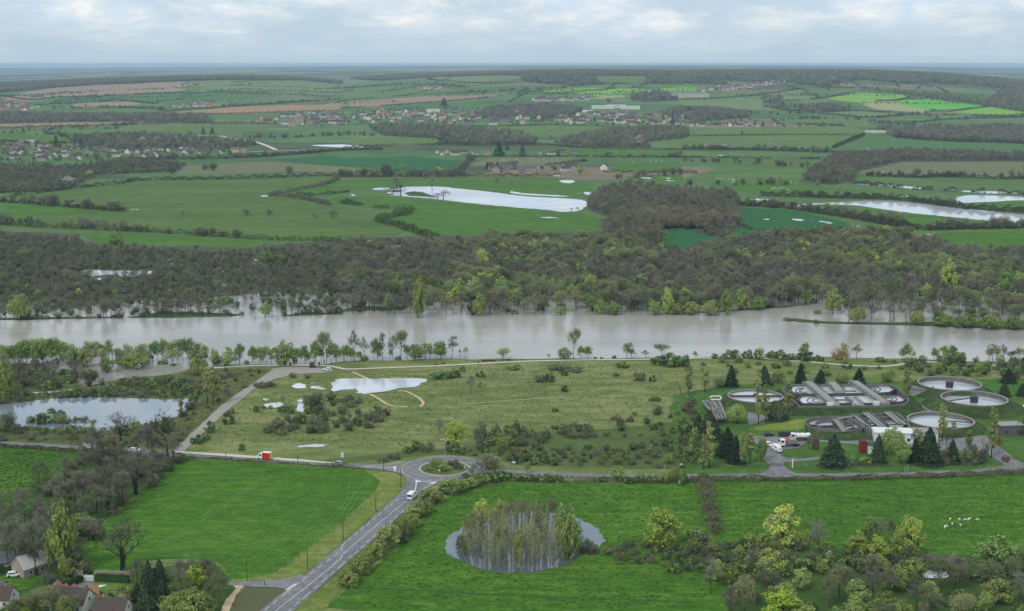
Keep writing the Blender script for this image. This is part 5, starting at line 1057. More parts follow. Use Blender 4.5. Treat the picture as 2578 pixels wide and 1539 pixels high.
# hedges of the plain
for lab, line, w, h, mat, gap in [
  ('thick dark hedge along the big pasture\'s upper side', "B1 100,95 480,52 880,8 A1 1050,968 1700,958 2400,935 A2 100,948 700,942 1600,938", 5, 4, 'dark', 0),
  ('hedge between the two left pastures', "B1 0,142 200,155 400,175 700,195 930,215", 4, 3.5, 'dark', .1), ('long hedge below the big pasture', "B1 -60,300 0,308 300,328 700,342 1000,358 1500,388 2000,420 2486,428", 5, 3.6, 'green', 0),
  ('forked hedge left of the flood pool, upper arm', "B1 1960,95 2200,50 2400,5 A2 -20,950", 6, 3.5, 'brown', 0), ('forked hedge left of the flood pool, lower arm', "B1 1960,95 2150,110 2300,140 2400,165", 7, 3.8, 'brown', 0),
  ('short hedge within the pool pasture', "B1 2150,85 2300,95 2486,75 B2 60,70", 5, 3, 'dark', .1), ('short thick hedge left of the red arrow place', "B2 0,150 130,165", 9, 4, 'green', 0), ('small hedge clump below the flood pool', "B2 230,185 350,190", 7, 3, 'green', 0),
  ('hedge clump nearer the flood pool', "B2 390,190 520,205", 8, 4, 'green', 0), ('winding hedge in the middle of the pasture', "B2 500,225 380,250 270,278 420,320 560,370 700,410", 8, 4.5, 'green', 0),
  ('hedge along the dark green field, right', "B3 390,165 700,180 860,205 1200,255 1500,310 1650,330", 9, 5, 'dark', 0), ('hedge below the right flood', "B3 1600,330 1780,345 2100,335 2600,325", 8, 4.5, 'dark', 0),
  ('hedge above the right flood', "B3 560,95 1000,110 1500,122 1750,145 2000,185 2486,218 2600,230", 10, 5, 'dark', 0), ('hedge along the right flooded brook', "B3 1000,-5 1300,10 1600,45 1900,60 2300,80 2600,95", 7, 4, 'dark', .15),
  ('low hedge under the dark green field', "B3 430,312 550,352 850,345 1000,340", 3, 2, 'dark', 0), ('hedge along the railway bank, right', "A3 0,745 600,752 1050,765 1350,772", 8, 4, 'dark', .1), ('hedge over the long right field', "A3 0,650 600,640 1310,640", 5, 3, 'dark', 0),
  ('hedge rising to the white yard', "A3 1095,735 1200,690 1320,640", 6, 5, 'dark', 0), ('hedge under the long right field', "A3 1540,655 1900,685 2600,705", 8, 5, 'dark', 0), ('hedge above the olive right field', "A3 1340,938 1700,950 1920,945 2300,960 2600,958", 7, 4, 'dark', 0),
  ('hedge by the far farm row', "A2 900,795 1200,798 1700,795 1900,800 2486,800 A3 250,805 1000,815", 5, 3, 'dark', .1), ('hedge along the old railway, middle', "A2 0,735 400,712 900,708 1400,705 1800,735 2486,745", 6, 3, 'dark', .05),
  ('hedge below the far town', "A2 740,572 1100,575 1500,565 1980,575", 6, 3, 'dark', 0), ('dark embankment hedge, left', "A1 950,815 1500,812 2000,790 2486,750 A2 300,745", 9, 4, 'dark', 0), ('hedge under the brown stubble field', "A2 0,905 350,905 600,915 860,910", 6, 3.5, 'brown', .1),
  ('hedge left of the flood farm lane', "A2 830,925 900,860 950,800", 8, 4, 'brown', .1), ('hedge above the far left green field', "A1 440,650 700,645 1200,640", 7, 4, 'dark', .1), ('hedge right of the flood farm', "A2 1480,860 1600,848 1780,825", 5, 3, 'dark', 0),
  ('hedge beneath the farm pasture', "A2 1900,908 2200,912 2486,908 A3 100,920", 5, 3, 'dark', 0)]:
    hedge(lab.replace('left of the red arrow place', 'in the middle pasture'), line, w, h, mat, dens=w * h * .7, size=.66, group='hedgerows of the far plain', gap=gap)
def slope_hedges():
    n = 0
    for line in ("A1 0,350 200,380 450,365 850,350 1350,322", "A1 250,420 700,398 840,382 930,392 1150,412", "A1 540,442 900,437 1200,456", "A1 1150,470 1700,432 2100,404 2486,385", "A1 1450,322 1900,322 2486,330", "A1 0,592 400,577 1000,560", "A1 830,560 1500,552 2000,560", "A1 1200,494 1800,482 2486,458",
                 "A2 0,385 500,350 880,330", "A2 880,330 1200,318 1600,330 2000,300", "A2 0,446 400,420 900,382 1180,352", "A2 1310,225 1600,262 2080,262", "A2 620,232 1000,262 1330,250", "A2 0,300 500,270 900,290", "A3 0,378 420,362 860,302", "A3 740,390 1000,372 1260,322", "A3 750,460 1050,470 1300,465 1690,490",
                 "A3 1060,490 1380,512 1690,490 2100,500 2486,500", "A3 1420,545 1720,546 1960,525 2486,510", "A3 1180,575 1000,565 800,560", "A3 1400,386 1530,392 1650,366", "A3 1800,457 1940,468 2230,433", "A3 590,430 750,460 1060,490", "A1 0,684 460,700 600,680"):
        n += 1; hedge('one dark hedgerow among many on the far rising farmland', line, 7, 4, 'dark', dens=5, size=1.1, group='hedgerows of the far rising farmland', gap=.12)
slope_hedges()
# near hedges
hedge('tall brown hedge between the two near pastures', "E3 150,312 168,400 185,500 205,600 235,720", 4.6, 3.2, 'brown', dens=85, size=.27)
hedge('low hedge along the lane by the right pasture', "E3 30,327 200,325 700,320 1300,313 1700,302 2300,277 2600,254", 2.4, 1.7, 'brown', dens=80, size=.26)
hedge('low hedge along the lane by the round pond', "E2 1280,326 1500,336 1800,332 2486,336", 2.4, 1.7, 'dark', dens=24, size=.24)
hedge('low brown hedge along the left road', "E1 -60,70 200,86 600,111 900,134 1200,160", 2.0, 1.6, 'brown', dens=70, size=.26)
hedge('low rough hedge along the road by the mown field', "E1 1250,162 1500,160 1900,188 2486,226 E2 150,240", 1.8, 1.2, 'green', dens=20, size=.22)
hedge('boundary hedge along the lane at the sewage works', "C3 140,1098 400,1098 625,1096", 1.6, .8, 'dark', dens=18, size=.2)
hedge('clipped square hedge beside the white gate', "J 1660,722 1950,735 2240,745", 1.5, 2.3, 'trim', dens=190, size=.17, tidy=True, k=1)
hedge('clipped hedge slanting along the garden drive', "J 1420,725 1250,800 1060,880", 1.5, 2.0, 'trim', dens=170, size=.17, tidy=True, k=1)
hedge('clipped dark hedge at the left garden edge', "J -40,590 80,580 175,580", 1.5, 1.8, 'trim', dens=170, size=.17, tidy=True, k=1)
# ------------------------------------------------------------ sewage works
CON = plain('concrete_weathered', s(112, 110, 106), .9, .22, .6); COND = plain('concrete_dark', s(84, 78, 72), .9, .25, .5); CONL = plain('concrete_pale', s(152, 150, 142), .9, .15, .8)
TW = water('tank_water', s(196, 200, 206), rough=.1, bump=.02, ior=1.6); TWM = water('murky_water', s(58, 54, 50), rough=.3, bump=.05, ior=1.33, spec=.3)
STEEL = plain('galvanised_steel', s(150, 152, 152), .5, .1, 2, metal=.4); DSTEEL = plain('dark_steel', s(62, 62, 64), .6, .1); WHITE = plain('white_paint', s(226, 226, 224), .6, .05)
BERM = grass('berm_grass', s(58, 76, 42), s(84, 98, 58), big=.05, mid=.3, fine=1.5)
def gz(r, x, y, z=0.0): return G(*zx(r, x, y), z)
def disc(mb, R, z, n=64, cx=0, cy=0): mb.add([(cx + R * math.cos(6.28319 * i / n), cy + R * math.sin(6.28319 * i / n), z) for i in range(n)], [tuple(range(n))])
def lring(mb, r0, r1, z0, z1, n=64, cx=0, cy=0):
    v = []
    for i in range(n):
        a = 2 * math.pi * i / n; ca, sa = math.cos(a), math.sin(a)
        for r, z in ((r0, z0), (r1, z0), (r1, z1), (r0, z1)): v.append((cx + ca * r, cy + sa * r, z))
    mb.add(v, [(4 * i + k, 4 * ((i + 1) % n) + k, 4 * ((i + 1) % n) + (k + 1) % 4, 4 * i + (k + 1) % 4) for i in range(n) for k in range(4)])
def berm(c, R, top, run):
    mb = MB(); n = 64; v = []
    for i in range(n):
        a = 2 * math.pi * i / n
        for r, z in ((R + .02, top), (R + 1.4, top), (R + run, .02)): v.append((c.x + math.cos(a) * r, c.y + math.sin(a) * r, z))
    mb.add(v, [(3 * i + k, 3 * ((i + 1) % n) + k, 3 * ((i + 1) % n) + k + 1, 3 * i + k + 1)[::-1] for i in range(n) for k in range(2)])
    tag(mb.build('embankment', BERM), kind='structure')
def round_tank(label, r, cx, cy, rpx, rim, wz, hub=None, bridge=None, run=6, name='settling_tank'):
    c = gz(r, cx, cy, rim); c.z = 0; R = rpx * REG[r][2] / scale_at(Vector((c.x, c.y, rim)))
    t = empty(name, c, 0, label, 'water tank', 'round tanks of the sewage works')
    mb = MB(); lring(mb, R - .45, R, -.2, rim - .2); mb.build('wall', CON, t)
    mb = MB(); lring(mb, R - .55, R + .12, rim - .2, rim); mb.build('rim', CONL, t)
    mb = MB(); disc(mb, R - .44, wz); mb.build('water', TW, t)
    mb = MB(); lring(mb, R - 1.5, R - 1.3, wz - .1, wz + .12); mb.build('weir', COND, t)
    if hub:
        mb = MB(); mb.tube((0, 0, 0), (0, 0, wz + hub), 1.7, 1.7, 14, 0, True); mb.tube((0, 0, wz + hub), (0, 0, wz + hub + .3), 2.0, 2.0, 14, 0, True); mb.build('hub', DSTEEL, t)
    if bridge is not None:
        d = Vector((math.cos(bridge), math.sin(bridge), 0)); mb = MB(); mb.bar(-d * 1.0, d * (R - .3), 1.1, rim - .15, rim + .12)
        b = mb.build('scraper_bridge', COND, t); mb = MB()
        for sgn in (-1, 1):
            o = Vector((-d.y, d.x, 0)) * .5 * sgn; mb.bar(o, o + d * (R - .3), .06, rim + 1.05, rim + 1.12)
            for k in range(1, 9): q = o + d * (R - .5) * k / 8; mb.tube((q.x, q.y, rim + .12), (q.x, q.y, rim + 1.1), .04, .04, 4)
        mb.build('railing', STEEL, b)
    berm(c, R, rim - .7, run); return c, R
round_tank('round concrete tank nearest the left end with a bar across its water', 'H1', 800, 476, 343, 3.0, 2.3, 0, None, 5)
cA, RA = gz('H1', 800, 476, 3.0), 343 * .2021 / scale_at(gz('H1', 800, 476, 3.0))
round_tank('rearmost round concrete tank with a dark hub in the middle', 'H2', 1240, 318, 385, 4.2, 2.2, 2.2, None, 6)
round_tank('round concrete tank at the right with a slanting scraper bridge', 'H2', 1547, 503, 402, 4.2, 2.2, 2.2, math.radians(203), 8)
round_tank('lower right round tank partly behind a poplar', 'H2', 1130, 776, 405, 3.0, 1.6, 0, None, 5)
tA = [o for o in COL.objects if o.name == 'settling_tank'][0]
mb = MB(); mb.bar((-RA + .3, 0), (RA - .3, 0), 1.0, 2.45, 3.15); mb.tube((0, 0, 2.5), (0, 0, 3.9), 1.0, 1.0, 10, 0, True); mb.build('scraper_bridge', COND, tA)
tD = [o for o in COL.objects if o.name == 'settling_tank.003'][0]
mb = MB(); mb.bar((-1, -.5), (14, -4.5), .8, 2.6, 2.9); mb.bar((3, 6), (13.6, -1.5), .4, 2.6, 2.85); mb.build('scraper_bridge', COND, tD)
def rel(P, c): return [p - c for p in P]
def wall_loop(mb, P, w, z0, z1):
    for a, b in zip(P, P[1:] + P[:1]):
        d = (b - a).normalized() * (w / 2); mb.bar(a - d, b + d, w, z0, z1 + random.uniform(0, .006))
def poly(mb, P, z):
    P = P if area2(P) > 0 else P[::-1]; mb.add([(p.x, p.y, z) for p in P], [tuple(range(len(P)))])
def zp(sx, z): return [G(x, y, z) for x, y in px(sx)]
def oxidation():
    z = 3.6; OUT = zp("C3 722,520 745,503 790,487 1510,487 1560,510 1590,535 1640,585 1642,605 1615,628 1480,641 850,645 830,628 790,590", z); c = sum(OUT, Vector()) / len(OUT); c.z = 0
    off = Vector((c.x, c.y, 0)); t = empty('oxidation_ditch', off, 0, 'large double channel concrete basin with walkways across white water', 'water basin')
    def L(sx, zz=z): return [Vector((p.x - off.x, p.y - off.y, 0)) for p in zp(sx, zz)]
    O = [Vector((p.x - off.x, p.y - off.y, 0)) for p in OUT]
    mb = MB(); wall_loop(mb, O, .7, -.2, z); mb.build('wall', CON, t)
    mb = MB(); poly(mb, O, .4); mb.build('floor', COND, t)
    for P in ("C3 772,545 764,520 800,499 1500,499 1545,528 1505,552 1400,558 850,566", "C3 836,604 862,576 1420,568 1580,573 1626,602 1602,620 1400,632 870,635"):
        mb = MB(); poly(mb, L(P, 2.6), 2.6); mb.build('water', TW, t)
    mb = MB()
    for P in ("C3 772,545 764,520 800,499 1500,499 1545,528 1505,552 1400,558 850,566", "C3 836,604 862,576 1420,568 1580,573 1626,602 1602,620 1400,632 870,635"): wall_loop(mb, L(P, 2.6), .8, .3, 3.2)
    mb.build('inner_wall', COND, t)
    for a, b, w in (((905, 468), (1108, 640), 5.0), ((1240, 463), (1470, 622), 5.0), ((1075, 470), (1140, 535), 5.2), ((1215, 585), (1290, 640), 4.6)):
        p, q = L("C3 %f,%f %f,%f" % (*a, *b), z); mb = MB(); mb.bar(p, q, w, z - .9, z + .25); k = mb.build('walkway', CONL, t)
        d = (q - p).normalized(); n = Vector((-d.y, d.x, 0)) * w * .48; mb = MB()
        for o in (n, -n):
            mb.bar(p + o, q + o, .12, z + 1.2, z + 1.32); mb.bar(p + o, q + o, .3, z + .25, z + .5)
            for j in range(9): e = p.lerp(q, j / 8) + o; mb.tube((e.x, e.y, z + .2), (e.x, e.y, z + 1.3), .06, .06, 4)
        mb.build('railing', DSTEEL, k)
    for a, b in (((1140, 535), (1260, 540)), ((1110, 603), (1215, 603))):
        p, q = L("C3 %f,%f %f,%f" % (*a, *b), 2.6); mb = MB(); mb.bar(p, q, .5, 2.4, 3.0); mb.build('baffle', COND, t)
    for cx, cy, rx, ry, a0, a1 in ((1370, 525, 70, 20, -150, 110), (1370, 525, 38, 11, -150, 110), (1490, 597, 70, 19, -150, 110), (1490, 597, 40, 11, -150, 110), (985, 605, 82, 24, 60, 280), (985, 605, 45, 13, 60, 280), (880, 535, 60, 19, 60, 270), (880, 535, 32, 10, 60, 270)):
        P = L("C3 " + " ".join("%f,%f" % (cx + rx * math.cos(math.radians(a0 + (a1 - a0) * i / 14)), cy + ry * math.sin(math.radians(a0 + (a1 - a0) * i / 14))) for i in range(15)), 2.6); mb = MB()
        for a, b in zip(P[:-1], P[1:]): mb.bar(a, b, .35, 2.4, 2.85)
        mb.build('guide_wall', DSTEEL, t)
    for x, y, w in ((1070, 640, 2.6), (1250, 634, 1.3), (1408, 630, 2.6)):
        p = L("C3 %f,%f" % (x, y), z)[0]; mb = MB(); mb.box(p.x - w / 2, p.x + w / 2, p.y - .5, p.y + .5, z - .5, z + 1.3); mb.build('control_cabinet', WHITE, t)
    p, q = L("C3 1410,640", z)[0], L("C3 1392,668", 1.0)[0]; mb = MB()
    for k in range(9): a = p.lerp(q, k / 8); mb.box(a.x - .6, a.x + .6, a.y - .25, a.y + .25, z * (1 - k / 9) - .12, z * (1 - k / 9))
    for sx in (-.65, .65): mb.tube((p.x + sx, p.y, z + .9), (q.x + sx, q.y, .9), .06, .06, 4)
    mb.build('stairs', STEEL, t)
    E = [p + (p - off) * .12 for p in rel(OUT, Vector())]; mb = MB(); v = []
    for p in OUT:
        d = Vector((p.x - off.x, p.y - off.y, 0)); u = d.normalized()
        for k, zz in ((.4, z - .8), (1.6, z - .8), (6.5, .02)): v.append((p.x + u.x * k, p.y + u.y * k, zz))
    n = len(OUT); mb.add(v, [(3 * i + k, 3 * ((i + 1) % n) + k, 3 * ((i + 1) % n) + k + 1, 3 * i + k + 1) for i in range(n) for k in range(2)])
    tag(mb.build('embankment', BERM), kind='structure')
oxidation()
def aeration():
    z = 3.0; c = gz('C3', 1250, 770, z); off = Vector((c.x, c.y, 0)); t = empty('aeration_basin', off, 0, 'half drained basin block of dark compartments crossed by paired walkways', 'water basin')
    def L(sx, zz=z): return [Vector((p.x - off.x, p.y - off.y, 0)) for p in zp(sx, zz)]
    cc = L("C3 1105,770")[0]; R = 74 / scale_at(gz('C3', 1105, 770, z))
    mb = MB(); lring(mb, R - .6, R, -.2, z, 64, cc.x, cc.y); lring(mb, R * .62, R * .62 + .4, .2, z - .5, 48, cc.x, cc.y); mb.build('wall', CON, t)
    mb = MB(); disc(mb, R - .5, .6, 64, cc.x, cc.y); mb.build('floor', COND, t)
    for P in ("C3 905,765 925,755 1000,750 1085,768 1090,785 1010,788 930,780", "C3 1190,800 1240,795 1255,770 1300,775 1305,790 1270,805 1190,818", "C3 1165,765 1190,745 1225,755 1235,768 1180,772"):
        mb = MB(); poly(mb, L(P, 1.2), 1.2); mb.build('water', TW, t)
    OUT = L("C3 1220,725 1260,705 1330,700 1560,690 1640,760 1650,800 1460,835 1330,800"); mb = MB(); wall_loop(mb, OUT, .7, -.2, z); mb.build('wall', CON, t)
    mb = MB(); poly(mb, OUT, .5); mb.build('floor', COND, t)
    mb = MB()
    for a, b in (((1270, 730), (1600, 712)), ((1300, 765), (1630, 745)), ((1380, 700), (1450, 800)), ((1340, 790), (1440, 760))):
        p, q = L("C3 %f,%f %f,%f" % (*a, *b)); mb.bar(p, q, .6, .3, z - .2)
    mb.build('inner_wall', CON, t)
    for P in ("C3 1340,735 1420,730 1440,755 1370,760", "C3 1470,745 1560,735 1590,760 1500,770", "C3 1500,775 1620,765 1600,790 1520,800", "C3 1360,790 1440,775 1450,800 1400,815"):
        mb = MB(); poly(mb, L(P), z - .6); mb.build('slab', CONL, t)
    for a, b, w in (((1100, 742), (1172, 832), 1.3), ((1118, 742), (1190, 826), .9), ((1320, 698), (1440, 800), 1.3), ((1345, 698), (1470, 800), 1.3), ((1475, 692), (1580, 775), 1.3), ((1500, 692), (1620, 780), 1.3), ((1250, 718), (1100, 745), 1.2), ((1250, 718), (1325, 775), 1.2)):
        p, q = L("C3 %f,%f %f,%f" % (*a, *b), z); mb = MB(); mb.bar(p, q, w, z, z + .3); k = mb.build('walkway', CONL, t); mb = MB(); d = (q - p).normalized(); n = Vector((-d.y, d.x, 0)) * w * .48
        for o in (n, -n):
            mb.bar(p + o, q + o, .07, z + 1.2, z + 1.27)
            for j in range(7): e = p.lerp(q, j / 6) + o; mb.tube((e.x, e.y, z + .3), (e.x, e.y, z + 1.25), .04, .04, 4)
        mb.build('railing', STEEL, k)
    v = []; mb = MB(); rim = zp("C3 888,775 905,800 960,825 1060,836 1180,838 1300,835 1460,840 1600,830", 2.4)
    for p in rim: v += [(p.x, p.y, 2.4), (p.x - .5, p.y - 5, .02)]
    mb.add(v, [(2 * i, 2 * i + 1, 2 * i + 3, 2 * i + 2) for i in range(len(rim) - 1)]); tag(mb.build('embankment', BERM), kind='structure')
aeration()
def flat_block(name, label, cat, r, x, y, L_, W_, H_, rz, wall, roof, win=None, over=.25):
    p = gz(r, x, y); t = empty(name, p, math.radians(rz), label, cat); mb = MB(); mb.box(-L_ / 2, L_ / 2, -W_ / 2, W_ / 2, -.2, H_); mb.build('wall', wall, t)
    mb = MB(); mb.box(-L_ / 2 - over, L_ / 2 + over, -W_ / 2 - over, W_ / 2 + over, H_ + .003, H_ + .3); mb.build('roof', roof, t)
    for i in range(win or 0):
        xx = -L_ / 2 + L_ * (i + .5) / win; mb = MB(); mb.box(xx - .6, xx + .6, -W_ / 2 - .03, -W_ / 2, 1.0, min(2.2, H_ - .5)); mb.build('window', DSTEEL, t)
    mb = MB(); mb.box(L_ * .3, L_ * .3 + 1.0, -W_ / 2 - .05, -W_ / 2, 0, 2.1); mb.build('door', DSTEEL, t)
    return t
RED = plain('red_paint', s(132, 50, 46), .6, .1); RUST = plain('rust_brown', s(96, 78, 64), .8, .2)
flat_block('works_building', 'long white low building behind the conifers of the works', 'building', 'C3', 1560, 900, 19, 8, 4.2, -6, WHITE, WHITE, 5)
flat_block('works_building', 'white flat annexe at the right behind the tallest conifers', 'building', 'C3', 1760, 905, 9, 7, 4.6, -6, WHITE, CONL, 2)
flat_block('pump_house', 'dark grey flat roofed pump house at the right edge', 'building', 'C3', 2375, 848, 10, 6, 4.2, 8, plain('grey_render', s(96, 96, 96), .9), CONL, 2)
flat_block('site_hut', 'small white hut with a dark roof beside the red silo', 'hut', 'C3', 1375, 985, 4, 4, 3.6, 10, WHITE, DSTEEL, 1)
flat_block('valve_chamber', 'grey concrete valve chamber left of the rear tank', 'building', 'C3', 1700, 560, 8, 7, 3.0, -15, CONL, CON, 0)
def silo(label, r, x, y, w, h, mat):
    t = empty('silo', gz(r, x, y), .15, label, 'silo'); mb = MB(); mb.box(-w / 2, w / 2, -w / 2, w / 2, .5, h); mb.build('bin', mat, t); mb = MB()
    for sx in (-1, 1):
        for sy in (-1, 1): mb.tube((sx * w * .45, sy * w * .45, -.1), (sx * w * .45, sy * w * .45, .5), .1, .1, 5)
    mb.build('legs', DSTEEL, t); mb = MB()
    for k in range(4): z = .8 + (h - 1) * k / 3; mb.box(-w / 2 - .06, w / 2 + .06, -w / 2 - .06, w / 2 + .06, z, z + .12)
    mb.build('rib', mat, t); mb = MB(); mb.box(-w / 2 + .2, w / 2 - .2, -w / 2 + .2, w / 2 - .2, h, h + .25); mb.build('lid', DSTEEL, t)
silo('square red silo standing beside the small white hut', 'C3', 1308, 985, 2.5, 4.7, RED); silo('square rust brown silo on the lawn edge by the yard', 'C3', 964, 960, 2.2, 4.0, RUST)
def inlet():
    z = 2.6; off = gz('C3', 215, 690); t = empty('inlet_works', off, 0, 'raised grey channels and pipes of the inlet works at the left', 'machinery')
    def L(sx, zz=z): return [Vector((p.x - off.x, p.y - off.y, 0)) for p in zp(sx, zz)]
    mb = MB(); poly(mb, L("C3 135,612 275,603 320,735 240,745"), z); mb.build('deck', CON, t)
    for a, b in (((140, 615), (245, 745)), ((175, 615), (265, 740)), ((215, 612), (285, 738)), ((255, 608), (310, 735))):
        p, q = L("C3 %f,%f %f,%f" % (*a, *b)); mb = MB(); mb.bar(p, q, .5, z + .02, z + .9); mb.build('channel_wall', CONL, t)
    for k, (x, y) in enumerate(((170, 640), (210, 660), (250, 690), (270, 715), (230, 705))):
        p = L("C3 %f,%f" % (x, y))[0]; mb = MB(); mb.box(p.x - .9, p.x + .9, p.y - .6, p.y + .6, z + .9, z + 2.0); mb.tube((p.x, p.y, z + 2), (p.x, p.y, z + 2.9), .3, .3, 8, 0, True); mb.build('screen_unit', STEEL, t)
    P = L("C3 190,612 205,600 265,598 278,610 272,622 200,624"); mb = MB()
    for a, b in zip(P[:-1], P[1:]): mb.tube((a.x, a.y, z + 1.6), (b.x, b.y, z + 1.6), .3, .3, 8)
    mb.build('pipe', WHITE, t); mb = MB()
    for p in L("C3 145,615 268,610 310,730 245,740 200,680"): mb.tube((p.x, p.y, -.1), (p.x, p.y, z), .25, .25, 6)
    mb.build('pillar', CON, t)
inlet()
# ------------------------------------------------------------ houses
RF = {'brown': plain('roof_tile_brown', s(84, 73, 69), .9, .2, 2), 'orange': plain('roof_tile_orange', s(152, 112, 92), .9, .18, 2), 'grey': plain('roof_slate', s(88, 88, 94), .7, .15, 2), 'red': plain('roof_tile_red', s(138, 96, 84), .9, .2, 2), 'white': WHITE, 'pale': plain('roof_pale', s(186, 184, 178), .8, .1, 1), 'blue': plain('roof_steel_blue', s(128, 146, 160), .5, .1, 1)}
WL = {'white': plain('wall_white', s(214, 212, 204), .9, .08, 1), 'cream': plain('wall_cream', s(192, 182, 160), .9, .1, 1), 'stone': plain('wall_stone', s(158, 148, 132), .95, .18, 1.5), 'brick': plain('wall_brick', s(138, 106, 92), .95, .15, 2)}
def gable(L_, W_, h, rh, ov=.35):
    w = MB(); w.add([(-L_ / 2, -W_ / 2, -.2), (L_ / 2, -W_ / 2, -.2), (L_ / 2, W_ / 2, -.2), (-L_ / 2, W_ / 2, -.2), (-L_ / 2, -W_ / 2, h), (L_ / 2, -W_ / 2, h), (L_ / 2, W_ / 2, h), (-L_ / 2, W_ / 2, h), (-L_ / 2, 0, h + rh - .06), (L_ / 2, 0, h + rh - .06)],
          [(0, 1, 5, 4), (2, 3, 7, 6), (1, 2, 6, 9, 5), (3, 0, 4, 8, 7)])
    r = MB(); a = L_ / 2 + ov * .6; sl_ = rh / (W_ / 2); b = W_ / 2 + ov; zb = h - ov * sl_
    r.add([(-a, -b, zb), (a, -b, zb), (a, 0, h + rh), (-a, 0, h + rh), (a, b, zb), (-a, b, zb), (-a, -b, zb + .2), (a, -b, zb + .2), (a, 0, h + rh + .2), (-a, 0, h + rh + .2), (a, b, zb + .2), (-a, b, zb + .2)],
          [(6, 7, 8, 9), (9, 8, 10, 11), (0, 3, 2, 1), (3, 5, 4, 2), (0, 1, 7, 6), (4, 5, 11, 10), (1, 2, 8, 7), (2, 4, 10, 8), (3, 0, 6, 9), (5, 3, 9, 11)])
    return w, r
def house(label, p, rz, L_, W_, h, rh, wall, roof, chim=1, win=True, name='house', cat='house'):
    t = empty(name, p, math.radians(rz), label, cat); w, r = gable(L_, W_, h, rh); w.build('wall', WL[wall], t); ro = r.build('roof', RF[roof], t)
    for i in range(chim):
        x = (L_ / 2 - .8) * (1 if i == 0 else -1); mb = MB(); mb.box(x - .35, x + .35, -.3, .3, h + rh - .8, h + rh + 1.0); mb.box(x - .42, x + .42, -.37, .37, h + rh + 1.0, h + rh + 1.12); mb.build('chimney', WL['brick'], ro)
    if win:
        for x in ([-L_ * .3, L_ * .05, L_ * .33] if L_ > 7 else [-L_ * .2, L_ * .22]):
            mb = MB(); mb.box(x - .55, x + .55, -W_ / 2 - .04, -W_ / 2, .9, 2.1); f = mb.build('window', WHITE, t); mb = MB(); mb.box(x - .45, x + .45, -W_ / 2 - .05, -W_ / 2 - .04, 1.0, 2.0); mb.build('pane', DSTEEL, f)
        mb = MB(); mb.box(L_ / 2, L_ / 2 + .04, -.5, .5, h - .2, h + 1.0); f = mb.build('window', WHITE, t); mb = MB(); mb.box(L_ / 2 + .04, L_ / 2 + .05, -.4, .4, h - .1, h + .9); mb.build('pane', DSTEEL, f)
        mb = MB(); mb.box(-L_ * .13 - .5, -L_ * .13 + .5, -W_ / 2 - .04, -W_ / 2, 0, 2.05); mb.build('door', DSTEEL, t)
    return t
house('main house with a dark brown roof and white gable, lower left', gz('J', 1270, 1185), -13, 10.5, 7, 2.9, 3.3, 'white', 'brown')
house('white gabled house cut off by the left edge', gz('J', 20, 1120), -8, 8, 6, 2.8, 2.6, 'white', 'brown')
house('grey stone barn behind the bare trees, lower left', gz('J', 600, 545), 52, 11, 6.5, 3.0, 3.0, 'stone', 'pale', 0)
house('house with a dark red brown roof at the bottom edge', gz('J', 1960, 1330), -5, 9, 6.5, 2.8, 2.6, 'white', 'brown', 2)
house('small outhouse with an orange roof behind the main house', gz('J', 1600, 1010), 20, 3.6, 3.2, 2.2, 1.4, 'white', 'orange', 0, False, 'outhouse', 'outhouse')
house('small terracotta brick shed peeping over the main roof', gz('J', 975, 950), 82, 3, 3, 2.2, 1.6, 'brick', 'orange', 0, False, 'garden_shed', 'shed')
house('left pale gabled dormer shed over the main roof', gz('J', 1120, 965), 82, 2.4, 2, 2.2, .9, 'stone', 'orange', 0, False, 'garden_shed', 'shed')
house('right pale gabled dormer shed over the main roof', gz('J', 1262, 968), 82, 2.4, 2, 2.2, .9, 'stone', 'orange', 0, False, 'garden_shed', 'shed')
house('low dark shed at the far left of the gardens', gz('J', -30, 900), 0, 4, 3, 2.2, 1.0, 'white', 'grey', 0, False, 'garden_shed', 'shed')
house('pale stone house behind the left hedge', gz('J', 150, 470), 5, 7, 6, 2.6, 2.2, 'stone', 'grey', 1, True)
t = empty('glass_veranda', gz('J', 1700, 960), .1, 'white veranda roof beside the orange roofed outhouse', 'veranda')
mb = MB(); mb.add([(-2.4, 2, 2.2), (2.4, 2, 2.2), (.3, -2.4, 2.9), (-2.4, 2, 2.32), (2.4, 2, 2.32), (.3, -2.4, 3.02)], [(0, 2, 1), (3, 4, 5), (0, 1, 4, 3), (1, 2, 5, 4), (2, 0, 3, 5)]); mb.build('roof', WHITE, t); mb = MB()
for x, y, z in ((-2.2, 1.9, 2.2), (2.2, 1.9, 2.2), (.3, -2.2, 2.9)): mb.tube((x, y, -.1), (x, y, z), .08, .08, 5)
mb.build('post', WHITE, t)
a, b = pts("J 1275,640 2260,662"); c = Vector(((a.x + b.x) / 2, (a.y + b.y) / 2 + .9, 0)); t = empty('garden_wall', c, 0, 'grey coped garden wall behind the clipped hedge', 'wall')
g0, g1 = gz('J', 1445, 650) - c, gz('J', 1640, 655) - c
mb = MB(); mb.bar(a - c, g0, .35, -.1, 2.0); mb.bar(g1, b - c, .35, -.1, 2.0); mb.build('wall', WL['stone'], t)
mb = MB(); mb.bar(a - c, g0, .5, 2.0, 2.15); mb.bar(g1, b - c, .5, 2.0, 2.15); mb.build('coping', CONL, t)
a, b = gz('J', 1448, 715), gz('J', 1638, 718); t = empty('garden_gate', a.lerp(b, .5), 0, 'white panelled garden gate between clipped hedges', 'gate'); h_ = (b - a).length / 2
mb = MB(); mb.box(-h_ + .15, h_ - .15, -.05, .05, .1, 1.9); mb.build('panel', WHITE, t); mb = MB()
for x in (-h_, h_): mb.box(x - .16, x + .16, -.16, .16, -.1, 2.15)
mb.build('post', WL['stone'], t); mb = MB(); mb.box(-h_ + .15, h_ - .15, -.08, -.05, .95, 1.05); mb.build('rail', CONL, t)
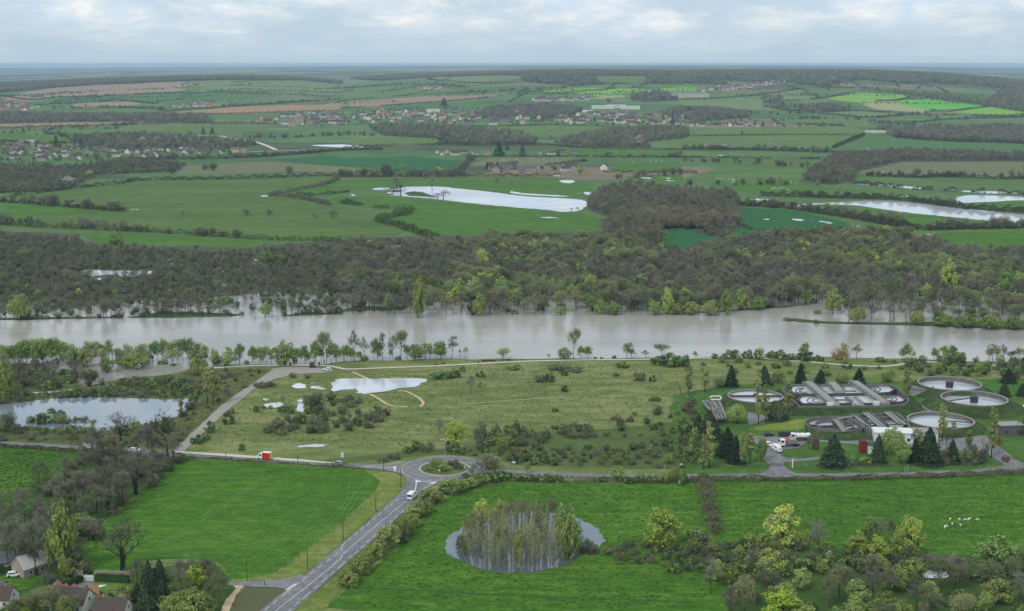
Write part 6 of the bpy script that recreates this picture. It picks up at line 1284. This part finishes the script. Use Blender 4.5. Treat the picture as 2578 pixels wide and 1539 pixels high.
sheet('garden_drive', "J 1440,728 1660,735 1510,830 1210,905 1060,905", AS, .2)
# distant houses: simple whole meshes, copied
FH = []
for wl, rf in (('white', 'brown'), ('cream', 'brown'), ('cream', 'red'), ('stone', 'brown'), ('white', 'grey'), ('white', 'red'), ('stone', 'grey'), ('cream', 'orange')):
    mb = MB(); w, r = gable(11, 7.5, 3.8, 3.0, .3); mb.add(w.v, w.f, 0); mb.add(r.v, r.f, 1); mb.box(3.6, 4.3, -.3, .3, 5.9, 7.6, 1)
    for x in (-3.4, -.6, 2.6): mb.box(x - .6, x + .6, -3.79, -3.74, 1, 2.4, 2)
    FH.append(mb.mesh('far_house', [WL[wl], RF[rf], DSTEEL]))
mb = MB(); mb.box(-15, 15, -9, 9, -1, 6, 0); mb.box(-15.3, 15.3, -9.3, 9.3, 6.003, 6.8, 1); SHED_W = mb.mesh('far_shed', [WL['white'], RF['white']])
mb = MB(); mb.box(-15, 15, -9, 9, -1, 5, 0); mb.add(gable(30, 18, 5, 2.6)[1].v, gable(30, 18, 5, 2.6)[1].f, 1); SHED_G = mb.mesh('far_barn', [WL['stone'], RF['grey']])
mb = MB(); mb.box(-15, 15, -9, 9, -1, 6, 0); mb.box(-15.3, 15.3, -9.3, 9.3, 6.003, 6.8, 1); SHED_B = mb.mesh('far_shed_blue', [WL['cream'], RF['blue']])
def fhouse(p, sc, rz, me, label, group, name='house', cat='house', sx=1):
    o = link(name, me); o.location = p; o.rotation_euler = (0, 0, rz); o.scale = (sc * sx, sc, sc); return tag(o, label, cat, group)
TINY = []
def village(label, group, outline, n, seed, lo=.75, hi=1.15, mind=11, which=None, tiny=False):
    r = random.Random(seed)
    if tiny:
        for p in scatter(pts(outline), n, seed, mind): TINY.append((p, r.uniform(lo, hi), r.choice([0, .15, -.2, 1.4, 1.7, .3]) + r.uniform(-.15, .15), FH[r.choice(which or range(8))], r.uniform(.8, 1.5)))
        return
    for p in scatter(pts(outline), n, seed, mind): fhouse(p, r.uniform(lo, hi), r.choice([0, .15, -.2, 1.4, 1.7, .3]) + r.uniform(-.15, .15), FH[r.choice(which or (0, 0, 1, 1, 2, 3, 3, 4, 5, 6, 7))], label, group, 'house', 'house', r.uniform(.8, 1.5))
village('one small house among many of the far town, left half', 'houses of the far town, left half', "A2 -600,505 -350,490 0,480 380,452 620,480 960,490 960,565 600,568 200,560 -150,570 -580,572", 104, 1, 1.05, 1.55, 13)
village('one small house among many of the far town, right half', 'houses of the far town, right half', "A2 960,510 1270,510 1700,490 2000,480 2486,505 A3 60,535 A2 2400,580 1700,552 1100,566", 84, 2, 1.1, 1.6, 14)
village('one house among many of the left village', 'houses of the left village', "A1 -40,790 600,770 1100,745 1450,752 1800,752 1800,768 1400,792 600,822 -40,828", 34, 3, .85, 1.2, 12, (0, 1, 3, 4, 6, 0, 1))
village('one house among many in the rear of the left village', 'rear houses of the left village', "A1 -40,700 200,705 460,735 950,750 940,775 400,780 -40,785", 18, 4, .85, 1.15, 13, (0, 1, 3, 4, 6, 0, 1))
village('one tiny house among many of the far left hamlet', 'houses of the far left hamlet', "A1 -40,395 150,400 280,435 200,460 -40,462", 60, 5, 1, 1.4, 14, None, True)
village('one tiny house among many of the hill village', 'houses of the right hill village', "A3 100,322 280,285 500,265 760,240 760,262 500,292 250,325", 70, 6, 1.1, 1.6, 16, (0, 1, 4, 7), True)
village('one tiny house among many of the far slope hamlet', 'houses of the far slope hamlet', "A1 1220,430 1350,415 1560,405 1590,425 1350,440", 22, 7, 1, 1.3, 15, None, True)
village('one tiny house of the lone hilltop farm', 'houses of the lone hilltop farm', "A1 1240,290 1400,270 1480,270 1470,310 1300,305", 12, 8, 1, 1.5, 18, None, True)
village('one house of the flood plain hamlet row', 'houses of the flood plain hamlet row', "A2 630,765 900,765 1110,765 1110,785 720,785", 13, 9, .7, .95, 8, (0, 1, 4, 7))
village('one house of the row by the tall conifers', 'houses by the tall conifers', "A2 1240,765 1620,770 1770,772 1760,786 1240,785", 9, 10, .8, 1.1, 9, (0, 4, 6))
village('one house of the right end of town', 'houses at the right end of town', "A3 0,560 400,558 570,560 750,570 740,580 0,580", 14, 11, .8, 1.2, 11, (0, 1, 4))
village('one tiny house of the far back street', 'houses of the far back street', "A2 1390,375 1800,372 1800,388 1400,392", 30, 12, 1, 1.5, 18, (0, 1, 4), True)
village('one tiny house of the valley hamlet far off', 'houses of the far valley hamlet', "A2 560,292 740,285 740,305 560,305", 22, 13, 1, 1.4, 18, None, True)
def tiny_houses():
    mb = MB(); mats = []
    for p, sc, rz, me, sx in TINY:
        idx = []
        for m in me.materials:
            if m not in mats: mats.append(m)
            idx.append(mats.index(m))
        c, s_ = math.cos(rz), math.sin(rz); o = len(mb.v)
        for v in me.vertices: x, y, z = v.co.x * sc * sx, v.co.y * sc, v.co.z * sc; mb.v.append((p.x + c * x - s_ * y, p.y + s_ * x + c * y, p.z + z))
        for f in me.polygons: mb.f.append(tuple(i + o for i in f.vertices)); mb.m.append(idx[f.material_index])
    o = tag(mb.build('far_houses', mats), 'countless tiny pale houses of the far hill hamlets', 'houses', None, 'stuff')
tiny_houses()
for lab, r_, x, y, sc, rz, me, sx in [
  ('big white industrial hall in the middle of the far town', 'A2', 668, 470, 1.2, .1, SHED_W, 1), ('long dark low hall beside the white industrial hall', 'A2', 850, 468, .7, .05, SHED_G, 3), ('leftmost white hall of the far right factory', 'A2', 1900, 445, 1.3, .0, SHED_W, 1.6), ('middle white hall of the far right factory', 'A2', 2000, 440, 1.3, .1, SHED_W, 1.3),
  ('rightmost white hall of the far right factory', 'A2', 2100, 448, 1.3, -.1, SHED_W, 1.4), ('low white building before the far right factory', 'A2', 1790, 470, .8, 0, SHED_W, 1.2), ('blue grey warehouse on the right slope', 'A3', 45, 365, 2.4, .05, SHED_B, 1.6), ('long white shed left of the far town', 'A1', 2130, 560, .5, .0, SHED_W, 3.6),
  ('grey barn left of the far town', 'A1', 2060, 590, .6, .1, SHED_G, 2), ('white shed in the right hedge yard', 'A3', 1440, 622, .7, .2, SHED_W, 2), ('small white shed in the right hedge yard', 'A3', 1350, 618, .5, -.1, SHED_W, 1), ('tan walled barn of the flood farm with a brown roof', 'A2', 1280, 905, .75, 1.2, SHED_G, 1),
  ('long open barn of the flood farm', 'A2', 1340, 895, .75, .1, SHED_G, 1.3), ('dark long barn right of the flood farm', 'A2', 1850, 885, .7, .1, SHED_G, 2.2), ('grey long barn of the conifer row', 'A2', 1400, 785, .5, .05, SHED_G, 1.6), ('white shed behind the left village conifer', 'A1', 200, 690, .6, 0, SHED_W, 1.6),
  ('small white box shed beside the right hedge', 'A3', 268, 792, .25, 0, SHED_W, 1), ('white plank shed under the far town field', 'A2', 1653, 562, .4, 0, SHED_W, 1), ('far brown roofed barn in the bright right fields', 'A3', 1860, 485, 1.2, -.1, SHED_G, 2)]:
    fhouse(gz(r_, x, y), sc, rz, me, lab, None, 'industrial_hall' if 'hall' in lab else 'farm_shed', 'building', sx)
for lab, x, y, sc, rz, k in [('grey gabled farmhouse of the flood farm', 1135, 912, 1.1, 1.3, 3), ('stone farmhouse of the flood farm', 1190, 880, 1, .1, 6), ('stone house behind the flood farm', 1250, 870, .9, .4, 3), ('small house at the left of the flood farm', 1100, 890, .8, .2, 3), ('white walled house by the yellow tree', 1660, 895, 1.25, .2, 1), ('stone house beside the yellow tree', 1690, 905, 1.1, 1.5, 3), ('low white house by the farm lane', 1625, 900, .8, .1, 0), ('white gabled end of the long barn', 1915, 890, 1, 1.3, 0)]:
    fhouse(gz('A2', x, y), sc * 1.35, rz, FH[k], lab, None)
for lab, r_, x, y, sc, k in [('white house with an orange roof at the right end of the left village', 'A1', 1710, 762, 1.2, 5), ('orange roofed bungalow beside the last village house', 'A1', 1775, 764, .9, 7), ('white gable house in the middle of the left village', 'A1', 940, 770, 1.2, 0), ('steep white house of the left village', 'A1', 1125, 775, 1.1, 4), ('cream gable house at the front of the left village', 'A1', 1060, 805, 1.1, 1), ('white house among the dark scrub', 'A1', 475, 950, 1, 0), ('low pale house by the dark scrub', 'A1', 190, 1012, .9, 3)]:
    fhouse(gz(r_, x, y), sc, 1.3 if 'gable' in lab else .1, FH[k], lab, None)
t = link('radio_mast', MB().mesh('m', STEEL)); mb = MB(); mb.tube((0, 0, 0), (0, 0, 62), 1.6, .5, 4); t.data = mb.mesh('radio_mast', STEEL); t.location = gz('A3', 882, 250); tag(t, 'thin far radio mast on the right ridge', 'mast')
# ------------------------------------------------------------ vehicles
GLASS = plain('car_glass', s(38, 44, 52), .15, .05, spec=.6); TYRE = plain('tyre', s(34, 34, 36), .9, .05)
PC = {'white': plain('car_white', s(236, 236, 236), .35, .03, spec=.5), 'grey': plain('car_grey', s(150, 154, 160), .35, .04, spec=.5), 'dark': plain('car_dark', s(64, 66, 70), .35, .04, spec=.5), 'red': plain('van_red', s(206, 42, 34), .4, .04, spec=.5), 'yellow': plain('van_yellow', s(224, 200, 60), .5, .04)}
CAR = [(-2.1, .3), (-2.15, .7), (-2.05, .95), (-1.75, 1.4), (-.2, 1.48), (.35, 1.4), (.95, 1.0), (1.95, .85), (2.15, .65), (2.15, .3)]
VAN = [(-2.6, .35), (-2.65, 1.0), (-2.6, 2.25), (-2.4, 2.4), (1.1, 2.4), (1.45, 2.3), (2.0, 1.45), (2.6, 1.2), (2.7, .8), (2.7, .35)]
def vehicle(label, name, cat, p, rz, prof, wid, paint, van=False, z=.2, rear=None):
    p = Vector((p.x, p.y, z + .02)); t = empty(name, p, rz, label, cat); mb = MB()
    if rear is None: mb.prism(prof, -wid / 2, wid / 2); mb.build('body', PC[paint], t)
    else:
        fr = [(.2, .35), (.2, 2.38)] + [q for q in prof if q[0] > .9]; mb.prism(fr, -wid / 2, wid / 2); mb.build('cab', PC[paint], t); mb = MB(); mb.prism([(-3.1, .4), (-3.1, 2.75), (.2, 2.75), (.2, .4)], -wid / 2 - .05, wid / 2 + .05); mb.build('cargo_box', PC[rear], t)
        mb = MB(); mb.box(-3.14, -3.1, -wid / 2, wid / 2, .5, 2.6); mb.box(-3.1, -2.6, -wid / 2 - .07, -wid / 2 - .05, .5, 1.2); mb.build('rear_panel', PC['yellow'], t)
        mb = MB(); mb.box(-1.9, -1.1, -wid / 2 - .07, -wid / 2 - .05, 1.7, 2.1); mb.box(-3.1, .2, -wid / 2, wid / 2, 2.75, 2.82); mb.build('white_trim', PC['white'], t)
    i = [k for k, q in enumerate(prof) if q[0] > 0 and q[1] > 1.35][-1]; (x0, z0), (x1, z1) = prof[i], prof[i + 1]; w = wid / 2 - .12
    mb = MB(); mb.add([(x0 + .05, -w, z0 - .03), (x0 + .05, w, z0 - .03), (x1 + .03, w, z1 + .08), (x1 + .03, -w, z1 + .08)], [(0, 3, 2, 1)]); mb.build('windscreen', GLASS, t)
    zt, zb = (1.36, .98) if not van else (2.05, 1.4)
    xs = [(-1.6, -.75), (-.65, .3)] if not van else [(.5, 1.35)]
    for sgn in (-1, 1):
        for a, b in xs:
            y = sgn * (wid / 2 + .012); mb = MB(); mb.add([(a - .12 * (not van), y, zb), (b + .3, y, zb), (b - .05, y, zt), (a + .1, y, zt)], [(0, 1, 2, 3)]); mb.build('side_window', GLASS, t)
    if rear is None:
        x0, z0, z1 = (-1.98, 1.02, 1.36) if not van else (-2.66, 1.3, 2.0); mb = MB(); mb.add([(x0 - .06, -w, z0), (x0 - .06, w, z0), (x0 + (.2 if not van else .03), w, z1), (x0 + (.2 if not van else .03), -w, z1)], [(0, 1, 2, 3)]); mb.build('rear_window', GLASS, t)
    for x in ((-1.35, 1.35) if not van else (-1.7, 1.75)):
        for y in (-wid / 2 + .05, wid / 2 - .05): mb = MB(); mb.tube((x, y - .11, .33), (x, y + .11, .33), .34, .34, 12, 0, True); mb.build('wheel', TYRE, t)
    xf = prof[-2][0] + .01
    for y in (-1, 1): mb = MB(); mb.box(xf - .05, xf + .01, y * (wid / 2 - .45) - .18, y * (wid / 2 - .45) + .18, .62, .78); mb.build('headlight', CONL, t)
    return t
def along(a, b): d = b - a; return math.atan2(d.y, d.x)
rd = along(*pts("S 860,1175 657,1158"))
vehicle('red and white rescue van driving on the left road', 'rescue_van', 'van', gz('S', 664, 1157), rd, VAN, 2.0, 'white', True, .2, 'red')
vehicle('silver grey hatchback driving on the road by the white signpost', 'parked_car', 'car', gz('S', 849, 1172), rd, CAR, 1.75, 'grey').name = 'car'
dr = along(*pts("E2 300,640 520,440"))
vehicle('white van heading for the roundabout on the diagonal road', 'delivery_van', 'van', gz('S', 1037, 1256), dr, VAN, 1.95, 'white', True)
vehicle('white van on the left road by the bare trees', 'delivery_van', 'van', gz('S', 229, 1130), rd + math.pi, VAN, 1.95, 'white', True)
vehicle('white car half hidden under the bare oaks on the left road', 'car', 'car', gz('S', 340, 1138), rd + math.pi, CAR, 1.75, 'white')
vehicle('white car at the right end of the riverside car park', 'parked_car', 'car', gz('S', 823, 934), math.pi * .95, CAR, 1.75, 'white')
vehicle('dark van parked by the towpath in the riverside car park', 'parked_van', 'van', gz('S', 786, 925), math.pi * .5, VAN, 1.95, 'dark', True)
vehicle('white car beside the white van in the works yard', 'parked_car', 'car', gz('C3', 622, 938), -1.1, CAR, 1.75, 'white')
vehicle('white van facing the gate in the works yard', 'parked_van', 'van', gz('C3', 682, 975), -1.25, VAN, 1.95, 'white', True)
vehicle('small dark and white car at the back of the works yard', 'parked_car', 'car', gz('C3', 622, 868), .3, CAR, 1.75, 'dark')
vehicle('dark grey car on the garden drive, lower left', 'parked_car', 'car', gz('J', 985, 770), .05, CAR, 1.75, 'dark')
vehicle('white car by the stone barn, lower left', 'parked_car', 'car', gz('J', 250, 640), .2, CAR, 1.75, 'white')
def truck(label, p, rz, tank, load):
    t = empty('truck', Vector((p.x, p.y, .22)), rz, label, 'truck'); mb = MB(); mb.prism([(1.8, .6), (1.8, 2.9), (3.6, 2.9), (4.1, 1.7), (4.1, .6)], -1.2, 1.2); mb.build('cab', PC['white'], t)
    mb = MB(); mb.add([(3.66, -1.05, 2.8), (3.66, 1.05, 2.8), (4.1, 1.05, 1.8), (4.1, -1.05, 1.8)], [(0, 3, 2, 1)]); mb.build('windscreen', GLASS, t)
    for y in (-1.215, 1.215): mb = MB(); mb.add([(2.3, y, 1.75), (3.7, y, 1.75), (3.4, y, 2.6), (2.3, y, 2.6)], [(0, 1, 2, 3)]); mb.build('side_window', GLASS, t)
    mb = MB(); mb.box(-4.2, 1.7, -1.1, 1.1, .75, 1.05); mb.build('chassis', DSTEEL, t); mb = MB()
    if tank:
        mb.tube((-4, 0, 2.05), (1.5, 0, 2.05), 1.05, 1.05, 16, 0, True)
        mb.build('tank', PC['white'], t); mb = MB(); mb.tube((-2, 0, 3.0), (-2, 0, 3.3), .35, .35, 8, 0, True); mb.tube((0, 0, 3.0), (0, 0, 3.3), .35, .35, 8, 0, True); mb.build('hatch', DSTEEL, t)
    else:
        mb.box(-4.2, 1.6, -1.2, 1.2, 1.06, 1.25); mb.build('flatbed', STEEL, t); mb = MB(); mb.box(.6, 1.5, -1.1, 1.1, 1.26, 2.5); mb.tube((1, 0, 2.4), (-.8, .2, 3.6), .22, .2, 6); mb.tube((-.8, .2, 3.6), (-3.2, .3, 2.6), .18, .14, 6); mb.build('crane_arm', PC['red'], t)
        mb = MB(); r = random.Random(4)
        for _ in range(26): a = r.uniform(-3.8, .2); b = r.uniform(-.9, .9); mb.box(a, a + r.uniform(.4, 1), b, b + .5, 1.26 + r.uniform(0, .2), 1.6 + r.uniform(0, .9))
        mb.build('load', plain('grey_rubble', s(140, 138, 134), .9, .3, 3), t)
    for x in (-3.3, -2.2, 2.9):
        for y in (-1.0, 1.0): mb = MB(); mb.tube((x, y - .17, .5), (x, y + .17, .5), .52, .52, 12, 0, True); mb.build('wheel', TYRE, t)
truck('white tanker truck parked at the back of the works yard', gz('C3', 850, 898), math.pi, True, False); truck('white cabbed truck with a red crane arm and grey load', gz('C3', 770, 940), math.pi + .1, False, True)
t = empty('skip_container', gz('C3', 745, 868) + Vector((0, 0, .2)), 0, 'dark open skip behind the trucks in the yard', 'skip'); mb = MB()
mb.add([(-2.4, -1, .1), (2.4, -1, .1), (2.4, 1, .1), (-2.4, 1, .1), (-3, -1.15, 1.5), (3, -1.15, 1.5), (3, 1.15, 1.5), (-3, 1.15, 1.5)], [(0, 3, 2, 1), (0, 1, 5, 4), (1, 2, 6, 5), (2, 3, 7, 6), (3, 0, 4, 7)]); mb.build('tub', DSTEEL, t); mb = MB(); mb.box(-3, 3, -1.22, -1.15, 1.35, 1.5); mb.box(-3, 3, 1.15, 1.22, 1.35, 1.5); mb.build('rim', RUST, t)
# ------------------------------------------------------------ poles, lamps, signs, fences
WOODP = plain('pole_wood', s(72, 66, 58), .9, .2); PCON = plain('pole_concrete', s(168, 166, 158), .9, .1)
def pole(label, r, x, yb, yt, mat=WOODP, arm=False, rad=.14, name='utility_pole', cat='pole'):
    a = zx(r, x, yb); p = G(*a); h = (a[1] - zx(r, x, yt)[1]) / scale_at(p) * 1.02; t = empty(name, p, 0, label, cat, 'utility poles' if name == 'utility_pole' else None)
    mb = MB(); mb.tube((0, 0, -.3), (0, 0, h), rad, rad * .65, 7, 0, True); mb.build('shaft', mat, t); mb = MB()
    if arm: mb.box(-.8, .8, -.06, .06, h - .5, h - .36); mb.build('crossarm', mat, t)
    mb = MB()
    for x_ in ((-.6, 0, .6) if arm else (0,)): mb.tube((x_, 0, h - .36), (x_, 0, h - .1), .06, .05, 5, 0, True)
    mb.build('insulator', PCON, t)
for lab, r_, x, yb, yt, m_, arm in [
  ('dark wooden pole at the corner of the mown field', 'E1', 1799, 1055, 888, WOODP, False), ('thin pole on the verge beside the diagonal road', 'E1', 2240, 968, 770, WOODP, False), ('dark pole with a slanting top on the road verge', 'E2', 250, 545, 440, WOODP, False), ('pole at the left of the roundabout entrance', 'E2', 432, 372, 225, WOODP, False),
  ('dark post by the painted give way line', 'E2', 306, 245, 150, WOODP, True), ('pale post beside the dark give way post', 'E2', 293, 255, 175, PCON, False), ('thin wooden pole near the left road', 'E1', 1645, 172, 105, WOODP, False), ('thin wooden pole behind the rescue van', 'E1', 2168, 196, 130, WOODP, False),
  ('dark pole low on the verge of the diagonal road', 'E2', 12, 748, 590, WOODP, False), ('short pole beside the side road', 'E1', 1925, 1082, 1045, WOODP, False), ('pale pole beside the lane by the round hedge tree', 'E2', 2347, 268, 205, PCON, False), ('short grey pole by the lane after the roundabout', 'E2', 1207, 240, 190, PCON, True),
  ('left pale post of the pair on the works verge', 'C3', 1617, 1128, 1090, PCON, False), ('right pale post of the pair on the works verge', 'C3', 1635, 1130, 1078, PCON, False), ('thin pale pole in front of the works lawn', 'C3', 831, 868, 745, PCON, False), ('thin pale pole near the works access at the far right', 'C3', 2222, 1110, 1072, PCON, False), ('thin pole before the large basin', 'C3', 1320, 690, 640, PCON, False)]:
    pole(lab, r_, x, yb, yt, m_, arm)
def lamp(label, r, x, yb, yt, arms):
    a = zx(r, x, yb); p = G(*a); h = (a[1] - zx(r, x, yt)[1]) / scale_at(p) * 1.02; t = empty('street_lamp', p, 0, label, 'street lamp'); mb = MB(); mb.tube((0, 0, -.2), (0, 0, h), .16, .09, 8, 0, True); mb.build('mast', PCON, t)
    for k in range(arms):
        a = 2 * math.pi * k / arms + .3; d = Vector((math.cos(a), math.sin(a), 0)); mb = MB(); mb.tube((0, 0, h - .15), (d.x * 1.0, d.y * 1.0, h + .15), .06, .05, 6); o = mb.build('bracket', PCON, t); mb = MB(); mb.bar(d * .8, d * 1.6, .32, h + .1, h + .24); mb.build('lamp_head', WHITE, o)
lamp('tall pale street lamp with several heads above the roundabout island', 'L', 1245, 590, 185, 4); lamp('tall pale street lamp in front of the half drained basin', 'C3', 1355, 885, 782, 2)
def sign(label, r, x, yb, yt, w, h, face, rz=0, legs=1, marks=()):
    a = zx(r, x, yb); p = G(*a); H_ = (a[1] - zx(r, x, yt)[1]) / scale_at(p); t = empty('road_sign', p, rz, label, 'sign'); mb = MB()
    for i in range(legs): xx = 0 if legs == 1 else (-.35 + .7 * i) * w; mb.tube((xx, .04, -.2), (xx, .04, H_ - h * .2), .05, .05, 6)
    mb.build('post', STEEL, t); mb = MB(); mb.box(-w / 2, w / 2, -.04, 0, H_ - h, H_); f = mb.build('panel', face, t)
    for x0, x1, z0, z1 in marks: mb = MB(); mb.box(x0 * w, x1 * w, -.052, -.041, H_ - h + z0 * h, H_ - h + z1 * h); mb.build('mark', DSTEEL, f)
BLUE = plain('sign_blue', s(70, 110, 190), .5, .03)
sign('tall white sign panel on a post above the grey car', 'K', 1878, 505, 362, 1.1, 2.0, WHITE, .2, 1, ((-.3, .05, .6, .68), (.0, .35, .3, .38)))
sign('white direction sign by the lane right of the roundabout', 'E2', 1253, 205, 178, 1.4, .7, WHITE, 0, 2); sign('small white sign at the lane by the meadow edge', 'E2', 2470, 212, 195, 1.0, .5, WHITE, 0, 2)
sign('white topped sign board at the right exit of the roundabout', 'L', 1700, 720, 650, 1.0, .5, WHITE, .3, 2); sign('narrow white and red sign on the roundabout island', 'L', 1588, 690, 640, .5, 1.0, WHITE, .2, 1)
a = gz('L', 1148, 775); t = empty('round_sign', a, 0, 'round blue and white sign on the roundabout island', 'sign'); mb = MB(); mb.tube((0, .05, .3), (0, .05, 1.2), .05, .05, 6); mb.build('post', STEEL, t); mb = MB(); mb.tube((0, 0, 1.2), (0, -.05, 1.2), .5, .5, 18, 0, True); mb.build('disc', BLUE, t); mb = MB(); mb.tube((0, -.05, 1.2), (0, -.06, 1.2), .34, .34, 16, 0, True); mb.build('arrow_mark', WHITE, t)
t = empty('marker_post', gz('C3', 797, 1094), 0, 'white tapering marker post beside the works gate', 'post'); mb = MB(); mb.tube((0, 0, 0), (0, 0, 3.1), .28, .24, 12, 0, True); mb.build('shaft', WHITE, t); mb = MB(); mb.tube((0, 0, 3.1), (0, 0, 3.35), .34, .3, 12, 0, True); mb.tube((0, 0, -.05), (0, 0, .2), .4, .4, 12, 0, True); mb.build('cap', WHITE, t)
a, b = gz('C3', 638, 1082), gz('C3', 737, 1084); t = empty('works_gate', a.lerp(b, .5), along(a, b), 'low dark metal gate across the works entrance', 'gate'); h_ = (b - a).length / 2; mb = MB()
for z in (.3, .7, 1.1): mb.box(-h_, h_, -.03, .03, z, z + .08)
for k in range(13): x = -h_ + 2 * h_ * k / 12; mb.box(x - .03, x + .03, -.025, .025, .25, 1.3)
mb.build('bars', DSTEEL, t); mb = MB()
for x in (-h_ - .2, h_ + .2): mb.box(x - .2, x + .2, -.2, .2, -.1, 1.8)
mb.build('post', CON, t)
def fence(label, line, h, step, mat=WOODP, rails=2):
    P = catmull(pts(line), 5); t = empty('fence', P[0], 0, label, 'fence'); pm = MB(); rm = MB(); acc = 0
    for a, b in zip(P[:-1], P[1:]):
        A, B = a - P[0], b - P[0]; L_ = (B - A).length; d = acc
        while d < L_: q = A.lerp(B, d / L_); pm.tube((q.x, q.y, -.1), (q.x, q.y, h), .07, .06, 5, 0, True); d += step
        acc = d - L_
        for k in range(rails): rm.tube((A.x, A.y, h * (k + 1) / (rails + .3)), (B.x, B.y, h * (k + 1) / (rails + .3)), .025, .025, 3)
    pm.build('posts', mat, t); rm.build('wires', STEEL, t)
fence('wire fence along the left side of the sewage works', "C2 2440,470 2486,600 C3 20,650 60,760 60,1000", 1.6, 2.6); fence('wire fence along the lane verge at the works', "C3 790,1100 1100,1098 1600,1092 2100,1075 2380,1062", 1.3, 3.5)
fence('post fence along the top of the right near pasture', "E2 1300,318 1700,326 2100,334 2486,338", 1.1, 4); fence('post fence between the mown field and the road verge', "E1 1840,1048 2010,1000 2200,862 2486,632 E2 100,555 260,420", 1.0, 4.5)
# driftwood and stones by the towpath
for lab, x, y, L_ in [('long driftwood log on the grass by the river', 1070, 318, 7), ('short dark log on the grass right of the long one', 1216, 312, 2), ('small dark stump on the bank by the bare trees', 742, 336, 1.6), ('small dark stump beside the towpath', 690, 346, 1.2), ('small stump at the towpath edge near midway', 995, 328, 1.0)]:
    o = MB(); r = random.Random(x); o.tube((-L_ / 2, 0, .3), (L_ / 2, .3, .35), .38, .28, 8, 0, True); o.tube((0, .1, .3), (L_ * .2, .9, .7), .16, .06, 5, 0, True); q = o.build('log', BARKD); q.location = gz('C2', x, y); tag(q, lab, 'log')
for x, y in ((2112, 350), (2322, 350)):
    t = empty('bollard', gz('C1', x, y), 0, 'dark bollard beside the towpath, ' + ('left of the dark van' if x < 2200 else 'right of the dark van'), 'bollard', 'dark bollards by the towpath'); mb = MB(); mb.box(-.4, .4, -.4, .4, 0, 1.5); mb.build('shaft', DSTEEL, t); mb = MB(); mb.box(-.5, .5, -.5, .5, 1.5, 1.7); mb.build('cap', DSTEEL, t)
# ------------------------------------------------------------ grazing animals
def beast(L_, h, mat, legm):
    m = bpy.data.meshes.new('body_skin'); bm_v = [(-.5, 0, .72), (-.2, 0, .74), (.2, 0, .73), (.42, 0, .78), (.62, 0, .6), (.72, 0, .42)]; ed = [(i, i + 1) for i in range(5)]
    for x in (-.42, .36):
        b = 0 if x < 0 else 3
        for y in (-.13, .13): bm_v += [(x, y, .45), (x + .02, y, .02)]; k = len(bm_v); ed += [(b, k - 2), (k - 2, k - 1)]
    m.from_pydata([(a * L_, b * L_, c * h) for a, b, c in bm_v], [], ed); o = bpy.data.objects.new('tmp', m); COL.objects.link(o); sk = o.modifiers.new('s', 'SKIN')
    R = [.24, .27, .26, .2, .12, .09] + [.08, .045] * 4
    for v, q in zip(m.skin_vertices[0].data, R): v.radius = (q * h, q * h)
    m.skin_vertices[0].data[0].use_root = True; o.modifiers.new('d', 'SUBSURF').levels = 1
    dg = bpy.context.evaluated_depsgraph_get(); me = bpy.data.meshes.new_from_object(o.evaluated_get(dg)); bpy.data.objects.remove(o); me.materials.clear(); me.materials.append(mat); me.polygons.foreach_set('use_smooth', [True] * len(me.polygons)); me.name = 'grazing_body'; return me
CREAM = plain('cream_hide', s(226, 222, 208), .9, .06)
COW = beast(1.7, 1.4, CREAM, None); SHEEP = beast(1.1, .95, CREAM, None)
rr = random.Random(8)
for i, (x, y, lab) in enumerate([(1908, 670, 'white sheep at the lower left of the small flock'), (1916, 662, 'white sheep close beside the lower left one'), (1948, 610, 'white sheep at the upper left of the flock'), (1962, 645, 'small dim sheep below the upper left one'), (2014, 612, 'white sheep at the top middle of the flock'), (2022, 652, 'white sheep alone below the middle of the flock'), (2055, 615, 'white sheep right of the top middle one'), (2080, 612, 'white sheep in the tight right pair'), (2092, 606, 'rearmost white sheep of the tight right pair'), (2148, 614, 'white sheep at the far right of the flock')]):
    o = link('sheep', SHEEP); o.location = gz('E3', x, y); o.rotation_euler = (0, 0, rr.uniform(0, 6.28)); o.scale = (.98,) * 3; tag(o, lab, 'sheep', 'white sheep in the right near pasture')
for r_, P, grp in (('A3', ((250, 962), (275, 963), (300, 965), (330, 965), (358, 962), (375, 966), (785, 990), (830, 1000)), 'white cattle by the trees of the right plain'), ('B3', ((650, 50), (665, 45), (690, 52), (715, 45), (735, 50), (760, 58)), 'white cattle above the right flood'), ('A2', ((1180, 825), (1270, 820), (1395, 812), (1430, 825), (1470, 820), (1570, 808), (2120, 840), (2250, 835), (2290, 833), (2330, 832)), 'white cattle in the farm pastures'), ('B1', ((955, 205), (975, 203), (1000, 204)), 'cattle by the hedge end in the big pasture')):
    for x, y in P: o = link('cow', COW); o.location = gz(r_, x, y); o.rotation_euler = (0, 0, rr.uniform(0, 6.28)); o.scale = (1.3,) * 3; tag(o, 'one white cow of the ' + grp.replace('white ', ''), 'cow', grp)
# ------------------------------------------------------------ the air
def haze():
    mb = MB(); mb.box(-26000, 26000, -900, 32500, -3, 152); m = bpy.data.materials.new('haze_air'); m.use_nodes = True; nt = m.node_tree; nt.nodes.clear()
    o = nt.nodes.new('ShaderNodeOutputMaterial'); v = nt.nodes.new('ShaderNodeVolumePrincipled'); v.inputs['Color'].default_value = (.58, .77, 1.0, 1); v.inputs['Density'].default_value = 5.0e-5; v.inputs['Anisotropy'].default_value = .1
    nt.links.new(v.outputs[0], o.inputs['Volume']); h = tag(mb.build('haze', m), kind='stuff'); h['label'] = 'thin blue haze over the far land'
haze()
